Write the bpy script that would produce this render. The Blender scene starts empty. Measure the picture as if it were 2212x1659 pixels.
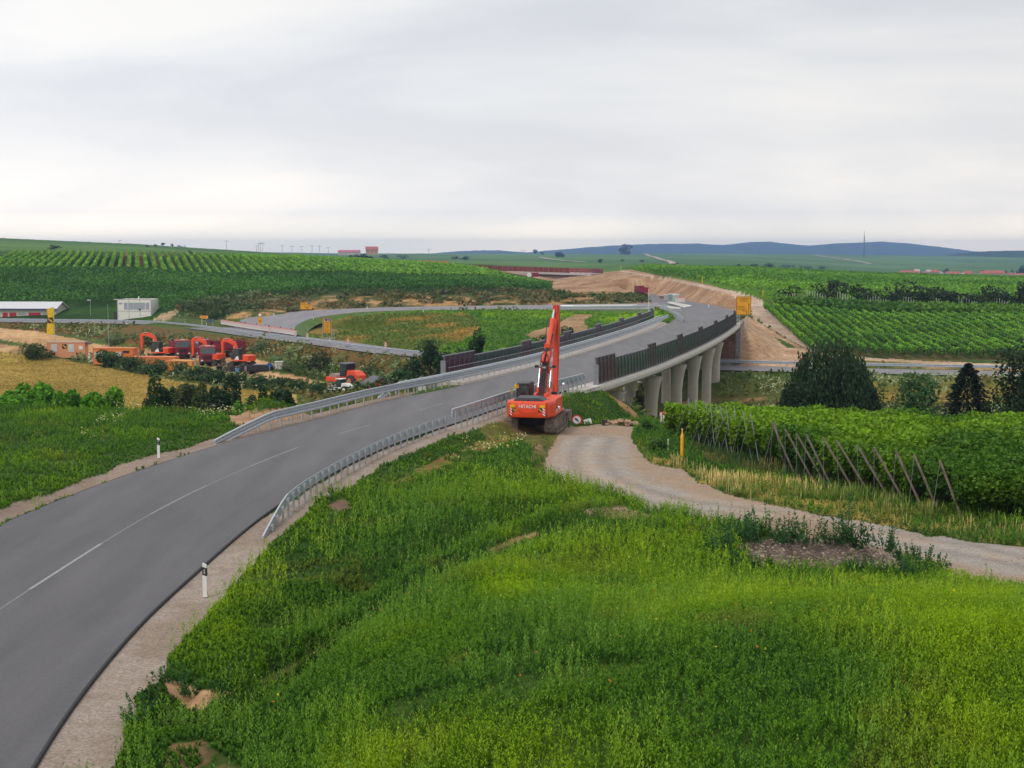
import bpy, math, random
import numpy as np
from mathutils import Matrix, Vector
R = math.radians
scene = bpy.context.scene
# ---------------------------------------------------------------- camera
FPX = 3000.0; W2, H2 = 1106.0, 829.5; HOR = 545.0
PITCH = math.atan((H2 - HOR) / FPX)
cam_d = bpy.data.cameras.new('camera'); cam = bpy.data.objects.new('camera', cam_d)
scene.collection.objects.link(cam); scene.camera = cam
cam.location = (0, 0, 10); cam.rotation_euler = (R(90) - PITCH, 0, 0)
cam_d.sensor_width = 36; cam_d.lens = FPX / 2212 * 36
cam_d.clip_start = 0.5; cam_d.clip_end = 40000
# ---------------------------------------------------------------- sky and sun
SUN_EL, SUN_AZ = 48, 215          # degrees; behind and left of the camera, veiled
w = bpy.data.worlds.new('World'); scene.world = w; w.use_nodes = True
nt = w.node_tree; nt.nodes.clear(); N = nt.nodes.new; L = nt.links.new
def nd(tree, typ, **kw):
    n = tree.nodes.new(typ)
    for k, v in kw.items():
        if k.startswith('i_'):
            key = k[2:]; key = int(key) if key.isdigit() else key.replace('_', ' ')
            n.inputs[key].default_value = v
        else: setattr(n, k, v)
    return n
sky = nd(nt, 'ShaderNodeTexSky', sky_type='NISHITA', sun_disc=False)
sky.sun_elevation = R(SUN_EL); sky.sun_rotation = R(SUN_AZ)
sky.air_density = 1.5; sky.dust_density = 4
bg1 = nd(nt, 'ShaderNodeBackground'); bg1.inputs['Strength'].default_value = 0.10
L(sky.outputs[0], bg1.inputs[0])
tc = nd(nt, 'ShaderNodeTexCoord')
sep = nd(nt, 'ShaderNodeSeparateXYZ'); L(tc.outputs['Generated'], sep.inputs[0])
# flatten directions onto a cloud layer: xy / (z + .12)
add = nd(nt, 'ShaderNodeMath', operation='ADD'); L(sep.outputs[2], add.inputs[0]); add.inputs[1].default_value = 0.14
mx = nd(nt, 'ShaderNodeMath', operation='MAXIMUM'); L(add.outputs[0], mx.inputs[0]); mx.inputs[1].default_value = 0.03
cmb = nd(nt, 'ShaderNodeMapping'); cmb.inputs['Scale'].default_value = (3.4, 3.4, 15.0); cmb.inputs['Location'].default_value = (3.1, .4, 1.7); cmb.inputs['Rotation'].default_value = (0, R(5), 0); L(tc.outputs['Generated'], cmb.inputs[0])
n1 = nd(nt, 'ShaderNodeTexNoise'); n1.inputs['Scale'].default_value = 0.8; n1.inputs['Detail'].default_value = 8
n1.inputs['Roughness'].default_value = 0.48; n1.inputs['Distortion'].default_value = 0.35
L(cmb.outputs[0], n1.inputs['Vector'])
r1 = nd(nt, 'ShaderNodeValToRGB'); L(n1.outputs['Fac'], r1.inputs[0])
e = r1.color_ramp.elements
e[0].position = 0.36; e[0].color = (0.79, 0.81, 0.85, 1)
e[1].position = 0.62; e[1].color = (1.03, 1.01, .99, 1)
m_ = r1.color_ramp.elements.new(0.5); m_.color = (0.90, 0.91, 0.93, 1)
# higher sky slightly greyer, horizon a bit paler, left warmer than right
ma = nd(nt, 'ShaderNodeMapRange'); L(sep.outputs[2], ma.inputs[0])
ma.inputs[1].default_value = 0.0; ma.inputs[2].default_value = 0.22; ma.inputs[3].default_value = 1.03; ma.inputs[4].default_value = 0.93
mb = nd(nt, 'ShaderNodeMapRange'); L(sep.outputs[0], mb.inputs[0])
mb.inputs[1].default_value = -0.35; mb.inputs[2].default_value = 0.4; mb.inputs[3].default_value = 1.06; mb.inputs[4].default_value = 0.86
mm = nd(nt, 'ShaderNodeMath', operation='MULTIPLY'); L(ma.outputs[0], mm.inputs[0]); L(mb.outputs[0], mm.inputs[1])
rh = nd(nt, 'ShaderNodeValToRGB'); mz = nd(nt, 'ShaderNodeMath', operation='MULTIPLY'); L(sep.outputs[2], mz.inputs[0]); mz.inputs[1].default_value = 8.0; L(mz.outputs[0], rh.inputs[0])
rh.color_ramp.elements[0].position = .06; rh.color_ramp.elements[0].color = (.98, .86, .66, 1); rh.color_ramp.elements[1].position = .9; rh.color_ramp.elements[1].color = (.5, .5, .5, 1)
q_ = rh.color_ramp.elements.new(.22); q_.color = (.62, .59, .55, 1)
vm_ = nd(nt, 'ShaderNodeVectorMath', operation='MULTIPLY'); L(r1.outputs[0], vm_.inputs[0]); L(rh.outputs[0], vm_.inputs[1])
vs_ = nd(nt, 'ShaderNodeVectorMath', operation='SCALE'); L(vm_.outputs[0], vs_.inputs[0]); vs_.inputs['Scale'].default_value = 2.1
bg2 = nd(nt, 'ShaderNodeBackground'); L(vs_.outputs[0], bg2.inputs[0]); L(mm.outputs[0], bg2.inputs[1])
ms = nd(nt, 'ShaderNodeMixShader'); ms.inputs[0].default_value = 0.93
L(bg1.outputs[0], ms.inputs[1]); L(bg2.outputs[0], ms.inputs[2])
out = nd(nt, 'ShaderNodeOutputWorld'); L(ms.outputs[0], out.inputs[0])
sun_d = bpy.data.lights.new('sun', 'SUN'); sun_d.energy = 1.3; sun_d.angle = R(14); sun_d.color = (1, .95, .88)
sun = bpy.data.objects.new('sun', sun_d); scene.collection.objects.link(sun)
_a, _e = R(SUN_AZ), R(SUN_EL)
sd = Vector((math.sin(_a) * math.cos(_e), math.cos(_a) * math.cos(_e), math.sin(_e)))
sun.rotation_euler = (-sd).to_track_quat('-Z', 'Y').to_euler()
vs = scene.view_settings; vs.view_transform = 'Standard'; vs.look = 'None'; vs.exposure = 0.0; vs.gamma = 1; vs.use_curve_mapping = False
scene.cycles.volume_bounces = 0
scene.cycles.max_bounces = 6
scene.cycles.transparent_max_bounces = 8
# ---------------------------------------------------------------- small helpers
def lin(c, k=1.0):
    o = []
    for v in c:
        v /= 255.0
        v = v / 12.92 if v <= 0.04045 else ((v + 0.055) / 1.055) ** 2.4
        o.append(v * k)
    return tuple(o)
def tag(o, label=None, cat=None, group=None, kind=None):
    if label: o['label'] = label
    if cat: o['category'] = cat
    if group: o['group'] = group
    if kind: o['kind'] = kind
    return o
def thing(name, label, cat, loc=(0, 0, 0), rz=0, group=None):
    o = bpy.data.objects.new(name, None); scene.collection.objects.link(o)
    o.empty_display_size = 0.3
    o.location = loc; o.rotation_euler = (0, 0, rz)
    return tag(o, label, cat, group)
def copy_tree(o, parent=None):
    c = o.copy(); scene.collection.objects.link(c)
    if parent is not None: c.parent = parent
    for ch in list(o.children): copy_tree(ch, c)
    return c
class MB:
    def __init__(s): s.v = []; s.f = []; s.m = []; s.x = Matrix.Identity(4); s.mi = 0
    def add(s, vs, fs):
        b = len(s.v); s.v += [tuple(s.x @ Vector(p)) for p in vs]
        s.f += [tuple(b + i for i in f) for f in fs]; s.m += [s.mi] * len(fs); return s
    def box(s, x0, x1, y0, y1, z0, z1):
        return s.add([(x0,y0,z0),(x1,y0,z0),(x1,y1,z0),(x0,y1,z0),(x0,y0,z1),(x1,y0,z1),(x1,y1,z1),(x0,y1,z1)],
                     [(0,3,2,1),(4,5,6,7),(0,1,5,4),(1,2,6,5),(2,3,7,6),(3,0,4,7)])
    def prism(s, poly, x0, x1, axis='x'):
        """poly = list of 2D points; extruded along axis"""
        n = len(poly)
        def P(t, p):
            return {'x': (t, p[0], p[1]), 'y': (p[0], t, p[1]), 'z': (p[0], p[1], t)}[axis]
        vs = [P(x0, p) for p in poly] + [P(x1, p) for p in poly]
        fs = [tuple(range(n)), tuple(range(2*n-1, n-1, -1))] + [(i, n+i, n+(i+1) % n, (i+1) % n) for i in range(n)]
        return s.add(vs, fs)
    def cyl(s, p0, p1, r0, r1=None, n=10, caps=True):
        r1 = r0 if r1 is None else r1
        p0, p1 = Vector(p0), Vector(p1); d = (p1 - p0)
        if d.length < 1e-6: return s
        q = d.to_track_quat('Z', 'Y'); vs = []
        for p, r in ((p0, r0), (p1, r1)):
            for i in range(n):
                a = 2*math.pi*i/n; vs.append(tuple(p + q @ Vector((r*math.cos(a), r*math.sin(a), 0))))
        fs = [(i, (i+1) % n, n+(i+1) % n, n+i) for i in range(n)]
        if caps: fs += [tuple(range(n-1, -1, -1)), tuple(range(n, 2*n))]
        return s.add(vs, fs)
    def tube(s, pts, r, n=8):
        for a, b in zip(pts, pts[1:]): s.cyl(a, b, r, r, n)
        return s
    def disc(s, c, r, n=20, axis='y', t=0.02):
        p0 = Vector(c); d = {'x': (t,0,0), 'y': (0,t,0), 'z': (0,0,t)}[axis]
        return s.cyl(p0 - Vector(d)*.5, p0 + Vector(d)*.5, r, r, n)
    def ball(s, c, r, n=10, m=6):
        r = (r, r, r) if not hasattr(r, '__len__') else r
        vs = []; fs = []
        for j in range(m+1):
            t = math.pi*j/m
            for i in range(n):
                a = 2*math.pi*i/n; vs.append((c[0]+r[0]*math.sin(t)*math.cos(a), c[1]+r[1]*math.sin(t)*math.sin(a), c[2]+r[2]*math.cos(t)))
        for j in range(m):
            for i in range(n):
                fs.append((j*n+i, (j+1)*n+i, (j+1)*n+(i+1) % n, j*n+(i+1) % n))
        return s.add(vs, fs)
    def sweep(s, path, prof, closed=True):
        """path: list of (x,y,z); prof: list of (lateral, up)"""
        n = len(prof); vs = []; fs = []
        P = [Vector(p) for p in path]
        for i, p in enumerate(P):
            t = (P[min(i+1, len(P)-1)] - P[max(i-1, 0)]); t.z = 0; t.normalize()
            r = Vector((t.y, -t.x, 0))
            for (a, b) in prof: vs.append(tuple(p + r*a + Vector((0, 0, b))))
        for i in range(len(P)-1):
            for j in range(n if closed else n-1):
                k = (j+1) % n; fs.append((i*n+j, i*n+k, (i+1)*n+k, (i+1)*n+j))
        if closed:
            fs.append(tuple(range(n-1, -1, -1))); fs.append(tuple((len(P)-1)*n+j for j in range(n)))
        return s.add(vs, fs)
    def build(s, name, mats, parent=None, smooth=False, bevel=0, loc=None):
        me = bpy.data.meshes.new(name); me.from_pydata(s.v, [], s.f)
        if not isinstance(mats, (list, tuple)): mats = [mats]
        for m in mats: me.materials.append(m)
        if len(mats) > 1: me.polygons.foreach_set('material_index', s.m)
        if smooth: me.polygons.foreach_set('use_smooth', [True]*len(me.polygons))
        me.update()
        o = bpy.data.objects.new(name, me); scene.collection.objects.link(o)
        if parent is not None: o.parent = parent
        if loc: o.location = loc
        if bevel:
            b = o.modifiers.new('bevel', 'BEVEL'); b.width = bevel; b.segments = 2; b.limit_method = 'ANGLE'; b.angle_limit = R(35)
        return o
# ---------------------------------------------------------------- materials
MAT = {}
def mat(name, col, rough=0.7, metal=0.0, var=0.12, scale=3.0, bump=0.0, col2=None, spec=None, coord='Object', dirt=None):
    if name in MAT: return MAT[name]
    m = bpy.data.materials.new(name); m.use_nodes = True; t = m.node_tree; b = t.nodes['Principled BSDF']
    b.inputs['Roughness'].default_value = rough; b.inputs['Metallic'].default_value = metal
    if spec is not None: b.inputs['Specular IOR Level'].default_value = spec
    tcn = nd(t, 'ShaderNodeTexCoord'); nz = nd(t, 'ShaderNodeTexNoise'); nz.inputs['Scale'].default_value = scale; nz.inputs['Detail'].default_value = 5; nz.inputs['Roughness'].default_value = .65
    t.links.new(tcn.outputs[coord], nz.inputs['Vector'])
    rp = nd(t, 'ShaderNodeValToRGB'); t.links.new(nz.outputs['Fac'], rp.inputs[0])
    c2 = col2 if col2 else tuple(min(1, c*(1+var)) for c in col)
    c1 = col if col2 else tuple(c*(1-var) for c in col)
    rp.color_ramp.elements[0].position = .35; rp.color_ramp.elements[1].position = .65
    rp.color_ramp.elements[0].color = (*c1, 1); rp.color_ramp.elements[1].color = (*c2, 1)
    last = rp.outputs[0]
    if dirt:
        n2 = nd(t, 'ShaderNodeTexNoise'); n2.inputs['Scale'].default_value = scale*.6; n2.inputs['Detail'].default_value = 8; n2.inputs['Roughness'].default_value = .75
        t.links.new(tcn.outputs[coord], n2.inputs['Vector'])
        r2 = nd(t, 'ShaderNodeValToRGB'); t.links.new(n2.outputs['Fac'], r2.inputs[0])
        r2.color_ramp.elements[0].position = .5; r2.color_ramp.elements[1].position = .75
        r2.color_ramp.elements[0].color = (0, 0, 0, 1); r2.color_ramp.elements[1].color = (dirt[3],)*3+(1,)
        mxn = nd(t, 'ShaderNodeMix', data_type='RGBA'); t.links.new(r2.outputs[0], mxn.inputs['Factor'])
        t.links.new(last, mxn.inputs['A']); mxn.inputs['B'].default_value = (*dirt[:3], 1); last = mxn.outputs['Result']
    t.links.new(last, b.inputs['Base Color'])
    if bump:
        bp = nd(t, 'ShaderNodeBump'); bp.inputs['Strength'].default_value = bump; bp.inputs['Distance'].default_value = 0.05
        t.links.new(nz.outputs['Fac'], bp.inputs['Height']); t.links.new(bp.outputs[0], b.inputs['Normal'])
    MAT[name] = m; return m
def attr_mat(name, rough=0.85, n_scale=6.0, n_var=0.3, bump=0.3, trans=0.0, big=0.15, fine=None, spec=.25):
    m = bpy.data.materials.new(name); m.use_nodes = True; t = m.node_tree; b = t.nodes['Principled BSDF']
    b.inputs['Roughness'].default_value = rough; b.inputs['Specular IOR Level'].default_value = spec
    at = nd(t, 'ShaderNodeAttribute', attribute_name='col'); geo = nd(t, 'ShaderNodeNewGeometry')
    def noise(scale, det):
        n = nd(t, 'ShaderNodeTexNoise'); n.inputs['Scale'].default_value = scale; n.inputs['Detail'].default_value = det; n.inputs['Roughness'].default_value = .7
        t.links.new(geo.outputs['Position'], n.inputs['Vector']); return n
    a = noise(n_scale, 4); c = noise(n_scale*.12, 4)
    last = at.outputs['Color']
    for n, v in ((a, n_var), (c, big)):
        mr = nd(t, 'ShaderNodeMapRange'); t.links.new(n.outputs['Fac'], mr.inputs[0])
        mr.inputs[1].default_value = .3; mr.inputs[2].default_value = .7; mr.inputs[3].default_value = 1-v; mr.inputs[4].default_value = 1+v
        vm = nd(t, 'ShaderNodeVectorMath', operation='SCALE'); t.links.new(last, vm.inputs[0]); t.links.new(mr.outputs[0], vm.inputs['Scale']); last = vm.outputs[0]
    t.links.new(last, b.inputs['Base Color'])
    if bump:
        bp = nd(t, 'ShaderNodeBump'); bp.inputs['Strength'].default_value = bump; bp.inputs['Distance'].default_value = .12
        t.links.new(a.outputs['Fac'], bp.inputs['Height']); t.links.new(bp.outputs[0], b.inputs['Normal'])
    if trans:
        tr = nd(t, 'ShaderNodeBsdfTranslucent'); t.links.new(last, tr.inputs[0])
        mxs = nd(t, 'ShaderNodeMixShader'); mxs.inputs[0].default_value = trans
        t.links.new(b.outputs[0], mxs.inputs[1]); t.links.new(tr.outputs[0], mxs.inputs[2])
        t.links.new(mxs.outputs[0], t.nodes['Material Output'].inputs[0])
    MAT[name] = m; return m
M_ground = attr_mat('ground_cover', .95, 1.3, .34, .6, big=.22, spec=.1)
M_gravel = attr_mat('gravel', .95, 14, .38, .6, big=.12, spec=.1)
M_leaf = attr_mat('foliage', .6, 3, .12, 0, trans=.25, big=.08, spec=.25)
M_field = attr_mat('far_fields', .95, .12, .22, 0, big=.2, spec=.05)
# ---------------------------------------------------------------- picture <-> place
cp, sp = math.cos(PITCH), math.sin(PITCH)
def proj(x, y, z):
    x, y, z = (np.asarray(a, float) for a in (x, y, z))
    dz = z - 10.0
    f = np.maximum(y*cp - dz*sp, 1e-3); u = y*sp + dz*cp
    return W2 + FPX*x/f, H2 - FPX*u/f
def ray(px, py):
    a = (px - W2)/FPX; b = (H2 - py)/FPX
    return Vector((a, cp + b*sp, -sp + b*cp))
def at(px, py, z=None, d=None):
    r = ray(px, py); t = (z-10)/r.z if d is None else d/r.y
    return Vector((r.x*t, r.y*t, 10 + r.z*t))
def px_at(px, d):            # lateral metres of picture column px at forward distance d
    return (px - W2)/FPX*d
# value noise
def _h(ix, iy, s):
    n = (ix.astype(np.int64)*374761393 + iy.astype(np.int64)*668265263 + s*982451653) & 0x7fffffff
    n = (n ^ (n >> 13)) * 1274126177 & 0x7fffffff
    return ((n ^ (n >> 16)) & 0xffff)/65535.0
def vn(x, y, sc, seed=0):
    x = np.asarray(x, float)/sc; y = np.asarray(y, float)/sc
    ix = np.floor(x); iy = np.floor(y); fx = x-ix; fy = y-iy; fx = fx*fx*(3-2*fx); fy = fy*fy*(3-2*fy)
    a = _h(ix, iy, seed); b = _h(ix+1, iy, seed); c = _h(ix, iy+1, seed); d = _h(ix+1, iy+1, seed)
    return (a*(1-fx)+b*fx)*(1-fy) + (c*(1-fx)+d*fx)*fy
def fbm(x, y, sc, seed=0, o=3):
    r = 0; a = .5; t = 0
    for i in range(o): r = r + a*vn(x, y, sc, seed+i*17); t += a; a *= .5; sc *= .5
    return r/t
def inpoly(px, py, poly):
    P = np.array(poly, float); r = np.zeros(np.shape(px), bool); n = len(P); j = n-1
    for i in range(n):
        xi, yi = P[i]; xj, yj = P[j]
        if yi != yj:
            c = ((yi > py) != (yj > py)) & (px < (xj-xi)*(py-yi)/(yj-yi)+xi); r ^= c
        j = i
    return r
def resample(pts, step):
    P = np.array(pts, float); k = P.shape[1]
    # catmull-rom through the points, then even spacing
    Q = [P[0]]
    for i in range(len(P)-1):
        p0 = P[max(i-1, 0)]; p1 = P[i]; p2 = P[i+1]; p3 = P[min(i+2, len(P)-1)]
        for t in np.linspace(0, 1, 13)[1:]:
            Q.append(.5*((2*p1)+(-p0+p2)*t+(2*p0-5*p1+4*p2-p3)*t*t+(-p0+3*p1-3*p2+p3)*t**3))
    Q = np.array(Q); s = np.concatenate([[0], np.cumsum(np.hypot(*(np.diff(Q[:, :2], axis=0).T)))])
    n = max(2, int(round(s[-1]/step))+1); u = np.linspace(0, s[-1], n)
    return np.stack([np.interp(u, s, Q[:, c]) for c in range(k)], 1)
def normals(P):
    T = np.gradient(P[:, :2], axis=0); T /= np.linalg.norm(T, axis=1)[:, None]
    return np.stack([T[:, 1], -T[:, 0]], 1)       # to the right of travel
def offset(P, o, dz=0.0):
    Nn = normals(P); o = np.broadcast_to(o, len(P))
    return np.column_stack([P[:, 0]+Nn[:, 0]*o, P[:, 1]+Nn[:, 1]*o, P[:, 2]+dz])
# ---------------------------------------------------------------- road lines (x, y, z, half width)
MAIN = resample([(-6,2,0,4.3),(-9.6,8,0,4.3),(-12.3,18,0,4.3),(-13.75,27,0,4.3),(-14.3,35.4,0,4.3),(-14.2,43,0,4.3),(-13.8,52,0,4.3),(-12.9,60,0,4.3),
    (-11.4,68.5,0,4.3),(-9.8,75,0,4.3),(-7.3,82.6,0,4.3),(-4.3,92,0,4.3),(.0,102,0,4.3),(6.3,119.4,0,4.3),(11.6,137,0,4.3),(16.3,154,0,4.3),(21.6,175,0,4.2),(26.6,197.5,0,4.1),
    (31.3,225,-.4,4.6),(34.3,250,-.8,6),(36.3,280,-1.2,6.6),(38,310,-1.6,6),(39.3,350,-2.2,5),(40,400,-2.9,4.6),(40,440,-3.2,4.6)], 1.0)
ds = MAIN[:, 1]
BR0, BR1 = 104.0, 194.0                    # bridge from/to (forward distance)
UNDER = resample([(-175,332,-5.1,4.4),(-142,318,-5.2,4.4),(-112,309,-5.3,4.4),(-80,300.5,-5.3,4.4),(-67,290,-5.4,4.4),(-54.5,272,-5.4,4.4),(-45,256,-5.4,4.4),(-33,239,-5.4,4.4),
    (-21.5,221,-5.5,4.4),(-13,210.5,-5.5,4.4),(0,199,-5.5,4.4),(15.5,191.5,-5.5,4.4),(31,185.5,-5.5,4.4),(64,177,-5.5,4.4),(100,171,-5.5,4.4),(150,165,-5.5,4.4)], 2.0)
_O = [(1420,654.5,-1.7),(1300,657,-1.8),(1200,658.5,-1.9),(1106,660,-1.95),(1000,661.5,-2.0),(900,663,-2.1),(803,665.4,-2.3),(740,668,-2.6),(678,671,-3.0),(603,676,-3.7),(553,680.5,-4.2),(498,691,-4.9)]
_I = [(1440,669,-1.3),(1300,669,-2.0),(1200,669.5,-2.2),(1106,669.6,-2.4),(1000,670,-2.5),(900,671,-2.6),(803,673.5,-2.7),(740,678.5,-3.0),(678,688,-3.6),(648,699,-4.3),(636,711,-4.7),(643,724,-5.1)]
RO = resample([tuple(at(*p)) for p in _O], 1.0); RI = resample([tuple(at(*p)) for p in _I], 1.0)
n_ = 120
def respace(P, n):
    s = np.concatenate([[0], np.cumsum(np.hypot(*(np.diff(P[:, :2], axis=0).T)))]); u = np.linspace(0, s[-1], n)
    return np.stack([np.interp(u, s, P[:, c]) for c in range(P.shape[1])], 1)
RO = respace(RO, n_); RI = respace(RI, n_)
_c = (RO+RI)/2; RAMP = np.column_stack([_c, np.hypot(*(RO-RI)[:, :2].T)/2])
# ---------------------------------------------------------------- terrain profile
COLS = [-900, 0, 300, 500, 700, 900, 1050, 1200, 1400, 1600, 1900, 2212, 3100]
K = [ # (distance, height) for each picture column, feature by feature
 [(6,.5)]*13,
 [(27,.0),(27,.0),(27,.0),(27,.1),(27,.5),(27,1.0),(27,1.4),(27,1.7),(27,2.0),(27,2.2),(27,2.3),(27,2.3),(27,2.3)],
 [(52,.1),(52,.05),(52,0),(52,-.05),(52,.0),(52,.2),(46,.35),(41,.3),(40,.3),(40,.25),(40,.2),(40,.1),(40,0)],
 [(72,-.05),(72,-.05),(72,-.1),(72,-.15),(70,-.1),(72,-.3),(74,-.5),(76,-.7),(76,-.8),(74,-.7),(68,-.6),(64,-.5),(62,-.5)],
 [(95,-.55),(93,-.55),(91,-.5),(88,-.4),(86,-.5),(90,-1),(92,-1.3),(94,-1.5),(95,-1.6),(92,-1.5),(86,-1.3),(82,-1.2),(80,-1)],
 [(112,-8.3),(110,-8.5),(108,-8.5),(106,-8),(103,-7.5),(107,-7.5),(112,-7.5),(112,-7.5),(112,-7.5),(108,-7.5),(103,-7),(98,-6.5),(98,-6.5)],
 [(248,-8.4),(248,-8.6),(242,-8.6),(232,-8.6),(207,-8.4),(192,-8.2),(180,-8),(173,-8),(168,-8.1),(164,-8.1),(160,-7.9),(156,-7.8),(150,-7.6)],
 [(300,-5.6),(302,-5.6),(290,-5.6),(264,-5.6),(228,-5.7),(204,-5.8),(196,-5.8),(189,-5.8),(182,-5.8),(177,-5.8),(171,-5.8),(166,-5.8),(160,-5.8)],
 [(316,-5.4),(318,-5.4),(307,-5.3),(280,-5.5),(244,-5.5),(218,-5.5),(209,-5.5),(201,-5.5),(195,-5.5),(190,-5.5),(183,-5.3),(178,-5.3),(172,-5.2)],
 [(350,-.4),(350,-.7),(345,-1),(305,-4.4),(270,-4.2),(262,-3.9),(257,-3.6),(252,-3.3),(240,-3.1),(206,-3.4),(200,-5.2),(199,-5.4),(199,-5.4)],
 [(400,4),(400,4),(400,4),(326,-3.6),(312,-3.2),(306,-2.5),(305,-2.3),(305,-2.3),(306,-1.9),(255,-1),(272,-2.5),(270,-2.7),(270,-2.7)],
 [(450,6),(450,6),(450,6.1),(345,-.8),(334,.2),(334,.5),(334,.8),(334,-.3),(322,-1.6),(300,1.2),(300,-1.4),(298,-1.9),(298,-2)],
 [(520,9.2),(520,9.1),(520,8.8),(480,7),(470,6),(500,4.6),(500,3.3),(500,-1.4),(450,2.9),(430,2.6),(440,.6),(440,-.6),(440,-.8)],
 [(1300,24),(1300,23.5),(1400,18.2),(1500,12.3),(900,6.2),(780,3.2),(780,2.4),(780,-1.2),(700,3.0),(650,2.1),(650,-.8),(600,-2.2),(600,-2.4)],
 [(2500,24),(2500,22),(2500,20),(2500,12),(1500,2.4),(1500,.2),(1500,0),(1500,-1.2),(1500,-3),(1500,-5),(2000,-18),(2000,-20.5),(2000,-21)],
 [(4500,15),(4500,15),(4500,15),(4500,12),(4500,6.2),(4500,6),(4500,5.8),(4500,5.8),(4500,5.5),(4500,4.5),(4500,1.5),(4500,-5),(4500,-6)],
 [(14000,-60)]*13]
KD = np.array([[c[0] for c in k] for k in K], float); KZ = np.array([[c[1] for c in k] for k in K], float)
S_ = (np.array(COLS, float) - W2)/FPX
GULLY = resample([tuple(at(*p, .1))[:2]+(0,) for p in [(345,1475),(390,1520),(480,1505),(560,1475),(640,1430),(720,1385),(800,1330),(900,1280),(1000,1230),(1100,1175),(1200,1130)]], .5)
GULLY3 = resample([tuple(at(*p, .3))[:2]+(0,) for p in [(620,1330),(760,1270),(900,1200),(1020,1140),(1130,1090),(1210,1075)]], .5)
GULLY2 = resample([tuple(at(*p, -.4))[:2]+(0,) for p in [(1200,925),(1185,960),(1165,1000),(1160,1030)]], .5)
def carve(z, x, y, P, k_fill, k_cut, drop, r=60):
    """hold the ground just below a road, falling (or rising) away from its edge"""
    P = P[::2] if len(P) > 200 else P
    lo, hi = P[:, :2].min(0)-r, P[:, :2].max(0)+r
    sel = np.where((x > lo[0]) & (x < hi[0]) & (y > lo[1]) & (y < hi[1]))[0]
    if not len(sel): return z
    for c0 in range(0, len(sel), 20000):
        s = sel[c0:c0+20000]
        D2 = (x[s][:, None]-P[None, :, 0])**2 + (y[s][:, None]-P[None, :, 1])**2
        j = D2.argmin(1); q = np.sqrt(D2[np.arange(len(s)), j])
        e = np.maximum(q-P[j, 3], 0); zr = P[j, 2]-drop
        z[s] = np.clip(z[s], zr-k_fill*e, zr+k_cut*e)
    return z
m1 = MAIN[(ds < BR0)].copy(); m1[:, 3] += 1.6
m2 = MAIN[(ds > BR1+9)].copy(); m2[:, 3] += 1.2
u1 = UNDER.copy(); u1[:, 3] += .8
r1_ = RAMP.copy(); r1_[:, 3] += .4
def height(x, y, detail=True):
    x = np.atleast_1d(np.asarray(x, float)).ravel(); y = np.atleast_1d(np.asarray(y, float)).ravel()
    r = np.hypot(x, y); ph = np.arctan2(x, y); pc = np.clip(ph, R(-42), R(42)); s = np.tan(pc); d = r*np.cos(pc)
    Dk = np.stack([np.interp(s, S_, KD[i]) for i in range(len(KD))]); Zk = np.stack([np.interp(s, S_, KZ[i]) for i in range(len(KZ))])
    z = Zk[0].copy()
    for i in range(len(KD)-1):
        t = (d-Dk[i])/(Dk[i+1]-Dk[i]); a = (t > 0) & (t <= 1)
        ts = t*.6 + (t*t*(3-2*t))*.4
        z = np.where(a, Zk[i]+(Zk[i+1]-Zk[i])*ts, z)
    z = np.where(d > Dk[-1], Zk[-1], z)
    if detail:
        amp = np.clip((d-20)/40, .25, 1)*np.where(d > 160, 2.0, 1.0)
        z = z + (fbm(x, y, 7, 3)-.5)*.34*amp + (vn(x, y, 1.3, 5)-.5)*.10
        z = z + np.where(d > 500, (fbm(x, y, 260, 9)-.5)*4*np.clip((d-500)/2500, 0, 1), 0)
        far = (d > 330) & (d < 560) & (s > .02) & (s < .2)      # rough earthworks
        z = z + np.where(far, (fbm(x, y, 9, 12)-.5)*1.2, 0)
    near = r < 110
    if near.any():
        for G, wd, dp in ((GULLY, .85, 1.05), (GULLY3, .7, .6), (GULLY2, .45, .4)):
            sel = np.where(near)[0]
            for c0 in range(0, len(sel), 20000):
                q = sel[c0:c0+20000]
                D2 = ((x[q][:, None]-G[None, :, 0])**2+(y[q][:, None]-G[None, :, 1])**2).min(1)
                z[q] -= dp*np.exp(-D2/wd**2)
    for (mx_, my_, mh, mr) in MOUNDS:
        q = ((x-mx_)**2+(y-my_)**2)/mr**2
        z = z + np.where(q < 6, mh*np.exp(-q*1.2), 0)
    z = carve(z, x, y, m1, .6, .5, .05, 40)
    z = carve(z, x, y, m2, .62, .9, .08, 60)
    z = carve(z, x, y, u1, .5, .5, .12, 40)
    z = carve(z, x, y, r1_, .5, .55, .5, 40)
    return z
_p = lambda px, py, z: tuple(at(px, py, z))[:2]
MOUNDS = [(*_p(1760,1212,.3), 1.45, 2.1), (*_p(1650,1200,.3), .6, 1.4), (*_p(1295,1110,.1), .38, .8), (*_p(1345,1115,.1), .2, .6),
          (*_p(600,905,-.2), 1.5, 2.0), (*_p(545,915,-.1), .5, 3.5), (*_p(1070,915,-1), .35, 1.6),
          (*_p(75,775,-8.5), 3.8, 5.5), (*_p(625,815,-8.4), 2.6, 7), (*_p(430,668,-3), 2.2, 11), (*_p(330,790,-8.5), 1.0, 7), (*_p(470,745,-8.5), .9, 5),
          (*_p(1850,905,-1.2), .3, 6), (*_p(1490,770,-8), .1, 3)]
def hz(x, y): return float(height([x], [y])[0])
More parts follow.
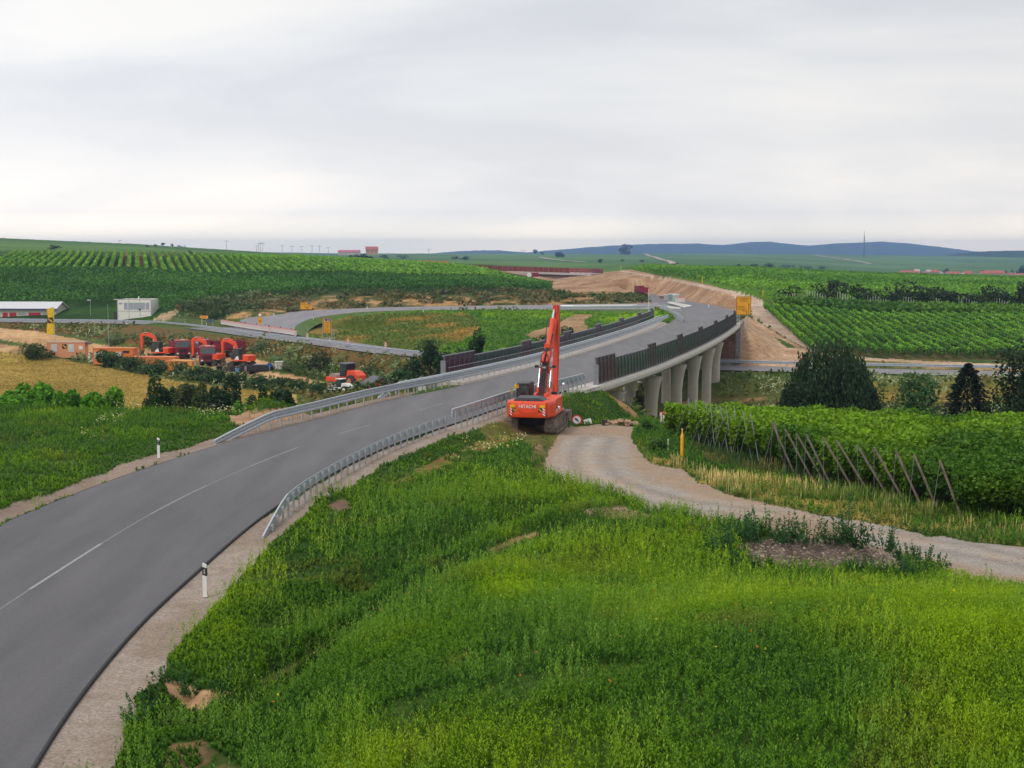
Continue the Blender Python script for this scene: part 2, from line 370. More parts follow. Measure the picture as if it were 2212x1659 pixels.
def ground_at(px, py, dmin=15, dmax=9000):
    r = ray(px, py)
    dd = np.exp(np.linspace(math.log(dmin), math.log(dmax), 1600)); x = r.x/r.y*dd; z = 10+r.z/r.y*dd
    h = height(x, dd); k = np.where(z <= h)[0]
    if not len(k): return Vector((x[-1], dd[-1], h[-1]))
    i = max(k[0], 1); a, b = dd[i-1], dd[i]
    ee = np.linspace(a, b, 12); xx = r.x/r.y*ee; zz = 10+r.z/r.y*ee; hh = height(xx, ee); q = np.where(zz <= hh)[0]; q = q[0] if len(q) else 11
    return Vector((xx[q], ee[q], hh[q]))
# ---------------------------------------------------------------- ground zones (traced outlines, each with its own distance range)
Z_RSH = [(57,1655),(150,1530),(255,1393),(410,1244),(553,1126),(680,1052),(803,982.5),(928,937.4),(978,912),(1100,868),(1110,900),(1028,925),(958.5,947.5),(903,970),(828,1005),(765,1045),(723,1070),(678,1085),(665,1115),(615,1150),(578,1182),(500,1274),(450,1330),(400,1384),(365,1419),(350,1462),(297,1505),(287,1545),(265,1595),(243,1660),(230,1720),(0,1720)]
Z_LSH = [(-60,1160),(0,1134),(150,1073),(250,1036),(375,992),(553,940),(700,902),(841,865),(900,848),(870,842),(700,884),(553,922),(525,930),(435,957),(410,967),(350,981),(313,990),(257,1005),(225,1020),(175,1040),(62,1083),(0,1099),(-60,1120)]
Z_TRACK = [(1226,921),(1200,945),(1178,997),(1171,1022),(1231,1042),(1331,1070),(1419,1105),(1531,1125),(1700,1150),(1859,1182),(1959,1207),(2059,1260),(2212,1285),(2500,1330),(3300,1480),(3300,1330),(2500,1215),(2212,1183),(2009,1158),(1884,1130),(1809,1117),(1659,1090),(1581,1072),(1506,1042),(1481,1015),(1406,1002),(1369,957),(1361,937),(1372,921),(1300,917)]
Z_WHEAT = [(-300,755),(0,761),(100,772),(205,790),(300,809),(375,822),(463,835),(560,845),(640,852),(650,940),(-300,940)]
LRAY = [-0.5]
def srgb(r, g, b, k=1.0): return np.array(lin((r, g, b), k))
C_weed = srgb(48,72,26); C_grav = srgb(162,148,136,1.05); C_track = srgb(163,154,145,1.05); C_dirt = srgb(158,126,98)
C_sand = srgb(196,160,120,1.05); C_green = srgb(72,98,34); C_brown = srgb(112,92,50); C_dgreen = srgb(40,62,26)
ZONES = [ # (name, polygon, dmin, dmax, colour, second colour, patch size, mix bias)
 ('hillfar', [(-900,400),(3200,400),(3200,700),(-900,700)], 640, 9000, srgb(74,106,50), srgb(92,122,62), 300, .5),
 ('striped', [(-900,540),(560,545),(1180,565),(1190,612),(1103,612),(778,602),(550,594),(0,586),(-900,580)], 380, 900, srgb(60,84,34), srgb(50,76,30), 20, .5),
 ('rightfar', [(1340,560),(3200,570),(3200,700),(1850,672),(1700,655),(1640,640),(1520,612),(1340,580)], 285, 760, srgb(62,96,28), srgb(84,120,36), 45, .55),
 ('leftvine', [(-900,585),(0,586),(550,594),(778,602),(1103,612),(1195,614),(1190,630),(680,633),(560,640),(450,650),(385,672),(340,692),(-900,690)], 300, 480, srgb(38,62,24), srgb(50,78,28), 9, .5),
 ('valley', [(-900,600),(3200,600),(3200,1000),(-900,1000)], 104, 300, srgb(92,96,48), srgb(74,92,42), 8, .5),
 ('brownslope', [(-300,690),(0,697),(300,702),(553,732),(911,772),(1000,800),(940,812),(800,800),(560,770),(470,750),(300,745),(120,718),(-300,700)], 180, 320, srgb(112,84,48), srgb(92,90,44), 7, .45),
 ('loop', [(636,711),(650,696),(680,684),(760,676),(900,672),(1300,670),(1440,672),(1490,720),(1300,800),(1000,800),(903,762),(800,752),(680,738)], 198, 320, srgb(84,118,30), srgb(66,100,28), 10, .5),
 ('loopbright', [(1290,690),(1420,674),(1440,690),(1330,712)], 198, 320, srgb(112,142,22), srgb(96,130,24), 6, .5),
 ('loopbright', [(1040,674),(1200,674),(1320,676),(1290,682),(1190,690),(1040,688)], 198, 330, srgb(104,132,24), srgb(84,116,26), 6, .5),
 ('loopbrown', [(645,716),(660,704),(700,692),(800,682),(900,677),(1005,680),(1040,698),(1035,716),(990,742),(903,758),(760,744),(690,734)], 200, 310, srgb(136,112,54), srgb(84,98,38), 7, .58),
 ('bare', [(1134,726),(1150,716),(1192,704),(1242,679),(1287,679),(1262,696),(1275,719),(1204,724),(1167,739)], 200, 330, srgb(172,140,108), srgb(150,122,86), 4, .6),
 ('stones', [(1300,712),(1340,704),(1352,712),(1320,724)], 200, 330, srgb(190,160,140), srgb(120,100,80), .8, .5),
 ('cut', [(475,693),(500,664),(600,643),(680,634),(1190,631),(1300,640),(1400,650),(1402,657),(1100,661),(800,667),(600,678)], 290, 345, srgb(176,136,92), srgb(80,84,44), 2.6, .50),
 ('cutcap', [(560,650),(600,641),(680,632),(1190,629),(1190,637),(700,640),(600,654)], 290, 350, srgb(88,86,56), srgb(60,74,38), 3, .5),
 ('bank', [(340,694),(385,668),(450,649),(560,638),(610,640),(580,660),(500,680),(480,694)], 290, 350, srgb(92,104,62), srgb(56,78,36), 3, .4),
 ('lanedirt', [(330,692),(345,680),(380,668),(388,674),(362,692)], 290, 350, srgb(170,145,115), srgb(160,135,105), 3, .5),
 ('earth', [(1080,586),(1275,586),(1335,576),(1370,584),(1450,600),(1530,614),(1590,632),(1612,655),(1600,700),(1575,690),(1500,655),(1400,655),(1310,648),(1240,640),(1195,628),(1190,612),(1150,598)], 240, 640, srgb(170,138,110), srgb(146,114,86), 5, .5),
 ('brush', [(1230,632),(1330,628),(1400,644),(1398,653),(1290,645)], 240, 640, srgb(150,120,80), srgb(70,86,38), 3, .5),
 ('rtrack', [(1338,583),(1453,602),(1528,617),(1591,630),(1640,645),(1672,668),(1728,716),(1768,741),(1760,762),(1746,755),(1703,732),(1668,712),(1628,688),(1611,662),(1580,637),(1510,619),(1440,605),(1338,586)], 190, 640, srgb(190,168,148), srgb(176,152,132), 4, .5),
 ('rbare', [(1594,700),(1612,682),(1630,690),(1668,714),(1703,734),(1746,757),(1728,792),(1650,800),(1594,800)], 186, 262, srgb(188,158,128), srgb(168,136,106), 4, .5),
 ('rgreen', [(1672,728),(1690,734),(1720,750),(1700,752)], 186, 262, srgb(70,90,36), srgb(80,96,44), 2, .5),
 ('rvine', [(1668,655),(1850,668),(2400,684),(2400,800),(1850,774),(1765,747),(1700,695)], 190, 330, srgb(92,86,50), srgb(62,82,34), 3, .4),
 ('rpath', [(1765,760),(1846,771),(2009,780),(2197,788),(2400,798),(2400,806),(2197,797),(2009,788),(1846,777),(1765,768)], 180, 215, srgb(196,170,140), srgb(180,150,118), 4, .5),
 ('rpath2', [(1846,777),(2197,797),(2400,806),(2400,812),(2197,804),(1846,788)], 180, 215, srgb(176,142,100), srgb(110,106,56), 3, .5),
 ('rgold', [(1850,822),(2212,826),(2400,828),(2400,870),(1850,870)], 98, 172, srgb(142,122,62), srgb(110,112,50), 6, .5),
 ('sandroad', [(-300,700),(0,709),(75,715),(120,724),(160,731),(213,744),(300,756),(360,757),(470,768),(560,778),(620,792),(560,800),(640,812),(760,838),(760,850),(700,846),(553,822),(435,800),(330,780),(205,788),(190,772),(185,762),(60,742),(0,734),(-300,720)], 190, 300, srgb(198,160,116), srgb(184,146,104), 5, .5),
 ('sandlow', [(-300,738),(0,742),(60,752),(60,764),(0,760),(-300,750)], 190, 300, srgb(190,154,112), srgb(150,120,84), 4, .5),
 ('pavers', [(185,762),(210,764),(212,784),(190,782)], 190, 270, srgb(205,185,165), srgb(200,180,160), 4, .5),
 ('valleydirt', [(1430,880),(1500,862),(1600,858),(1690,860),(1600,872)], 98, 180, srgb(176,136,96), srgb(110,100,56), 4, .55),
 ('near', [(-900,860),(3200,860),(3200,3000),(-900,3000)], 0, 104, srgb(50,74,26), srgb(62,84,28), 4, .5),
 ('nearsand', [(484,897),(540,888),(600,884),(700,878),(705,888),(640,905),(553,922),(520,925)], 70, 100, srgb(186,150,120), srgb(170,134,104), 2, .5),
 ('dirtex', [(1030,925),(1100,893),(1112,905),(1215,925),(1230,921),(1200,950),(1180,1000),(1174,1030),(1150,1015),(1150,965),(1120,950),(1050,945)], 55, 92, srgb(150,118,92), srgb(96,96,48), 1.4, .60),
 ('straw', [(1560,1040),(1600,1035),(1700,1050),(1800,1062),(1900,1078),(2010,1100),(2120,1125),(2212,1150),(2212,1180),(2009,1155),(1884,1128),(1809,1115),(1659,1088),(1581,1070),(1506,1040),(1481,1013),(1406,1000),(1380,960),(1420,985),(1500,1012)], 40, 92, srgb(150,128,62), srgb(84,98,38), 1.6, .5),
 ('undervine', [(1440,880),(1525,1000),(1600,1020),(1800,1055),(2110,1112),(2212,1135),(2500,1200),(3300,1320),(3300,860),(1440,860)], 46, 98, srgb(58,66,30), srgb(46,60,24), 2, .5),
 ('gullybare', [(345,1468),(362,1464),(390,1480),(430,1492),(495,1494),(470,1510),(440,1534),(405,1532),(385,1512),(362,1496)], 20, 60, srgb(196,158,120), srgb(170,130,100), .8, .5),
 ('gullybare', [(1055,1190),(1080,1178),(1150,1150),(1158,1156),(1110,1178),(1066,1198)], 20, 80, srgb(186,150,116), srgb(160,120,90), .8, .5),
 ('gullybare', [(706,1092),(735,1078),(765,1095),(740,1103)], 20, 80, srgb(120,94,80), srgb(110,90,70), .8, .5),
 ('gullybare', [(560,1470),(640,1424),(700,1392),(705,1398),(640,1440),(570,1480)], 20, 80, srgb(96,100,50), srgb(60,70,30), .8, .5),
 ('patchred', [(1000,968),(1080,935),(1110,945),(1060,975),(960,1010),(880,1040),(850,1046),(900,1012)], 40, 90, srgb(128,100,56), srgb(96,104,40), 1.2, .5),
 ('dirtfront', [(330,1659),(370,1610),(440,1600),(520,1659),(520,1720),(330,1720)], 10, 40, srgb(130,100,74), srgb(60,78,30), .8, .5),
 ('mound', [(1590,1180),(1640,1168),(1700,1162),(1780,1160),(1850,1172),(1900,1185),(1960,1200),(1940,1235),(1800,1240),(1640,1225)], 25, 60, srgb(126,112,104), srgb(100,86,78), .5, .5),
 ('moundl', [(1245,1100),(1280,1080),(1330,1082),(1360,1100),(1410,1112),(1440,1125),(1340,1125)], 25, 70, srgb(160,134,110), srgb(120,110,70), .6, .6),
 ('abutslope', [(1208,915),(1225,860),(1270,832),(1300,836),(1400,912),(1330,916)], 80, 112, srgb(54,78,34), srgb(44,70,30), 2, .5),
 ('abutbare', [(1300,842),(1318,846),(1370,886),(1384,904),(1372,903),(1340,880)], 80, 120, srgb(160,122,86), srgb(120,100,60), 1.2, .55),
 ('earthmound', [(60,852),(90,846),(150,852),(205,862),(235,868),(60,868)], 98, 260, srgb(116,84,70), srgb(96,68,56), 2, .5),
 ('wheat', Z_WHEAT, 120, 262, srgb(166,142,72), srgb(152,130,62), 9, .5),
 ('gravel_shoulder', Z_RSH, 10, 100, C_grav, srgb(150,134,120,1.05), 1.5, .5),
 ('gravel_shoulder', Z_LSH, 30, 102, srgb(156,138,124), srgb(144,126,112), 1.5, .5),
 ('gravel_track', Z_TRACK, 35, 98, C_track, srgb(168,152,136,1.05), 1.6, .5),
]
def zone_eval(px, py, x, y, d, jit=True):
    n = len(px); col = np.tile(C_green, (n, 1)); zid = np.full(n, -1)
    if jit:
        s = np.clip(3000/np.maximum(d, 20)*.22, 1.2, 12)
        qx = px + (fbm(x, y, 1.1, 31)-.5)*2*s; qy = py + (fbm(x, y, 1.1, 37)-.5)*1.1*s
    else: qx, qy = px, py
    for i, (nm, poly, d0, d1, c1, c2, ps, bias) in enumerate(ZONES):
        P = np.array(poly); pre = (d > d0) & (d < d1) & (qx > P[:, 0].min()) & (qx < P[:, 0].max()) & (qy > P[:, 1].min()) & (qy < P[:, 1].max())
        k = np.where(pre)[0]
        if not len(k): continue
        k = k[inpoly(qx[k], qy[k], poly)]
        if not len(k): continue
        t = np.clip((fbm(x[k], y[k], ps, 50+i, 4)-bias)*5+.5, 0, 1)[:, None]
        col[k] = c1*t + c2*(1-t); zid[k] = i
    return col, zid
# ---------------------------------------------------------------- the ground sheet
def build_ground():
    inner = np.linspace(-22.6, 22.6, 1180); outer = np.concatenate([np.linspace(23.2, 60, 60), np.linspace(63, 180, 40)])
    ang = np.concatenate([-outer[::-1], inner, outer]); ang = np.radians(ang)
    rr = [3, 6, 10, 14, 18, 21, 23.5]
    while rr[-1] < 620: rr.append(rr[-1]+max(.05, min(rr[-1]**2*7.7e-5, max(.9, rr[-1]*.0042), 1.8)))
    while rr[-1] < 13500: rr.append(rr[-1]*1.02)
    rr = np.array(rr); A, RR = np.meshgrid(ang, rr); x = (RR*np.sin(A)).ravel(); y = (RR*np.cos(A)).ravel()
    z = height(x, y); px, py = proj(x, y, z)
    front = (y > 5)
    d = y.copy(); d[~front] = -1
    col, zid = zone_eval(px, py, x, y, d)
    back = ~front; col[back] = C_weed
    # wheel ruts along the gravel track
    TK = resample([tuple(at(*p, -.3)) for p in [(1292,921),(1272,975),(1305,1030),(1420,1078),(1560,1108),(1750,1140),(1950,1180),(2230,1235)]], .5)
    tk = np.where(np.array([zz[0] for zz in ZONES]+['none'])[zid] == 'gravel_track')[0]
    for c0 in range(0, len(tk), 20000):
        s_ = tk[c0:c0+20000]; q = np.sqrt(((x[s_][:, None]-TK[None, :, 0])**2+(y[s_][:, None]-TK[None, :, 1])**2).min(1))
        rut = np.exp(-((q-.85)/.34)**2); mid = np.exp(-(q/.4)**2); edge = np.clip((q-1.7)/.7, 0, 1); nz_ = fbm(x[s_], y[s_], .7, 5, 3)
        col[s_] = col[s_]*(1-.16*rut*(.6+.8*nz_))[:, None]*np.array([1-.0, 1, 1.02])[None]**rut[:, None]
        col[s_] = col[s_]*(1-.55*edge)[:, None]+srgb(168, 138, 108)*(.55*edge)[:, None]; col[s_] *= (1+.10*mid)[:, None]
    # ploughed and planted alleys of the striped field
    X0 = x + .27*(y-400)
    al = np.floor((X0+150)/2.62).astype(int); q = (X0+150)/2.62-al
    nm = np.array([zz[0] for zz in ZONES]+['none'])[zid]
    sm = (nm == 'striped') & (q > .22) & (q < .9) & (al % 2 == 0) & (px > 270) & (px < 640)
    col[sm] = srgb(122, 88, 70)
    nr, na = len(rr), len(ang)
    idx = np.arange(nr*na).reshape(nr, na)
    f = np.stack([idx[:-1, :-1], idx[:-1, 1:], idx[1:, 1:], idx[1:, :-1]], -1).reshape(-1, 4)
    fz = zid[f[:, 0]]; fn = np.array([zz[0] for zz in ZONES]+['none'])[fz]
    def sheet(name, faces, m, kind):
        u, inv = np.unique(faces, return_inverse=True); inv = inv.reshape(-1, 4)
        me = bpy.data.meshes.new(name); me.vertices.add(len(u)); me.vertices.foreach_set('co', np.stack([x[u], y[u], z[u]], 1).ravel())
        me.loops.add(inv.size); me.loops.foreach_set('vertex_index', inv.ravel()[::1].astype(np.int32))
        me.polygons.add(len(inv)); me.polygons.foreach_set('loop_start', np.arange(0, inv.size, 4, dtype=np.int32))
        me.polygons.foreach_set('use_smooth', np.ones(len(inv), bool))
        me.update(calc_edges=True); me.flip_normals()
        ca = me.color_attributes.new('col', 'FLOAT_COLOR', 'POINT'); ca.data.foreach_set('color', np.column_stack([col[u], np.ones(len(u))]).ravel())
        me.materials.append(m)
        o = bpy.data.objects.new(name, me); scene.collection.objects.link(o); return tag(o, kind=kind)
    g = fn == 'gravel_shoulder'; t = fn == 'gravel_track'; wh = fn == 'wheat'
    rf = RR[:-1, :-1].ravel() > 640
    sheet('ground', f[~(g | t | wh | rf)], M_ground, 'structure')
    sheet('far_fields', f[rf & ~(g | t | wh)], M_field, 'structure')
    sheet('gravel_shoulder', f[g], M_gravel, 'structure'); sheet('gravel_track', f[t], M_gravel, 'structure')
    sheet('wheat_ground', f[wh], M_ground, 'structure')
build_ground()
# ---------------------------------------------------------------- roads
def strip(name, A, B, m, dz=0.0, kind='structure'):
    b = MB(); n = len(A); k = 5
    for i in range(n):
        for j in range(k+1): p = A[i]*(1-j/k)+B[i]*(j/k); b.v.append((p[0], p[1], p[2]+dz))
    b.f = [(i*(k+1)+j, i*(k+1)+j+1, (i+1)*(k+1)+j+1, (i+1)*(k+1)+j) for i in range(n-1) for j in range(k)]; b.m = [0]*len(b.f)
    o = b.build(name, m); o.data.update(); return tag(o, kind=kind)
def asphalt(name, c1, c2, far=None):
    m = bpy.data.materials.new(name); m.use_nodes = True; t = m.node_tree; b = t.nodes['Principled BSDF']
    b.inputs['Roughness'].default_value = .78; b.inputs['Specular IOR Level'].default_value = .35
    geo = nd(t, 'ShaderNodeNewGeometry')
    fine = nd(t, 'ShaderNodeTexNoise'); fine.inputs['Scale'].default_value = 20; fine.inputs['Detail'].default_value = 6; fine.inputs['Roughness'].default_value = .8; t.links.new(geo.outputs['Position'], fine.inputs['Vector'])
    mp = nd(t, 'ShaderNodeMapping'); mp.inputs['Scale'].default_value = (.9, .12, 1); mp.inputs['Rotation'].default_value = (0, 0, R(14)); t.links.new(geo.outputs['Position'], mp.inputs[0])
    bg = nd(t, 'ShaderNodeTexNoise'); bg.inputs['Scale'].default_value = .8; bg.inputs['Detail'].default_value = 6; bg.inputs['Roughness'].default_value = .6; t.links.new(mp.outputs[0], bg.inputs['Vector'])
    ad = nd(t, 'ShaderNodeMath', operation='MULTIPLY_ADD'); t.links.new(fine.outputs['Fac'], ad.inputs[0]); ad.inputs[1].default_value = 1.0; bs = nd(t, 'ShaderNodeMath', operation='MULTIPLY'); t.links.new(bg.outputs['Fac'], bs.inputs[0]); bs.inputs[1].default_value = .62; t.links.new(bs.outputs[0], ad.inputs[2])
    rp = nd(t, 'ShaderNodeValToRGB'); t.links.new(ad.outputs[0], rp.inputs[0])
    rp.color_ramp.elements[0].position = .60; rp.color_ramp.elements[1].position = 1.02
    rp.color_ramp.elements[0].color = (*c1, 1); rp.color_ramp.elements[1].color = (*c2, 1)
    last = rp.outputs[0]
    if far:      # grazing-angle sheen put into the colour: same asphalt, paler with distance
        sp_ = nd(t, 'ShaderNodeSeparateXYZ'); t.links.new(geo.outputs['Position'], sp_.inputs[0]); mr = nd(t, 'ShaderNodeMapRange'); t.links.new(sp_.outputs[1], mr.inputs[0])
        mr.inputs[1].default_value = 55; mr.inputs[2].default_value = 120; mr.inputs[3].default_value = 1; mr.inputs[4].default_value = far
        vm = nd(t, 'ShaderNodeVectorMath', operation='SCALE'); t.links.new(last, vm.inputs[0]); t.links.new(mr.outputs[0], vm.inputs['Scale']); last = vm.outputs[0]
    t.links.new(last, b.inputs['Base Color'])
    bp = nd(t, 'ShaderNodeBump'); bp.inputs['Strength'].default_value = .35; bp.inputs['Distance'].default_value = .01; t.links.new(fine.outputs['Fac'], bp.inputs['Height']); t.links.new(bp.outputs[0], b.inputs['Normal'])
    return m
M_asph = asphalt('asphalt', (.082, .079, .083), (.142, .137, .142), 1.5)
M_asph2 = asphalt('asphalt_old', (.19, .18, .19), (.28, .265, .275))
M_paint = mat('road_paint', (.29, .29, .29), .7, var=.2, scale=8)
M_paintw = mat('white_paint', (.78, .77, .74), .7, var=.08, scale=4)
M_kerb = mat('kerb_concrete', (.46, .43, .40), .85, var=.12, scale=2)
near = MAIN; farr = None
def LW(P): return np.where(P[:, 1] < 76, np.interp(P[:, 1], [0, 50, 62, 76], [5.0, 4.95, 4.65, 4.3]), P[:, 3])
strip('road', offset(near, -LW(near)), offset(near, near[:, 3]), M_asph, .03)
# slightly thick asphalt edge
eb = MB()
for sgn in (-1, 1):
    eb.sweep([tuple(p) for p in offset(MAIN[(ds < 104)], 4.3 if sgn > 0 else -LW(MAIN[(ds < 104)]), .02)], [(-.03, -.09), (.05, -.09), (.03, .012), (-.03, .012)])
tag(eb.build('road_edge', mat('asphalt_edge', (.035, .033, .036), .9)), kind='structure')
u = UNDER
strip('lower_road', offset(u, -4.0), offset(u, 4.0), M_asph2, .04)
strip('ramp_road', RO[:, :3], RI[:, :3], M_asph2, .07)
M_verge = mat('grass_verge', lin((78, 104, 40)), .95, var=.3, scale=.8)
strip('ramp_verge', RI[:, :3]+[0, 0, .06], offset(np.column_stack([RI[:, :3], np.ones(len(RI))]), 2.2, -.75), M_verge) if False else None
_q = offset(np.column_stack([RI[:, :3], np.ones(len(RI))]), -2.6, -.75)
strip('ramp_verge', RI[:, :3]+[0, 0, .05], _q, M_verge)
b = MB(); b.add([tuple(at(px, py, -5.32)) for px, py in [(640,722),(600,705),(498,691),(474,697),(470,703),(500,714),(553,727),(620,738),(672,743),(655,732)]], [tuple(range(10))]); tag(b.build('junction_apron', M_asph2), kind='structure')
# centre line: long dashes with faint primer lines between them
sl = np.concatenate([[0], np.cumsum(np.hypot(*(np.diff(MAIN[:, :2], axis=0).T)))])
def along(s): return np.array([np.interp(s, sl, MAIN[:, c]) for c in range(4)])
def s_at(x, y): return sl[((MAIN[:, 0]-x)**2+(MAIN[:, 1]-y)**2).argmin()]
def marks(name, s0, s1, o, wd, m, dz):
    P = np.array([along(t) for t in np.linspace(s0, s1, max(2, int((s1-s0)/1.0)))]); 
    strip(name, offset(P, o-wd/2), offset(P, o+wd/2), m, dz)
s_c = s_at(-14.3, 40.0); k = -2; mat('faint_paint', (.23, .23, .23), .8)
while True:
    a = s_c + k*12.0
    if a > s_at(30, 220): break
    if a >= 0: marks('road_marking', a, a+(6.5 if k < 3 else 4.2), -.05, .115, M_paint if k < 1 else MAT['faint_paint'], .036)
    k += 1
marks('road_marking', 0, s_c+30, -.05, .075, mat('primer_line', (.20, .20, .205), .8), .034)
# traffic islands at the junction
def island(pts, z, m=M_paintw, h=.13):
    b = MB(); n = len(pts)
    P = [at(px, py, z) for px, py in pts]; c = sum(P, Vector())/n
    Q = [c+(p-c)*.80 for p in P]
    b.mi = 0
    b.add([(p.x, p.y, z-.05) for p in P]+[(p.x, p.y, z+h) for p in P], [(i, (i+1) % n, n+(i+1) % n, n+i) for i in range(n)]+[tuple(range(n, 2*n))])
    b.mi = 1
    b.add([(p.x, p.y, z+h+.004) for p in Q], [tuple(range(n))])
    return tag(b.build('traffic_island', [m, mat('island_fill', (.50, .47, .41), .9)]), kind='structure')
island([(1442,653.5),(1452,653),(1495,661.5),(1478,664)], -1.15)
island([(1395,665.2),(1420,661.5),(1438,661.5),(1472,666.8),(1465,668)], -1.25)
island([(1210,660.2),(1405,658.6),(1437,661),(1425,663),(1216,662.6)], -1.75)
# ---------------------------------------------------------------- viaduct
M_conc = mat('concrete', (.50, .46, .41), .85, var=.10, scale=1.2, bump=.15, dirt=(.28, .25, .22, .5))
M_conc2 = mat('pier_concrete', (.56, .50, .43), .8, var=.08, scale=.8, bump=.1, dirt=(.34, .29, .24, .45))
M_stone = mat('grey_stone', (.24, .22, .21), .9, var=.35, scale=1.5, bump=.6)
M_redst = mat('abutment_brown', (.20, .11, .085), .9, var=.3, scale=1.5, bump=.4)
bridge = thing('road_bridge', 'long curved concrete road viaduct on pale flared piers', 'bridge', (0, 0, 0))
bm_ = MAIN[(ds > BR0-1.5) & (ds < BR1+1)]
OL, OR = -7.3, 5.8
d_ = MB()
d_.sweep([tuple(p[:3]) for p in bm_], [(OL, .12), (OL, -.38), (OL+.25, -.6), (OL+1.6, -1.0), (OL+2.2, -1.3), (OR-2.0, -1.3), (OR-1.4, -1.0), (OR-.25, -.6), (OR, -.38), (OR, .12), (OR-1.35, .12), (OR-1.36, -.02), (-4.45, -.02), (-4.46, .12)])
d_.build('deck', M_conc, bridge)
kb = MB()
for o0, o1 in ((OL-.04, -4.52), (4.5, OR+.04)):
    kb.sweep([tuple(p[:3]) for p in bm_], [(o0, .124), (o1, .124), (o1, .17), (o0, .17)])
kb.build('kerb', mat('cap_concrete', (.52, .47, .43), .85, var=.12, scale=1.0), bridge)
fc = MB(); fc.sweep([tuple(p[:3]) for p in bm_], [(OR+.003, -.36), (OR+.16, -.30), (OR+.2, -.05), (OR+.14, .165), (OR+.045, .17), (OR+.003, .1)])
fc.build('fascia', mat('fascia_concrete', (.62, .58, .53), .8, var=.06, scale=1.5), bridge)
def pier(loc, ang, base):
    b = MB(); top = -1.3; Hh = top-base
    # rounded column flaring towards the outer side at its head
    lv = [(0, 1, 0), (.35, 1, 0), (.62, 1.0, .02), (.78, 1.02, .12), (.9, 1.05, .26), (1, 1.08, .42)]
    n = 16; vs = []; fs = []
    for t, sc, out in lv:
        for i in range(n):
            a = 2*math.pi*i/n; cx = math.cos(a); cy = math.sin(a)
            ex = .56*(abs(cx)**.8)*(1 if cx > 0 else -1)*sc; ey = .62*(abs(cy)**.8)*(1 if cy > 0 else -1)*sc
            if cx > 0: ex += out*cx
            vs.append((ex, ey, base+t*Hh))
    for j in range(len(lv)-1):
        for i in range(n): fs.append((j*n+i, j*n+(i+1) % n, (j+1)*n+(i+1) % n, (j+1)*n+i))
    fs.append(tuple(len(vs)-n+i for i in range(n)))
    b.x = Matrix.Translation((loc[0], loc[1], 0)) @ Matrix.Rotation(ang, 4, 'Z'); b.add(vs, fs)
    o = b.build('pier', M_conc2, bridge, smooth=False)
    for p in o.data.polygons: p.use_smooth = len(p.vertices) == 4
    return o
Nm = normals(MAIN)
for dpt in (115, 128, 141, 153, 165, 176.5):
    j = np.abs(MAIN[:, 1]-dpt+0).argmin()
    for off in (4.0, -.8, -5.4):
        p = MAIN[j, :2]+Nm[j]*off
        pier(p, -math.atan2(-Nm[j][1], Nm[j][0]), min(hz(*p)-.3, -3))
# far abutment with stone-faced wing walls
def abut(st, L_, w0, w1, zt, zb, name, m, parent):
    j = np.abs(MAIN[:, 1]-st).argmin(); p = MAIN[j]; a = math.atan2(Nm[j][1], Nm[j][0])
    b = MB(); b.x = Matrix.Translation((p[0], p[1], 0)) @ Matrix.Rotation(a, 4, 'Z'); b.box(w0, w1, 0, L_, zb, zt); return b.build(name, m, parent)
abut(192.6, 1.0, OL+.3, OR-.5, -1.31, -9.5, 'abutment', M_redst, bridge)
abut(192.3, 12, OR-.45, OR+.25, .10, -9.5, 'wing_wall', M_stone, bridge)
abut(192.3, 12, OL-.1, OL+.6, .10, -9.5, 'wing_wall', M_stone, bridge)
abut(190.9, 1.2, OL+.3, OR+.25, -4.6, -9.5, 'abutment_foot', M_stone, bridge)
abut(101.2, 3.2, OR-1.3, OR+.15, .165, -2.2, 'wing_wall', M_conc, bridge)
abut(101.2, 3.2, OL-.05, OL+.6, .165, -2.2, 'wing_wall', M_conc, bridge)
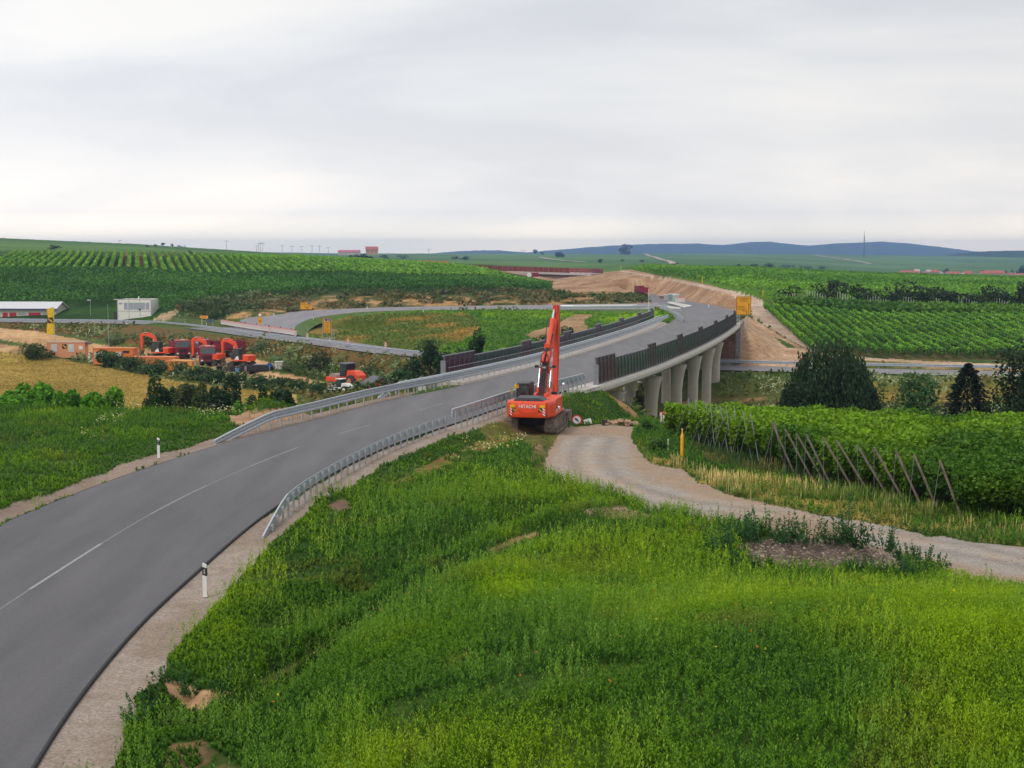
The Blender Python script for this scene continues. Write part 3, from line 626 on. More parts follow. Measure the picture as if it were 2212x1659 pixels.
# ---------------------------------------------------------------- crash barriers
M_galv = mat('galvanised_steel', (.50, .54, .58), .42, .55, var=.10, scale=6)
M_galv2 = mat('weathered_galvanised', (.40, .44, .49), .5, .45, var=.15, scale=4)
WB = [(0, .31), (.07, .27), (.07, .22), (.015, .18), (.015, .13), (.07, .09), (.07, .04), (0, 0), (-.02, .0), (-.02, .31)]
def rail(name, label, P, zt, side, mats=None, spacing=1.33, ramp=(0, 0), post_h=None, posts_face=1, group=None, railbar=False, two=False, spacer=.12):
    """P path array at ground level; zt = height of the beam top; side = +1 beam faces right of travel"""
    g, m = (mats or (M_galv, M_galv))
    s = np.concatenate([[0], np.cumsum(np.hypot(*(np.diff(P[:, :2], axis=0).T)))]); tot = s[-1]
    top = np.full(len(P), zt)
    if ramp[0]: top = np.minimum(top, .05+(zt-.05)*np.clip(s/ramp[0], 0, 1))
    if ramp[1]: top = np.minimum(top, .05+(zt-.05)*np.clip((tot-s)/ramp[1], 0, 1))
    c = Vector((P[0][0], P[0][1], P[0][2]))
    t = thing(name, label, 'crash barrier', c, 0, group)
    rel = P[:, :3]-np.array(c); bs_ = 1.25
    path = [(p[0], p[1], p[2]+tt-.39) for p, tt in zip(rel, top)]
    b = MB(); b.sweep(path, [(a*side, q*bs_) for a, q in WB]); b.build('beam', g, t)
    if railbar:
        b = MB(); b.sweep([(p[0], p[1], p[2]+.41) for p in path], [(-.06, 0), (.06, 0), (.06, .10), (-.06, .10)]); b.build('top_rail', g, t)
    if two:
        b = MB(); b.sweep([(p[0], p[1], p[2]) for p in path], [(-side*(spacer*2+a), q) for a, q in WB]); b.build('beam', g, t)
    n = int(tot/spacing); me = None; tp = 0
    for i in range(n+1):
        q = min(i*spacing+.2, tot); x_, y_, z_, h_ = (np.interp(q, s, a) for a in (rel[:, 0], rel[:, 1], rel[:, 2], top))
        if h_ < .22 or i >= 99: continue
        j = min(np.searchsorted(s, q), len(P)-1); a0 = P[max(j-1, 0)]; a1 = P[j]; an = math.atan2(a1[1]-a0[1], a1[0]-a0[0])
        if me is None:
            pb = MB(); off = -side*spacer
            pb.box(-.045, .045, off-.03, off+.03, -.35, 1.0); pb.box(-.04, .04, min(off, 0)+.02, max(off, 0)-.0, .74, .94)
            o = pb.build('post', m, t); me = o.data
        else:
            o = bpy.data.objects.new('post', me); scene.collection.objects.link(o); o.parent = t
        # local -y is right of travel
        o.location = (x_, y_, z_); o.rotation_euler = (0, 0, an if side < 0 else an); o.scale = (1, -1, h_-.02)
    return t
PL = MAIN[(ds > 70.5) & (ds < 206)]
rail('guard_rail', 'long galvanised crash barrier on the far side of the road, its near end sloping down', offset(PL, -5.0), .80, 1, ramp=(7, 0), railbar=True)
PL2 = MAIN[(ds > 93) & (ds < 203)]
rail('guard_rail', 'second galvanised barrier behind the first one, in front of the left noise screen', offset(PL2, -5.9), .86, 1, ramp=(3, 0), spacing=1.33)
PR1 = MAIN[(ds > 47.5) & (ds < 80.5)]; o1 = np.interp(PR1[:, 1], [47, 56, 80], [5.3, 4.95, 4.75])
rail('guard_rail', 'low crash barrier beginning at the near right roadside and sloping down to the gravel', offset(PR1, o1), .74, -1, mats=(M_galv, M_galv2), ramp=(4.5, 0), spacing=1.0)
PR2 = MAIN[(ds > 79.6) & (ds < 104)]
rail('guard_rail', 'taller barrier with top rail running from the low barrier to the right noise screen', offset(PR2, 5.1), 1.05, -1, mats=(M_galv, M_galv2), ramp=(0, 0), spacing=.95, railbar=True)
PR3 = MAIN[(ds > 188) & (ds < 232)]; o3 = np.interp(PR3[:, 1], [188, 205, 232], [4.6, 5.0, 5.6])
rail('guard_rail', 'bright barrier curving along the right verge beyond the viaduct', offset(PR3, o3), .85, -1, ramp=(0, 3), spacing=2, railbar=True)
jr = [(1476,697,0), (1462,686,-.3), (1447,677,-.6), (1438,669,-.9), (1432,665.5,-1.2)]
rail('guard_rail', 'curved barrier between the junction mouth and the left noise screen', resample([tuple(at(*p)) for p in jr], 1.5), .85, 1, spacing=2)
rr_ = RI[(RI[:, 0] > px_at(1180, 300))][::-1]
rail('guard_rail', 'thin barrier along the near edge of the ramp by the white islands', offset(np.column_stack([rr_, np.ones(len(rr_))]), 1.1), .8, 1, spacing=4, mats=(M_galv2, M_galv2))
uu = UNDER[(UNDER[:, 0] > -126)]
rail('guard_rail', 'long grey barrier along the near edge of the lower road', offset(uu[uu[:, 0] < -10], 2.8), .82, 1, spacing=4, mats=(M_galv2, M_galv2))
rail('guard_rail', 'grey barrier along the lower road, below the bare slope right of the viaduct', offset(uu[uu[:, 0] > 24], -3.6), .82, 1, spacing=4, mats=(M_galv2, M_galv2))
# ---------------------------------------------------------------- noise screens
def glassy(name, col, rough=.12, alpha=.55):
    m = bpy.data.materials.new(name); m.use_nodes = True; t = m.node_tree; b = t.nodes['Principled BSDF']
    b.inputs['Roughness'].default_value = rough; b.inputs['Base Color'].default_value = (*col, 1); b.inputs['Specular IOR Level'].default_value = .35
    g = nd(t, 'ShaderNodeNewGeometry'); nz = nd(t, 'ShaderNodeTexNoise'); nz.inputs['Scale'].default_value = .7; t.links.new(g.outputs['Position'], nz.inputs['Vector'])
    tr = nd(t, 'ShaderNodeBsdfTransparent'); tr.inputs[0].default_value = (*[min(1, .25+c*5) for c in col], 1)
    mr = nd(t, 'ShaderNodeMapRange'); mr.inputs[3].default_value = alpha-.12; mr.inputs[4].default_value = alpha+.12; t.links.new(nz.outputs['Fac'], mr.inputs[0])
    mx_ = nd(t, 'ShaderNodeMixShader'); t.links.new(mr.outputs[0], mx_.inputs[0]); t.links.new(tr.outputs[0], mx_.inputs[1]); t.links.new(b.outputs[0], mx_.inputs[2])
    t.links.new(mx_.outputs[0], t.nodes['Material Output'].inputs[0]); return m
M_gg = glassy('green_screen_glass', (.022, .055, .042), .22, .90); M_mg = glassy('maroon_screen_glass', (.06, .018, .032), .22, .92)
M_frame = mat('screen_frame', (.12, .11, .12), .55, var=.15); M_frame2 = mat('screen_rail', (.22, .22, .25), .5, .2, var=.15)
def curve_prof(h, n=5):        # leans out at the foot, in at the head
    return [(-.16*max(0, i/n-.25)**1.7, h*i/n) for i in range(n+1)]
def panel_mesh(h, wdt, th=.03):
    b = MB(); pr = curve_prof(h); n = len(pr)
    vs = [(xx, -p[0], p[1]) for xx in (0, wdt) for p in pr]+[(xx, -p[0]-th, p[1]) for xx in (0, wdt) for p in pr]
    fs = []
    for s_ in (0, 2*n):
        fs += [(s_+i, s_+i+1, s_+n+i+1, s_+n+i) for i in range(n-1)]
    fs += [(0, n, 3*n, 2*n), (n-1, 2*n-1, 4*n-1, 3*n-1)]
    b.add(vs, fs); return b
def screen(name, label, P, side, lay, seg, h1=1.62, h2=1.95, handrail=False):
    """side=+1: concave side faces left of travel"""
    s = np.concatenate([[0], np.cumsum(np.hypot(*(np.diff(P[:, :2], axis=0).T)))]); tot = s[-1]
    t = thing(name, label, 'noise screen', tuple(P[0][:3])); O = P[0][:3]; i = 0; q = 0; meshes = {}; tops = MB(); base_ = MB(); k = 0
    def pos(q): return np.array([np.interp(q, s, P[:, c]) for c in range(3)])-O
    seq = []
    while q+seg <= tot:
        seq.append(lay(i)); q += seg; i += 1
    for i, red in enumerate(seq):
        a, b_ = pos(i*seg), pos((i+1)*seg); an = math.atan2(b_[1]-a[1], b_[0]-a[0]); h = h2 if red else h1
        key = red
        if key not in meshes:
            o = panel_mesh(h, seg-.05).build('panel', M_mg if red else M_gg, t); meshes[key] = o.data
        elif i < 99:
            o = bpy.data.objects.new('panel', meshes[key]); scene.collection.objects.link(o); o.parent = t
        o.location = a; o.rotation_euler = (0, 0, an); o.scale = (1, side, 1)
        hp = h if (i == 0 or seq[i-1] == red) else h2
        pr = curve_prof(hp+.06)
        posts = MB()
        poly = [(-p[0]*side, p[1]) for p in pr]+[(-p[0]*side-.10*side, p[1]) for p in pr[::-1]]
        posts.prism([(p[0]+.02*side, p[1]) for p in poly], -.035, .03, 'x')
        if i < 99:
            po = posts.build('post', M_frame, t); po.location = a; po.rotation_euler = (0, 0, an)
        tops.x = Matrix.Translation(a) @ Matrix.Rotation(an, 4, 'Z'); topy = -pr[-1][0]*side; hh = h
        tops.box(0, seg, topy-.08, topy+.06, h, h+.07); base_.x = tops.x; base_.box(0, seg, -.10 if side > 0 else -.06, .06 if side > 0 else .10, -.02, .06)
    a = pos(0); posts = MB(); posts.x = Matrix.Translation(a) @ Matrix.Rotation(math.atan2(*(pos(seg)[[1, 0]]-a[[1, 0]])), 4, 'Z'); posts.box(-.25, -.06, -.22, .16, -.1, 1.5)
    posts.build('end_post', M_frame2, t); tops.build('top_frame', M_frame2 if handrail else M_frame, t); base_.build('base_frame', M_frame, t)
    if handrail:
        hb = MB(); pts = [pos(x_) for x_ in np.arange(0, tot, 1.5)]
        for a, b_ in zip(pts, pts[1:]): hb.cyl((a[0]+.35, a[1]-.1, a[2]+.95), (b_[0]+.35, b_[1]-.1, b_[2]+.95), .035, n=6)
        hb.build('handrail', M_frame2, t)
    return t
PSR = MAIN[(ds > 104.6) & (ds < 193.5)]
def layR(i):
    if i < 5: return True
    return (i-5) % 14 >= 11
screen('noise_screen', 'right noise screen of dark green glass with taller maroon groups along the viaduct edge', offset(PSR, 5.45, .17), 1, layR, 1.0)
PSL = MAIN[(ds > 105) & (ds < 205)]
def layL(i):
    if i < 6: return True
    return (i-6) % 15 >= 12
screen('noise_screen', 'left noise screen of green glass and maroon panels behind two crash barriers', offset(PSL, -6.95, .12), -1, layL, 1.02, 1.5, 1.85, True)
# ---------------------------------------------------------------- foliage
rng = np.random.default_rng(7)
def leaf_mesh(name, P, S, C, m, parent=None, shape='leaf', up=.35, U=None, aspect=.5, norm=None):
    """one quad per point: P (n,3), S sizes, C colours"""
    n = len(P)
    if U is None:
        U = rng.normal(size=(n, 3)); U[:, 2] = U[:, 2]*.6+up; U /= np.linalg.norm(U, axis=1)[:, None]
    V = rng.normal(size=(n, 3)); V -= (V*U).sum(1)[:, None]*U; V /= np.linalg.norm(V, axis=1)[:, None]
    S = np.broadcast_to(S, n)[:, None]; a = U*S*.5; b = V*S*.5*aspect
    if shape == 'leaf': co = np.stack([P-a, P-b+a*.1, P+a, P+b+a*.1], 1)
    else: co = np.stack([P-a-b, P+a-b, P+a+b, P-a+b], 1)
    return raw_quads(name, co.reshape(-1, 3), np.repeat(C, 4, 0), m, parent)
def raw_quads(name, co, C, m, parent=None, tri=False):
    k = 3 if tri else 4; n = len(co)//k
    me = bpy.data.meshes.new(name); me.vertices.add(n*k); me.vertices.foreach_set('co', co.astype(np.float32).ravel())
    me.loops.add(n*k); me.loops.foreach_set('vertex_index', np.arange(n*k, dtype=np.int32))
    me.polygons.add(n); me.polygons.foreach_set('loop_start', np.arange(0, n*k, k, dtype=np.int32))
    me.update(calc_edges=True)
    ca = me.color_attributes.new('col', 'FLOAT_COLOR', 'POINT'); ca.data.foreach_set('color', np.column_stack([C, np.ones(len(C))]).astype(np.float32).ravel())
    me.materials.append(m); o = bpy.data.objects.new(name, me); scene.collection.objects.link(o)
    if parent is not None: o.parent = parent
    return o
def mixc(a, b, t): t = np.asarray(t)[:, None]; return a*(1-t)+b*t
def jitter(C, v=.18): return C*(1+rng.uniform(-v, v, (len(C), 1)))*(1+rng.uniform(-.06, .06, C.shape))
ZN = [z[0] for z in ZONES]
def scatter(n, x0, x1, y0, y1, zones=None, extra=0, px_pad=60):
    """random ground points inside the named zones"""
    x = rng.uniform(x0, x1, n); y = rng.uniform(y0, y1, n)
    k = np.abs(x/y) < (1106+px_pad)/3000; x = x[k]; y = y[k]; z = height(x, y); px, py = proj(x, y, z)
    _, zid = zone_eval(px, py, x, y, y)
    nm = np.array(ZN+['none'])[zid]
    if zones is not None: k = np.isin(nm, zones); x, y, z, px, py, nm = x[k], y[k], z[k], px[k], py[k], nm[k]
    # nothing grows on the asphalt
    D = ((x[:, None]-MAIN[None, ::3, 0])**2+(y[:, None]-MAIN[None, ::3, 1])**2); j = D.argmin(1); q = np.sqrt(D[np.arange(len(x)), j]); k = q > MAIN[::3][j, 3]+.6+extra
    for Q in (UNDER[::2], RAMP[::2]):
        D = ((x[:, None]-Q[None, :, 0])**2+(y[:, None]-Q[None, :, 1])**2); j = D.argmin(1); k &= np.sqrt(D[np.arange(len(x)), j]) > Q[j, 3]+.9
    k &= ~((np.abs(x-1.4) < 2.9) & (y > 81) & (y < 92))
    k &= ~((q < 7.5) & (y > 104) & (y < 195) & (z > -1.2))
    return x[k], y[k], z[k], px[k], py[k], nm[k]
# ---- tall weeds of the foreground
BR = [[(330,1400),(400,1330),(520,1190),(600,1110),(660,1090),(640,1110)] + [(640,1110)]*0 + [(700,1080),(800,1010),(860,1000),(800,1060),(760,1130),(700,1220),(600,1330),(450,1470),(360,1480)],
      [(395,1400),(470,1300),(560,1190),(640,1110),(700,1080),(800,1010),(860,1000),(800,1060),(760,1130),(700,1220),(600,1330),(450,1470),(380,1470)],
      [(1180,1200),(1300,1150),(1450,1160),(1600,1230),(1800,1250),(2050,1270),(2300,1300),(2300,1520),(2150,1500),(2000,1440),(1850,1400),(1700,1380),(1500,1330),(1300,1300),(1180,1270)],
      [(1950,1560),(2300,1500),(2300,1700),(1900,1700)], [(800,1560),(1300,1600),(1500,1700),(700,1700)],
      [(1250,1020),(1300,1060),(1400,1100),(1400,1140),(1250,1120),(1150,1090),(1000,1080),(950,1010),(1100,980)],
      [(0,1060),(60,1010),(120,1000),(200,1010),(260,980),(100,1060)]]
c_blue = srgb(46, 88, 28, 1.5); c_mid = srgb(66, 106, 20, 1.5); c_yel = srgb(120, 148, 8, 1.35); c_brn = srgb(130, 104, 50, 1.2); c_dk = srgb(34, 66, 32, 1.3)
def soft_in(px, py, x, y, k=9):
    s = np.zeros(len(x))
    for j in range(k):
        ox, oy = 130*math.cos(j*2.4)*math.sqrt((j+.5)/k), 80*math.sin(j*2.4)*math.sqrt((j+.5)/k); m_ = np.zeros(len(x), bool)
        for P in BR: m_ |= inpoly(px+ox+(fbm(x, y, 2, 77)-.5)*260, py+oy+(fbm(x, y, 2, 79)-.5)*160, P)
        s += m_
    return s/k
def weeds(name, n, y0, y1, hs, per, lsz, zones, kind='stuff', x0=-40, x1=40, pad=60):
    x, y, z, px, py, nm = scatter(n, x0, x1, y0, y1, zones, px_pad=pad)
    if pad > 500: k = (px > 2230) | (y < 19); x, y, z, px, py, nm = x[k], y[k], z[k], px[k], py[k], nm[k]
    patch = fbm(x, y*.55, 3.0, 71, 4); bright = soft_in(px, py, x, y)
    thin = fbm(x, y, 2.2, 73, 3); bare = np.isin(nm, ['gullybare', 'dirtex', 'dirtfront', 'moundl', 'mound', 'patchred', 'nearsand', 'abutbare'])
    keep = np.where(nm == 'straw', rng.random(len(x)) < .4, True) & np.where(bare, ((thin > .62) | (rng.random(len(x)) < .04)) & (nm != 'mound') & (nm != 'gullybare'), rng.random(len(x)) < np.clip((thin-.18)*5, .25, 1)); x, y, z, px, py, nm, patch, bright, thin = (a[keep] for a in (x, y, z, px, py, nm, patch, bright, thin))
    nn = len(x); lean = rng.normal(scale=.10, size=(nn, 2)); h = hs*rng.uniform(.55, 1.25, nn)*(0.75+.6*thin)
    t = np.clip((patch-.47)*5+.25, 0, 1); base = mixc(c_blue, c_mid, t); yb = np.clip(.06+.62*bright*np.clip((patch-.30)*3.2, 0, 1)+np.clip((patch-.62)*4, 0, .6), 0, 1)
    base = mixc(base, c_yel, yb*.85)
    base = np.where((fbm(x, y, 2.4, 91, 3) > .72)[:, None], base*.75+c_brn*.25, base)
    h = h*(.85+.35*bright)
    em = np.min([((x[:, None]-MAIN[None, :, 0])**2+(y[:, None]-MAIN[None, :, 1])**2).min(1)], 0); h = h*np.clip((np.sqrt(em)-6.0)/5, .35, 1)
    d = np.sqrt(((x[:, None]-GULLY[None, ::4, 0])**2+(y[:, None]-GULLY[None, ::4, 1])**2).min(1)); gd = d < .85; h[gd] *= .5; base[gd] = base[gd]*.45+c_dk*.35  # gully shade deepened by darkening the colour of its plants
    co = []; cc = []
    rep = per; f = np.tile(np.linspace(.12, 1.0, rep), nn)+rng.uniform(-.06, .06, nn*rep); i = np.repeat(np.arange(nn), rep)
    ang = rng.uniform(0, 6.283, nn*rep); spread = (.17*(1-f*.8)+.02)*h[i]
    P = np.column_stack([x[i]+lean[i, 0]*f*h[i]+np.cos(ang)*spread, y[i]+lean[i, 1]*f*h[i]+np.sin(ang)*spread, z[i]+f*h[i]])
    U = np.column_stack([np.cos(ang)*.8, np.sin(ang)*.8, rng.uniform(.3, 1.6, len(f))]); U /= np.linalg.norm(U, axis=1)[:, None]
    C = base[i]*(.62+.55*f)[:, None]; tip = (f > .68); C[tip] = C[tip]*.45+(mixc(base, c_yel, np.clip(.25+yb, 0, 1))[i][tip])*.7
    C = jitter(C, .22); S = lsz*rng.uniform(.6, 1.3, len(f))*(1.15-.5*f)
    o = leaf_mesh(name, P, S, C, M_leaf, U=U, aspect=.34); tag(o, kind=kind)
    return o
W_NEAR = ['near', 'gullybare', 'dirtfront', 'patchred', 'moundl', 'mound', 'dirtex', 'straw', 'abutslope', 'abutbare', 'gravel_none', 'nearsand']
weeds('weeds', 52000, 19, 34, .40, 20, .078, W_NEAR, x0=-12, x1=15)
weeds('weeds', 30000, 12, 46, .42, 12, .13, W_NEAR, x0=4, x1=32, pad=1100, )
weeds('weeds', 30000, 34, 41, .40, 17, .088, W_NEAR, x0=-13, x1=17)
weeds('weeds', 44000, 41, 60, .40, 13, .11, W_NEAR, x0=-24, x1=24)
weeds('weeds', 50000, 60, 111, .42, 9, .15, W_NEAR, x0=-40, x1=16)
# dark tall mugwort round the gravel heap and along the track edge
def plants(name, pts, hs, nst, col, per=26, lsz=.16, r=.35, label=None, cat='plant', group=None, yel=0):
    for (px, py, sc) in pts:
        g = ground_at(px, py); n = nst; a = rng.uniform(0, 6.28, n); q = r*sc*np.sqrt(rng.random(n)); h = hs*sc*rng.uniform(.55, 1.1, n)*(1-.35*q/(r*sc))
        i = np.repeat(np.arange(n), per); f = rng.uniform(.08, 1, n*per); aa = rng.uniform(0, 6.28, n*per); sp_ = .13*(1.1-f)*h[i]
        P = np.column_stack([np.cos(a[i])*q[i]*(1+.25*f)+np.cos(aa)*sp_, np.sin(a[i])*q[i]*(1+.25*f)+np.sin(aa)*sp_, f*h[i]])
        U = np.column_stack([np.cos(aa), np.sin(aa), rng.uniform(.1, 1.2, len(f))]); U /= np.linalg.norm(U, axis=1)[:, None]
        C = jitter(np.tile(col, (len(f), 1))*(.7+.5*f)[:, None], .2)
        t = thing(name, label(px) if callable(label) else label, cat, g, 0, group)
        leaf_mesh('leaves', P, lsz*sc**.3*rng.uniform(.6, 1.2, len(f))*(1.2-.6*f), C, M_leaf, t, U=U, aspect=.36)
        b = MB()
        for j in range(min(n, 9)):
            b.cyl((math.cos(a[j])*q[j]*.6, math.sin(a[j])*q[j]*.6, -.05), (math.cos(a[j])*q[j]*1.2, math.sin(a[j])*q[j]*1.2, h[j]*.9), .014, .006, 5)
        b.build('stem', mat('green_stem', lin((70, 92, 40)), .8), t)
MUG = [(1585,1165,1.0),(1625,1160,.9),(1655,1168,1.25),(1700,1170,.8),(1745,1172,1.0),(1800,1175,.8),(1828,1170,1.2),(1855,1180,.7),(1915,1190,.95),(1955,1215,.9),(1990,1230,1.25),(2020,1240,1.0),(1940,1250,.9),(1890,1245,.9),(1840,1240,.8),(1560,1195,1.0),(1600,1230,.9),(1650,1240,.8),(1980,1258,.8),(1530,1170,.7)]
plants('mugwort', [(a, b, c*(1.2 if b < 1200 else .9)) for a, b, c in MUG], 1.0, 15, srgb(42, 78, 38, 1.5), per=30, lsz=.15, r=.5, label='dark green leafy mugwort growing around the gravel heap by the track', cat='plant', group='mugwort plants around the gravel heap')
plants('mugwort', [(1050+x_, y_, s_) for x_, y_, s_ in ((1020,1290,.7),(1075,1300,.6),(1110,1310,.6),(1150,1322,.7))], .8, 9, srgb(48, 86, 38, 1.5), per=24, lsz=.13, r=.35, label='young green mugwort at the bare near edge of the gravel track on the right', group='mugwort along the right end of the track')
plants('mugwort', [(700,1085,.8),(728,1068,.8),(370,1475,.9),(420,1500,.8),(470,1495,.7),(300,1560,.8),(320,1525,1.0)], .7, 12, srgb(44, 84, 36, 1.5), per=28, lsz=.12, r=.42, label='low bushy green weed spilling onto the gravel shoulder', group='weeds at the shoulder edge')
# straw-coloured dry grass beside the track
def blades(name, x, y, z, h, w_, C, lean=.25, kind='stuff'):
    n = len(x); a = rng.uniform(0, 6.28, n); l = lean*h*rng.random(n); dx_ = np.cos(a); dy_ = np.sin(a)
    B = np.column_stack([x, y, z]); T = B+np.column_stack([dx_*l, dy_*l, h]); s = np.column_stack([-dy_, dx_, np.zeros(n)])*np.asarray(w_)[..., None]*.5
    M_ = (B+T)/2+np.column_stack([-dx_*l*.2, -dy_*l*.2, h*.1])
    co = np.stack([B-s*.6, B+s*.6, M_+s, M_-s], 1); co2 = np.stack([M_-s, M_+s, T+s*.15, T-s*.15], 1)
    co = np.concatenate([co, co2], 1).reshape(-1, 3)
    return tag(raw_quads(name, co, np.repeat(C, 8, 0)*np.tile(np.repeat([.75, 1.15], 4), n)[:, None], M_leaf), kind=kind)
x, y, z, px, py, nm = scatter(60000, 8, 25, 44, 82, ['straw'])
q = fbm(x, y, 1.6, 22, 3); k = rng.random(len(x)) < np.clip((q-.42)*3.5, .05, .8); x, y, z, q = x[k], y[k], z[k], q[k]
sy = fbm(x, y, 2.6, 29, 3); C = jitter(mixc(srgb(198, 176, 116, 1.25), srgb(88, 112, 42, 1.4), np.clip((sy-.56)*6+.2, 0, 1)), .2)
blades('dry_grass', x, y, z, .40*rng.uniform(.5, 1.5, len(x))*(.5+q), .03, C)
x, y, z, px, py, nm = scatter(26000, 10, 40, 46, 86, ['undervine'])
C = jitter(mixc(srgb(60, 88, 36, 1.4), srgb(130, 122, 60, 1.2), np.clip((fbm(x, y, 2, 41)-.55)*5, 0, 1)), .2)
blades('vineyard_grass', x, y, z, .32*rng.uniform(.5, 1.4, len(x)), .035, C)
# white and yellow flower heads on the left bank and round the excavator
def flowers(name, n, polys, y0, y1, c1, c2, hgt=.55, size=.06, x0=-40, x1=20):
    x, y, z, px, py, nm = scatter(n, x0, x1, y0, y1, None)
    k = np.zeros(len(x), bool)
    for P in polys: k |= inpoly(px, py, P)
    k &= fbm(x, y, 1.6, 61, 3) > .46; x, y, z = x[k], y[k], z[k]
    P = np.column_stack([x, y, z+hgt*rng.uniform(.7, 1.3, len(x))]); C = np.where(rng.random(len(x))[:, None] < .6, c1, c2)
    U = rng.normal(size=(len(x), 3)); U[:, 2] *= .2; U /= np.linalg.norm(U, axis=1)[:, None]
    tag(leaf_mesh(name, P, size*rng.uniform(.6, 1.4, len(x)), C, M_leaf, U=U, aspect=.9, shape='quad'), kind='stuff')
flowers('wild_flowers', 11000, [[(180,865),(330,868),(430,872),(520,905),(500,915),(400,905),(250,893),(60,885),(0,878),(0,866)], [(150,950),(260,900),(290,925),(200,965)]], 60, 96, srgb(214, 214, 170), srgb(188, 190, 90), x0=-40, x1=-12)
flowers('wild_flowers', 9000, [[(1000,930),(1100,925),(1150,940),(1120,980),(1010,985)], [(1020,950),(960,985),(890,1020),(1000,1000)]], 55, 90, srgb(214, 214, 160), srgb(206, 200, 60), .4, .06, x0=-12, x1=6)
flowers('wild_flowers', 300, [[(400,1300),(1600,1300),(2200,1300),(2200,1650),(300,1650)]], 24, 40, srgb(200, 190, 30), srgb(190, 120, 30), .6, .035, x0=-12, x1=16)
# ---- crops and rough growth further off
def tufts(name, n, box, zones, h, wd, c1, c2, ps, kind='stuff', per=3, thr=None, seed=5, lab=None):
    x, y, z, px, py, nm = scatter(n, *box, zones)
    q = fbm(x, y, ps, seed, 4)
    if thr is not None: k = q > thr; x, y, z, q = x[k], y[k], z[k], q[k]
    hh = h*rng.uniform(.5, 1.3, len(x))*(.6+.8*q); i = np.repeat(np.arange(len(x)), per)
    P = np.column_stack([x[i], y[i], z[i]])+rng.normal(size=(len(i), 3))*[wd*.35, wd*.35, 0]+np.column_stack([0*i, 0*i, hh[i]*rng.uniform(.15, .95, len(i))])
    C = jitter(mixc(c1, c2, np.clip((fbm(x, y, ps*1.7, seed+3, 3)-.5)*6+.5, 0, 1))[i], .2)
    return tag(leaf_mesh(name, P, wd*rng.uniform(.6, 1.3, len(i)), C, M_leaf, aspect=.6), kind=kind)
tufts('wheat', 60000, (-105, -30, 150, 262), ['wheat'], .18, .24, srgb(176, 152, 80, 1.12), srgb(160, 138, 70, 1.12), 14, per=2)
tufts('meadow_grass', 26000, (-110, 60, 160, 320), ['brownslope'], .55, .6, srgb(126, 96, 52, 1.2), srgb(84, 96, 44, 1.3), 5)
tufts('meadow_grass', 24000, (-60, 130, 98, 300), ['valley', 'rgold'], .7, .7, srgb(80, 98, 46, 1.3), srgb(112, 104, 54, 1.2), 6)
tufts('meadow_grass', 40000, (-80, 60, 200, 320), ['loop', 'loopbrown', 'loopbright'], .35, .5, srgb(92, 126, 34, 1.3), srgb(140, 118, 58, 1.2), 8) if False else None
x, y, z, px, py, nm = scatter(60000, -55, 45, 200, 318, ['loop', 'loopbrown', 'loopbright'])
C0, _ = zone_eval(px, py, x, y, y); C = jitter(C0*1.75, .18); k = rng.random(len(x)) < .9
P = np.column_stack([x, y, z+rng.uniform(.05, .4, len(x))]); tag(leaf_mesh('meadow_grass', P[k], .5*rng.uniform(.6, 1.3, k.sum()), C[k], M_leaf, aspect=.6), kind='stuff')
tufts('scrub', 16000, (-75, 60, 290, 348), ['cut', 'cutcap', 'bank', 'brush'], .9, .9, srgb(74, 88, 48, 1.3), srgb(112, 104, 66, 1.2), 3.5, thr=.5)
tufts('scrub', 9000, (-80, -10, 180, 300), ['brownslope', 'valley'], 1.2, .8, srgb(128, 140, 92, 1.0), srgb(72, 96, 50, 1.15), 6, thr=.55, seed=15)
tufts('scrub', 5000, (-120, -60, 290, 350), ['bank'], 1.5, .9, srgb(110, 124, 80, 1.0), srgb(64, 88, 44, 1.15), 4, thr=.5, seed=19)
# ---- the big unbroken vineyard on the left hillside: rows run across the view, one green mass
def vine_mass(name, n, box, zones, c1, c2, rowsp, ang, h=1.9, size=.8, ps=22):
    x, y, z, px, py, nm = scatter(n, *box, zones)
    if 'leftvine' in zones: k = (y > 333) | (px > 345); x, y, z, px, py = x[k], y[k], z[k], px[k], py[k]
    # pull the clumps onto their rows
    ux, uy = -math.sin(ang), math.cos(ang); t = x*ux+y*uy; tr = np.round(t/rowsp)*rowsp; x = x+(tr-t)*ux*.85; y = y+(tr-t)*uy*.85
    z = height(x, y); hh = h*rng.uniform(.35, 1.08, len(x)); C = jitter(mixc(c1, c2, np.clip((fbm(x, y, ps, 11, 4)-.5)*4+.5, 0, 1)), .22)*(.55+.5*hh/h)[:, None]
    P = np.column_stack([x+rng.normal(size=len(x))*.2, y+rng.normal(size=len(x))*.2, z+hh])
    return tag(leaf_mesh(name, P, size*rng.uniform(.5, 1.2, len(x)), C, M_leaf, aspect=.75), kind='stuff')
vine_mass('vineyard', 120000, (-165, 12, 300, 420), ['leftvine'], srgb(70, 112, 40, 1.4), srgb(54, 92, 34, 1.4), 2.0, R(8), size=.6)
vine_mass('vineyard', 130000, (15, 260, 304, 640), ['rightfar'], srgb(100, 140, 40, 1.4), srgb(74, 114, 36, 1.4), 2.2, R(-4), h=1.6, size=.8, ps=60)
vine_mass('vineyard', 16000, (35, 110, 268, 286), ['rvine'], srgb(84, 120, 38, 1.25), srgb(60, 98, 34, 1.25), 2.6, R(-3), size=.8)
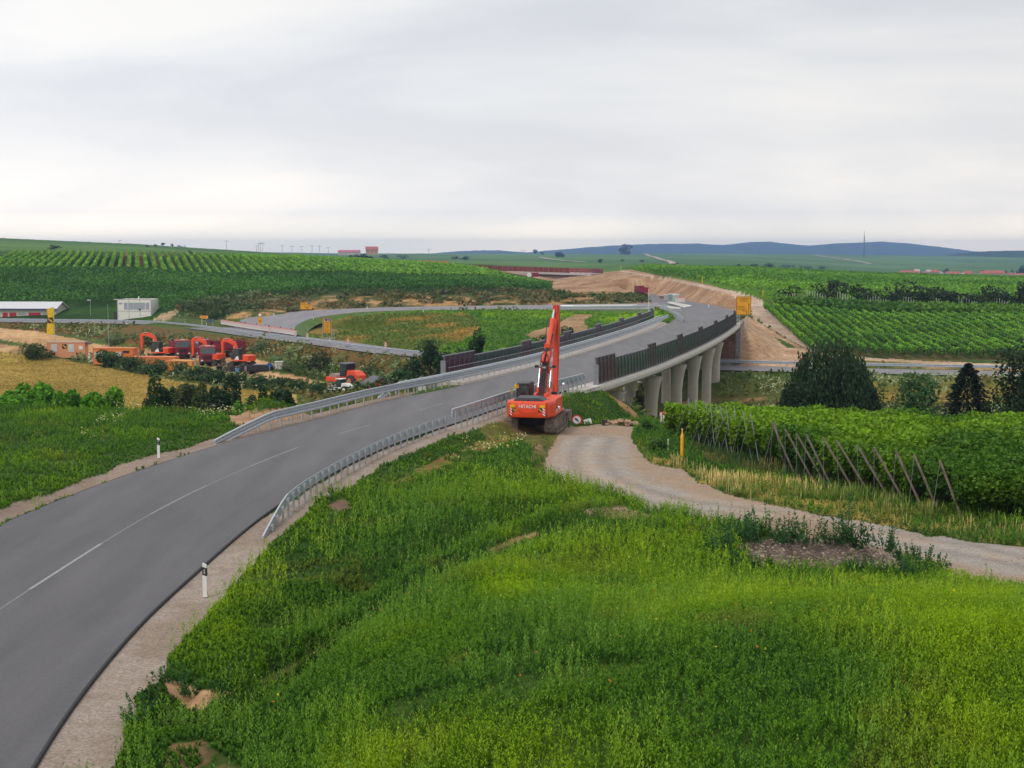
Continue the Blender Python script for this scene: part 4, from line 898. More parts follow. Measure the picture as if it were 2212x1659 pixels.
# ---- vine rows one can count
M_post_w = mat('weathered_wood', (.20, .165, .135), .9, var=.3, scale=4, bump=.3); M_post_s = mat('steel_stake', (.30, .31, .33), .6, .3, var=.15); M_trunk = mat('bark', (.10, .075, .055), .95, var=.35, scale=5, bump=.5)
def vine_row(label, group, p0, p1, h=1.9, wd=.7, dens=30, size=.5, c1=None, c2=None, low=.5, cell=2.2, body=True, shape='leaf', aspect=.7):
    p0 = np.array(p0, float); p1 = np.array(p1, float); Ln = np.hypot(*(p1-p0)); n = int(Ln*dens)
    t = rng.random(n); xy = p0+(p1-p0)*t[:, None]; u = (p1-p0)/Ln; s = np.array([-u[1], u[0]])
    a = rng.uniform(0, 6.283, n); rad = np.sqrt(rng.uniform(.35, 1, n)); bulge = .75+.5*vn(xy[:, 0], xy[:, 1], 1.1, 3)
    o_ = np.cos(a)*rad*wd*.5*bulge; zc = (h+low)/2; hh = zc+np.sin(a)*rad*(h-low)/2*bulge
    if dens > 400: endk = rng.random(n) < .05; xy[endk] = p0+u*rng.uniform(-.3, .5, endk.sum())[:, None]
    X = xy+s*o_[:, None]; z = height(X[:, 0], X[:, 1])
    c = Vector((p0[0], p0[1], hz(*p0)))
    T = thing('vine_row', label, 'vine row', c, 0, group)
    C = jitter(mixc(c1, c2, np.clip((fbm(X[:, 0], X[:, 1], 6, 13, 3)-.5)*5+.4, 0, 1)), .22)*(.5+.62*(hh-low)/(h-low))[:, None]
    P = np.column_stack([X, z+hh])-np.array(c)
    U = None
    leaf_mesh('foliage', P, size*rng.uniform(.6, 1.25, n), C, M_leaf, T, aspect=aspect)
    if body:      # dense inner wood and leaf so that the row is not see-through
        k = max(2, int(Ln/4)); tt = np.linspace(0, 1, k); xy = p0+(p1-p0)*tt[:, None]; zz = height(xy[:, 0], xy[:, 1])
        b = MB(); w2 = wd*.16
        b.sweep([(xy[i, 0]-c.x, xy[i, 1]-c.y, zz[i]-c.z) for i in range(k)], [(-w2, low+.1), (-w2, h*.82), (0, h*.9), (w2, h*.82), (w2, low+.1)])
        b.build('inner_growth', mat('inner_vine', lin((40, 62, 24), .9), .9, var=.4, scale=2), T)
    return T
cA2, cB2 = srgb(108, 148, 48, 1.5), srgb(86, 128, 42, 1.5)
cA, cB = srgb(82, 122, 40, 1.25), srgb(62, 100, 34, 1.25)
for i in range(62):      # striped field on the left hill
    X0 = -152+i*2.62; yend = 512 if X0 < -70 else (600 if X0 < -35 else 690)
    y0 = 402+(i % 3)*.6
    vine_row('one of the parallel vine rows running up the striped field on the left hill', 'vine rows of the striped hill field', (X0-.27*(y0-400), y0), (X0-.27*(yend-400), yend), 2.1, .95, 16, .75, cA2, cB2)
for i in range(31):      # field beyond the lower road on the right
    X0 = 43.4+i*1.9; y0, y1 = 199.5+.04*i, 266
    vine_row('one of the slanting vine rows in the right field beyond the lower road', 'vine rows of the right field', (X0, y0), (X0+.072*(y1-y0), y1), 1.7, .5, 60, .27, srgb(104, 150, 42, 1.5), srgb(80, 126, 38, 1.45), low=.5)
# near vineyard beside the track
E0, E1 = np.array([17.6, 52.4]), np.array([9.5, 83.0]); dirv = np.array([.98, -.2]); NR = 17
POSTS = [(2112,1112,2035,982),(2060,1105,1976,985),(2023,1095,1934,980),(1987,1092,1882,972),(1954,1088,1843,966),(1907,1072,1798,965),(1871,1062,1770,960),(1819,1046,1738,955),(1808,1046,1712,950),(1778,1042,1690,950),(1736,1036,1668,946),(1715,1030,1680,944),
         (1656,1024,1630,942),(1640,1012,1612,950),(1610,1018,1598,945),(1596,1010,1578,948),(1588,1000,1564,944),(1570,1006,1558,940),(1558,996,1545,938),(1545,992,1536,936),(1524,985,1512,935),(1508,980,1497,932)]
for i in range(NR):
    f = (i+.15)/(NR-.4); st = E0+(E1-E0)*f; far_ = 0
    # carry the row to just beyond the right edge of view
    t = 0
    while (st+dirv*t)[0]/(st+dirv*t)[1] < .40 and t < 40: t += 1
    d0 = st[1]; sz = .17 if d0 < 62 else .2
    nearrow = i < 2
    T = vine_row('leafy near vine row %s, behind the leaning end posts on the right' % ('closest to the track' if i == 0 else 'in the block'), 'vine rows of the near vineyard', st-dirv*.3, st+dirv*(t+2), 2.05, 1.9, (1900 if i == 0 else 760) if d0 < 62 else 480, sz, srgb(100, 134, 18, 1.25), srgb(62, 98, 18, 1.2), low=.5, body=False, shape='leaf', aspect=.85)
    c = T.location
    for q in np.arange(1.0, t, 1.3 if i < 3 else 3.0):
        p = st+dirv*q; zz = hz(*p)-c.z; b = MB(); jx, jy = rng.normal(size=2)*.12
        b.tube([(p[0]-c.x, p[1]-c.y, zz-.1), (p[0]-c.x+jx, p[1]-c.y+jy, zz+.5), (p[0]-c.x+jx*.3, p[1]-c.y+jy*.4, zz+1.1)], .035, 6); b.build('trunk', M_trunk, T)
rowobjs = [o for o in scene.objects if o.get('group') == 'vine rows of the near vineyard']
for k, (bx, by, tx, ty) in enumerate(POSTS):
    # the post foot stands on the row-end line; its head leans out over the track
    ln = E0+(E1-E0)*1.0; s_b = (bx-W2)/FPX
    den = (E1-E0)[0]-s_b*(E1-E0)[1]; f = (s_b*E0[1]-E0[0])/den; f = min(max(f, -.02), 1.05); p = E0+(E1-E0)*f-dirv*.28; z0 = hz(*p)
    dist = p[1]; hgt = 2.3 if k < 12 else 2.45; leanx = (tx-bx)/FPX*dist*.72
    T = rowobjs[int(min(max(round(f*(NR-.4)-.15), 0), NR-1))]; c = T.location; b = MB(); wood = k < 12
    b.cyl((p[0]-c.x+.05, p[1]-c.y, z0-.25-c.z), (p[0]-c.x+leanx, p[1]-c.y+.05, z0+hgt-c.z), .048 if wood else .028, n=7); b.build('end_post', M_post_w if wood else M_post_s, T)
    b = MB(); b.cyl((p[0]-c.x+leanx, p[1]-c.y+.05, z0+hgt-.1-c.z), (p[0]-c.x-.9+leanx*.3, p[1]-c.y+.2, z0-.1-c.z), .008, n=4); b.build('guy_wire', M_post_s, T)

# taller seed spikes standing above the weeds
def spikes(n, y0, y1, x0, x1, h, per=18, lsz=.075):
    x, y, z, px, py, nm = scatter(n, x0, x1, y0, y1, ['near'])
    k = (fbm(x, y*.6, 2.2, 171, 3) > .45); x, y, z, px, py = x[k], y[k], z[k], px[k], py[k]; bright = soft_in(px, py, x, y)
    hh = h*rng.uniform(.7, 1.3, len(x)); i = np.repeat(np.arange(len(x)), per); f = np.tile(np.linspace(.35, 1, per), len(x)); a = rng.uniform(0, 6.28, len(i)); r = .05*(1.15-f)*hh[i]+.012
    lean = rng.normal(scale=.07, size=(len(x), 2))
    P = np.column_stack([x[i]+lean[i, 0]*f*hh[i]+np.cos(a)*r, y[i]+lean[i, 1]*f*hh[i]+np.sin(a)*r, z[i]+f*hh[i]])
    U = np.column_stack([np.cos(a)*.5, np.sin(a)*.5, np.full(len(i), .9)]); U /= np.linalg.norm(U, axis=1)[:, None]
    C = jitter(mixc(srgb(84, 124, 44, 1.4), srgb(136, 160, 30, 1.35), np.clip(bright*.8+rng.random(len(x))*.4, 0, 1))[i], .2)
    tag(leaf_mesh('seed_spikes', P, lsz*rng.uniform(.7, 1.2, len(i)), C, M_leaf, U=U, aspect=.4), kind='stuff')
spikes(9000, 20, 38, -12, 16, .68, 18, .06); spikes(8000, 38, 62, -20, 22, .62, 12, .085)

tufts('flowering_herbs', 9000, (-100, 20, 180, 310), ['brownslope', 'valley', 'bank'], .9, .34, srgb(196, 200, 160, 1.1), srgb(150, 164, 110, 1.1), 5, thr=.53, seed=25, per=4)
tufts('flowering_herbs', 3500, (15, 70, 150, 176), ['valley', 'rgold'], .8, .3, srgb(180, 186, 146, 1.1), srgb(120, 140, 84, 1.1), 5, thr=.52, seed=27, per=4)
# ---------------------------------------------------------------- machines
M_org = mat('orange_red_paint', (.80, .075, .02), .42, var=.08, scale=2.5, dirt=(.36, .12, .06, .45)); M_blk = mat('black_paint', (.022, .022, .026), .45, var=.2)
M_dk = mat('dark_steel', (.05, .045, .045), .7, .2, var=.3, scale=4); M_trk = mat('muddy_track_steel', (.20, .16, .135), .85, .1, var=.35, scale=5, bump=.4)
M_tyre = mat('tyre', (.045, .042, .042), .9, var=.3, scale=4, dirt=(.22, .17, .13, .6)); M_red = mat('dark_red_paint', (.22, .014, .04), .45, var=.1, dirt=(.25, .14, .10, .35))
M_glass = mat('cab_glass', (.05, .07, .07), .1, var=.2, spec=.8); M_chr = mat('bright_rod', (.75, .76, .78), .25, .7); M_wht = mat('white_enamel', (.74, .74, .72), .5, var=.05)
M_yel = mat('sign_yellow', (.72, .33, .01), .5, var=.04); M_yel2 = mat('sticker_yellow', (.80, .45, .01), .5, var=.03); M_ink = mat('sign_ink', (.06, .022, .005), .6); M_sred = mat('sign_red', (.60, .03, .03), .5); M_blue = mat('sign_blue', (.03, .07, .32), .5)
M_cont = mat('container_orange', (.70, .20, .045), .55, var=.08, scale=1.2, dirt=(.40, .16, .09, .3)); M_cont2 = mat('container_peach', (.66, .29, .15), .6, var=.06, scale=1.2, dirt=(.5, .24, .14, .3)); M_grey = mat('grey_paint', (.34, .35, .36), .6, var=.1)
M_bucket = mat('worn_bucket_steel', (.17, .14, .12), .7, .3, var=.3, scale=4, dirt=(.3, .22, .16, .5))
def text_mesh(s, size, m, parent, loc, rot, name='lettering', extrude=.004, bold=.012, sx=1):
    cu = bpy.data.curves.new('t', 'FONT'); cu.body = s; cu.size = size; cu.extrude = extrude; cu.offset = bold*size; cu.align_x = 'CENTER'; cu.align_y = 'CENTER'
    tmp = bpy.data.objects.new('t', cu); scene.collection.objects.link(tmp); bpy.context.view_layer.update()
    me = bpy.data.meshes.new_from_object(tmp.evaluated_get(bpy.context.evaluated_depsgraph_get())); bpy.data.objects.remove(tmp); bpy.data.curves.remove(cu)
    me.name = name; me.materials.clear(); me.materials.append(m); o = bpy.data.objects.new(name, me); scene.collection.objects.link(o)
    o.parent = parent; o.location = loc; o.rotation_euler = rot; o.scale = (sx, 1, 1); return o
def emblem(b, cx, y, cz, s, dirn=-1):
    """black square with a leaning yellow loop mark; drawn on a plane facing -y"""
    b.mi = 0; b.box(cx-s/2, cx+s/2, y-.006, y, cz-s/2, cz+s/2); b.mi = 1
    for (ox, oz, r1, r2) in ((-.12, .08, .17, .07), (.14, -.12, .2, .08)):
        n = 14; o = [(cx+s*(ox+r1*math.cos(a)*.8+r1*.4*math.sin(a)*-.6), y-.012, cz+s*(oz+r1*math.sin(a)*1.15)) for a in [6.283*i/n for i in range(n)]]
        q = [(cx+s*(ox+r2*math.cos(a)*.8+r2*.4*math.sin(a)*-.6), y-.012, cz+s*(oz+r2*math.sin(a)*1.15)) for a in [6.283*i/n for i in range(n)]]
        b.add(o+q, [(i, (i+1) % n, n+(i+1) % n, n+i) for i in range(n)])
    b.add([(cx-s*.36, y-.012, cz+s*.40), (cx-s*.24, y-.012, cz+s*.42), (cx-s*.16, y-.012, cz-.0), (cx-s*.28, y-.012, cz-s*.02)], [(0, 1, 2, 3)])
    b.add([(cx+s*.22, y-.012, cz-s*.05), (cx+s*.34, y-.012, cz-s*.1), (cx+s*.42, y-.012, cz-s*.42), (cx+s*.30, y-.012, cz-s*.42)], [(0, 1, 2, 3)])
def crawler(loc, rz):
    T = thing('crawler_excavator', 'large orange-red tracked excavator with long folded arm, seen from behind beside the road', 'excavator', loc, rz); T.scale = (.9, .95, .93)
    for sx in (-1, 1):
        b = MB(); L_, Hh, w_ = 2.55, .98, .82; x0 = sx*1.33-w_/2
        # shoes round a stadium
        r = Hh/2; st = L_-r; per = 2*2*st+2*math.pi*r; n = 50
        for i in range(n):
            s = per*i/n
            if s < 2*st: y_, z_, a = -st+s, Hh, 0
            elif s < 2*st+math.pi*r: t = (s-2*st)/r; y_, z_, a = st+r*math.sin(t), r+r*math.cos(t), -t
            elif s < 4*st+math.pi*r: y_, z_, a = st-(s-2*st-math.pi*r), 0, math.pi
            else: t = (s-4*st-math.pi*r)/r; y_, z_, a = -st-r*math.sin(t), r-r*math.cos(t), math.pi-t
            b.x = Matrix.Translation((0, y_, z_)) @ Matrix.Rotation(a, 4, 'X'); pit = per/n
            b.box(x0, x0+w_, -pit*.46, pit*.46, -.07, -.02); b.box(x0, x0+w_, -pit*.12, pit*.08, -.02, .035)
            b.box(x0, x0+w_, pit*.3, pit*.44, -.02, .02)
        b.x = Matrix.Identity(4); o = b.build('track', M_trk, T)
        b = MB(); xc = sx*1.33
        b.box(xc-.2, xc+.2, -st, st, .25, .72)
        for y_, rr2 in ((-st, .40), (st, .38)): b.cyl((xc-.28, y_, r), (xc+.28, y_, r), rr2, n=18)
        for q in range(8): b.cyl((xc-.26, -1.6+q*.46, .18), (xc+.26, -1.6+q*.46, .18), .13, n=10)
        for q in range(10):
            a = 6.283*q/10; b.cyl((xc-sx*.0-.31, -st+.27*math.cos(a), r+.27*math.sin(a)), (xc+.31, -st+.27*math.cos(a), r+.27*math.sin(a)), .045, n=6)
        b.build('track_frame', M_trk, T)
    b = MB(); b.box(-1.05, 1.05, -.9, .9, .42, .88); b.prism([(-.95, .3), (.95, .3), (.8, .95), (-.8, .95)], -.55, .55, 'y'); b.cyl((0, 0, .85), (0, 0, 1.08), .75, n=24); b.build('undercarriage', M_dk, T)
    b = MB(); b.prism([(-1.5, 1.05), (1.5, 1.05), (1.5, 1.2), (-1.5, 1.2)], -2.2, 2.3, 'y'); b.box(-1.48, -.55, -1.9, .2, 1.2, 2.05); b.box(.62, 1.48, -2.2, 1.7, 1.2, 2.15)
    b.build('house', M_org, T, bevel=.05)
    # counterweight: rounded slab, with the side of the body showing on the right
    n = 10; pl = [(-1.56, -2.0), (-1.56, -3.0)]+[(-1.56+.3-.3*math.cos(t), -3.0-.28*math.sin(t)) for t in np.linspace(.2, 1.57, 5)]+[(-.6, -3.34), (.6, -3.34), (1.16, -3.30), (1.28, -3.22), (1.34, -3.1), (1.60, -2.3), (1.60, -1.8)]
    b = MB(); lv = [(1.12, .90), (1.16, .955), (1.35, .99), (1.9, 1.0), (2.05, .99), (2.14, .97), (2.19, .93)]
    vs = []; m_ = len(pl)
    for zz, sc in lv: vs += [(p[0]*sc, -2+(p[1]+2)*sc, zz) for p in pl]
    fs = [(j*m_+i, j*m_+i+1, (j+1)*m_+i+1, (j+1)*m_+i) for j in range(len(lv)-1) for i in range(m_-1)]+[tuple(range(m_-1, -1, -1)), tuple((len(lv)-1)*m_+i for i in range(m_))]+[(j*m_+m_-1, j*m_, (j+1)*m_, (j+1)*m_+m_-1) for j in range(len(lv)-1)]
    b.add(vs, fs); cw = b.build('counterweight', M_org, T, bevel=.03)
    b = MB(); b.prism([(-.72, 1.62), (-.6, 1.5), (-.4, 1.42), (.4, 1.42), (.6, 1.5), (.72, 1.62), (.66, 1.62), (.56, 1.53), (.38, 1.455), (-.38, 1.455), (-.56, 1.53), (-.66, 1.62)], -3.352, -3.335, 'y'); b.build('pressed_rib', mat('shadow_orange', (.55, .04, .012), .45), T)
    text_mesh('HITACHI', .30, M_wht, T, (-.10, -3.352, 1.86), (R(90), 0, 0), bold=.012, sx=1.0)
    for cx in (-1.12, .93):
        b = MB(); emblem(b, cx+(.12 if cx < 0 else -.16), -3.346 if abs(cx) < 1.0 else -3.30, 1.64, .27); b.build('emblem', [M_blk, M_yel2], T)
        b = MB(); b.box(cx-.17 if cx < 0 else cx-.19, cx+.17 if cx < 0 else cx+.16, -3.352, -3.33, 1.79, 1.98); o = b.build('yellow_plate', M_yel2, T)
        if cx < 0: o.location = (0, .02, 0)
        b = MB(); sx0 = cx-.17 if cx < 0 else cx+.0; y_ = -3.35
        for q in range(5):
            b.mi = q % 2; z0 = 1.80-q*.085
            if cx < 0: b.add([(sx0, y_, z0), (sx0+.15, y_, z0-.12), (sx0+.15, y_, z0-.205), (sx0, y_, z0-.085)], [(0, 1, 2, 3)])
            else: b.add([(sx0, y_, z0), (sx0+.17, y_, z0-.13), (sx0+.17, y_, z0-.215), (sx0, y_, z0-.085)], [(0, 1, 2, 3)])
        b.build('warning_stripes', [M_wht, M_sred], T)
    b = MB(); b.prism([(-1.1, 2.18), (-1.02, 2.32), (-.85, 2.42), (.6, 2.42), (.85, 2.32), (.98, 2.18)], -3.05, -1.6, 'y'); b.build('engine_hood', mat('dark_grey_hood', (.06, .065, .075), .55), T, bevel=.04)
    b = MB(); b.box(-.16, .06, -3.10, -2.96, 2.17, 2.24); b.build('camera_box', M_blk, T)
    # cab on the left
    b = MB(); b.prism([(-1.52, 1.2), (-.58, 1.2), (-.58, 2.98), (-.66, 3.06), (-1.44, 3.06), (-1.52, 2.98)], .1, 1.9, 'y'); cab = b.build('cab', M_blk, T, bevel=.05)
    b = MB(); b.box(-1.38, -.72, .085, .098, 2.15, 2.85); b.box(-1.532, -1.522, .35, 1.6, 2.05, 2.85); b.build('cab_window', M_glass, cab)
    b = MB(); b.ball((-1.05, .02, 2.42), (.22, .05, .22)); b.build('headrest', M_blk, cab)
    b = MB(); b.box(-1.6, -1.34, .0, .12, 2.70, 2.98); b.build('work_lamp', M_yel2, cab); b = MB(); b.cyl((-1.62, .2, 2.5), (-1.85, .3, 2.5), .02, n=5); b.box(-1.95, -1.8, .28, .33, 2.3, 2.7); b.build('mirror', mat('mirror_yellow', (.3, .24, .08), .5), T)
    b = MB(); b.tube([(-1.4, -.2, 2.05), (-1.4, -.2, 3.0), (-1.15, -.2, 3.0), (-1.15, -.2, 2.05)], .025); b.build('handrail', M_blk, T)
    b = MB(); b.tube([(1.5, .4, 2.1), (1.72, .4, 2.6), (1.72, .4, 2.95)], .02); b.ball((1.75, .38, 2.98), (.12, .06, .12)); b.tube([(1.5, -1.5, 1.4), (1.68, -1.5, 1.55)], .02); b.ball((1.72, -1.55, 1.62), (.10, .06, .13)); b.build('mirror', M_chr, T)
    b = MB(); b.tube([(1.52, -2.0, 1.28), (1.52, -1.0, 1.34), (1.52, .5, 1.34)], .025); b.tube([(1.52, -2.0, 1.42), (1.52, -1.0, 1.48), (1.52, .5, 1.48)], .025); b.build('side_rail', M_chr, T)
    # boom: two plates rising to a knee, then the long upper boom
    bx = .17
    def link(name, pts, w0, m=M_org, parent=T, bev=.02):
        """pts = [(y,z,half thickness)]"""
        b = MB(); up = []; lo = []
        for i, (y_, z_, t_) in enumerate(pts):
            a = Vector(pts[max(i-1, 0)][:2]); c = Vector(pts[min(i+1, len(pts)-1)][:2]); dd = (c-a).normalized(); nn = Vector((-dd.y, dd.x))
            up.append((y_+nn.x*t_, z_+nn.y*t_)); lo.append((y_-nn.x*t_, z_-nn.y*t_))
        b.prism(up+lo[::-1], bx-w0/2, bx+w0/2, 'x'); return b.build(name, m, parent, bevel=bev)
    boom = link('boom', [(.5, 1.5, .20), (1.3, 2.5, .30), (2.4, 4.0, .36), (3.4, 4.9, .29), (5.2, 6.2, .21), (6.5, 7.15, .18)], .38)
    b = MB(); b.box(bx-.46, bx-.27, .0, 1.2, 1.2, 2.35); b.box(bx+.27, bx+.46, .0, 1.2, 1.2, 2.35); b.build('boom_bracket', M_org, T, bevel=.03)
    for sx in (-1, 1):
        x_ = bx+sx*.40; b = MB(); b.cyl((x_, .9, 1.5), (x_, 1.55, 2.6), .12, n=12); o = b.build('boom_cylinder', M_org, T)
        b = MB(); b.cyl((x_, 1.5, 2.52), (x_, 2.3, 3.92), .05, n=10); b.build('piston_rod', M_chr, o)
        b = MB(); b.box(bx+sx*.30-.08, bx+sx*.30+.08, 2.1, 2.6, 3.55, 3.95); b.build('cylinder_lug', M_org, T)
        b = MB(); b.cyl((bx+sx*.25, 2.2, 3.95), (bx+sx*.78, 2.2, 4.0), .03, n=6); b.box(bx+sx*.62-.12, bx+sx*.62+.12, 2.1, 2.25, 3.92, 4.10); b.build('work_lamp', M_blk, T)
    for x_, ww in ((bx-.17, .10), (bx+.17, .10)):
        b = MB(); b.cyl((x_, 1.9, 4.35), (x_, 2.75, 4.95), ww, n=10); b.build('boom_cap', M_org, boom)
    b = MB()
    for q, x_ in enumerate(np.linspace(-.19, .19, 11)):
        wob = .05*math.sin(q*2.1); b.tube([(bx+x_, .55, 1.9), (bx+x_*1.3+wob, .95, 2.75), (bx+x_+wob, 1.62, 3.7), (bx+x_, 2.15, 4.35), (bx+x_*.8, 3.1, 5.05), (bx+x_*.9, 4.6, 6.1)], .022, 5)
    b.build('hydraulic_hoses', M_blk, T)
    b = MB(); b.box(bx-.2, bx+.2, 1.75, 1.95, 3.75, 4.12); b.tube([(bx-.3, 1.9, 4.1), (bx-.22, 1.85, 4.8), (bx, 2.2, 5.1), (bx+.22, 1.85, 4.8), (bx+.3, 1.9, 4.1)], .03); b.build('valve_block', M_blk, T)
    b = MB(); b.box(bx-.13, bx+.13, 1.73, 1.75, 3.92, 4.04); b.build('valve_cover', M_grey, T)
    b = MB(); b.cyl((bx-.05, 3.6, 5.35), (bx-.05, 5.5, 7.05), .16, n=14); b.box(bx-.25, bx+.15, 3.3, 3.7, 5.1, 5.5); o = b.build('arm_cylinder', M_org, T)
    b = MB(); b.cyl((bx-.05, 5.4, 6.98), (bx-.02, 6.35, 7.88), .07, n=10); b.build('piston_rod', M_chr, o)
    b = MB(); b.tube([(bx-.3, 3.5, 5.3), (bx-.32, 4.3, 6.2), (bx-.34, 5.0, 6.9), (bx-.3, 5.2, 7.1), (bx-.2, 4.9, 6.6)], .03); b.build('hose_loop', M_blk, T)
    # arm hangs straight down from the boom tip
    ax = bx+.13; b = MB(); b.prism([(6.25, 8.05), (6.6, 8.05), (6.95, 6.6), (6.75, 5.4), (5.7, .9), (5.45, .6), (5.2, .8), (5.65, 3.5), (6.05, 6.2)], ax-.18, ax+.18, 'x'); b.build('arm', mat('arm_orange', (.60, .045, .012), .45, var=.06), T, bevel=.02)
    for sx in (-1, 1): b = MB(); b.box(bx+sx*.12-.04+.05, bx+sx*.12+.04+.05, 6.1, 6.6, 7.5, 8.05); b.build('arm_head_plate', M_org, T)
    b = MB(); b.box(ax-.19, ax+.19, 5.15, 5.5, 1.7, 1.95); b.tube([(ax-.22, 5.1, 1.2), (ax-.28, 5.0, 2.0), (ax-.2, 5.15, 2.7)], .035); b.build('arm_clamp', M_blk, T)
    b = MB(); W_ = .75; cx = ax+.58
    b.prism([(3.9, .75), (4.9, .80), (5.1, .5), (4.9, .15), (4.3, -.02), (3.85, .12), (3.80, .18), (4.3, .06), (4.8, .22), (4.95, .5), (4.8, .7), (3.9, .66)], cx-W_, cx+W_, 'x')
    for e_ in (cx-W_, cx+W_): b.prism([(3.9, .75), (4.9, .80), (5.1, .5), (4.9, .15), (4.3, -.02), (3.85, .12)], e_-.03, e_+.03, 'x')
    b.build('bucket', M_bucket, T)
    b = MB(); b.box(cx-W_+.3, cx+W_, 3.86, 3.90, .30, .75); b.build('bucket_back', M_bucket, T)
    # seams, grab handles and dirt-catching details of the body
    b = MB()
    for x_ in (-1.3, 1.2): b.box(x_-.012, x_+.012, -3.30, -3.22, 1.2, 2.1)
    b.box(-1.4, 1.3, -2.02, -1.99, 2.16, 2.2); b.build('panel_seam', M_dk, T)
    b = MB()
    for z_ in (1.45, 1.6, 1.75): b.box(1.50, 1.53, -1.8, -.9, z_, z_+.06)
    b.build('louvre', M_blk, T)
    b = MB()
    for (y_, z_, t_) in ((1.3, 2.5, .35), (2.4, 4.0, .43), (3.4, 4.9, .35), (5.2, 6.2, .25)): b.box(bx-.2, bx+.2, y_-.05, y_+.05, z_-t_+.03, z_+t_-.03)
    b.build('boom_weld', mat('weld_orange', (.40, .035, .012), .6), boom)
    return T
g = at(1161, 933, z=-1.15); g.z = hz(g.x, g.y)+.08
crawler(tuple(g), R(-10.5))
def wheel(parent, x, y, r, w, name='wheel', hub=M_grey):
    b = MB(); b.cyl((x-w/2, y, r), (x+w/2, y, r), r, n=20)
    for q in range(16):
        a = 6.283*q/16; b.x = Matrix.Translation((x, y+math.sin(a)*r, r+math.cos(a)*r)) @ Matrix.Rotation(-a, 4, 'X'); b.box(-w/2, w/2, -.05, .05, -.03, .02)
    b.x = Matrix.Identity(4); o = b.build(name, M_tyre, parent)
    s = 1 if x > 0 else -1; b = MB(); b.cyl((x+s*w/2, y, r), (x+s*(w/2+.03), y, r), r*.5, n=14); b.build('rim', hub, o)
def wheeled_excavator(loc, rz, label, canopy=M_blk, sc=1.0):
    """front towards +y; right is +x"""
    T = thing('wheeled_excavator', label, 'excavator', loc, rz, 'excavators parked in the yard'); T.scale = (sc,)*3
    for x in (-.95, .95):
        for y in (-1.35, 1.35): wheel(T, x, y, .52, .55, hub=M_dk)
    b = MB(); b.box(-.45, .45, -2.0, 2.0, .45, .95); b.box(-1.0, 1.0, -1.5, -1.2, .45, .65); b.box(-1.0, 1.0, 1.2, 1.5, .45, .65); b.cyl((0, 0, .9), (0, 0, 1.15), .6, n=16); b.build('chassis', M_dk, T)
    b = MB(); b.prism([(2.1, .1), (2.25, .1), (2.35, .5), (2.15, .75), (2.1, .75)], -1.25, 1.25, 'x'); b.build('dozer_blade', M_bucket, T)
    b = MB(); b.box(-1.22, 1.22, -1.75, 1.3, 1.15, 1.35); b.prism([(-.7, 1.35), (1.22, 1.35), (1.22, 2.1), (-.7, 2.1)], -1.3, -.2, 'y'); b.build('house', M_org, T, bevel=.04)
    b = MB(); b.prism([(-1.25, -1.2), (-1.25, -1.75), (-.9, -2.1), (.9, -2.1), (1.25, -1.75), (1.25, -1.2)], 1.15, 2.05, 'z'); b.build('counterweight', M_org, T, bevel=.06)
    b = MB(); b.prism([(-.95, 1.35), (1.35, 1.35), (1.45, 2.0), (1.1, 3.1), (-.45, 3.1), (-.5, 2.0), (-.95, 1.9)], -1.22, -.32, 'x'); c = b.build('cab', canopy, T, bevel=.04)
    b = MB(); b.prism([(-.3, 2.0), (.35, 2.0), (.35, 2.95), (-.25, 2.95)], -1.235, -1.225, 'x'); b.prism([(.45, 1.7), (1.25, 1.7), (1.3, 2.1), (1.0, 2.95), (.45, 2.95)], -1.235, -1.225, 'x'); b.add([(-1.12, 1.46, 1.9), (-.42, 1.46, 1.9), (-.42, 1.14, 2.98), (-1.12, 1.14, 2.98)], [(0, 1, 2, 3)]); b.build('cab_window', M_glass, c)
    b = MB(); b.prism([(-.4, 1.36), (.6, 1.36), (.2, 1.8), (-.2, 2.0)], -1.245, -1.232, 'x'); b.build('side_stripe', M_wht, T)
    b = MB(); b.prism([(.6, 1.5), (.95, 1.45), (1.15, 2.4), (1.75, 3.55), (3.2, 4.05), (4.1, 3.95), (4.2, 4.15), (3.2, 4.4), (1.5, 4.15), (.85, 2.6)], -.18, .18, 'x'); b.build('boom', M_org, T, bevel=.02)
    b = MB(); b.prism([(3.75, 4.45), (4.2, 4.5), (4.55, 4.1), (4.45, 2.2), (4.35, 1.4), (4.15, 1.4), (4.05, 2.4), (4.0, 3.7)], -.14, .14, 'x'); b.build('arm', M_org, T, bevel=.02)
    b = MB(); b.cyl((.05, 2.0, 4.35), (.05, 3.2, 4.62), .11, n=10); b.build('arm_cylinder', M_org, T); b = MB(); b.cyl((.05, 3.2, 4.62), (.05, 3.95, 4.5), .05, n=8); b.cyl((0, 1.1, 1.7), (0, 1.9, 3.4), .06, n=8); b.build('piston_rod', M_chr, T)
    b = MB(); b.prism([(4.0, 1.5), (4.5, 1.45), (4.75, .9), (4.6, .35), (4.1, .15), (3.85, .45), (4.3, .6), (4.2, 1.1)], -.45, .45, 'x'); b.build('bucket', M_bucket, T)
    return T
YZ = -8.5
def gp(px, py, z=None):
    g = ground_at(px, py, 120, 700) if z is None else at(px, py, z); return g
wheeled_excavator(gp(350, 776), R(66), 'left of three parked excavators, with slanting orange side panel and raised folded arm', M_blk)
wheeled_excavator(gp(459, 790), R(58), 'middle parked excavator with black cab in front of the dark red lorries', M_blk)
wheeled_excavator(gp(524, 794), R(58), 'right parked excavator with black cab and bright orange rear', M_blk)
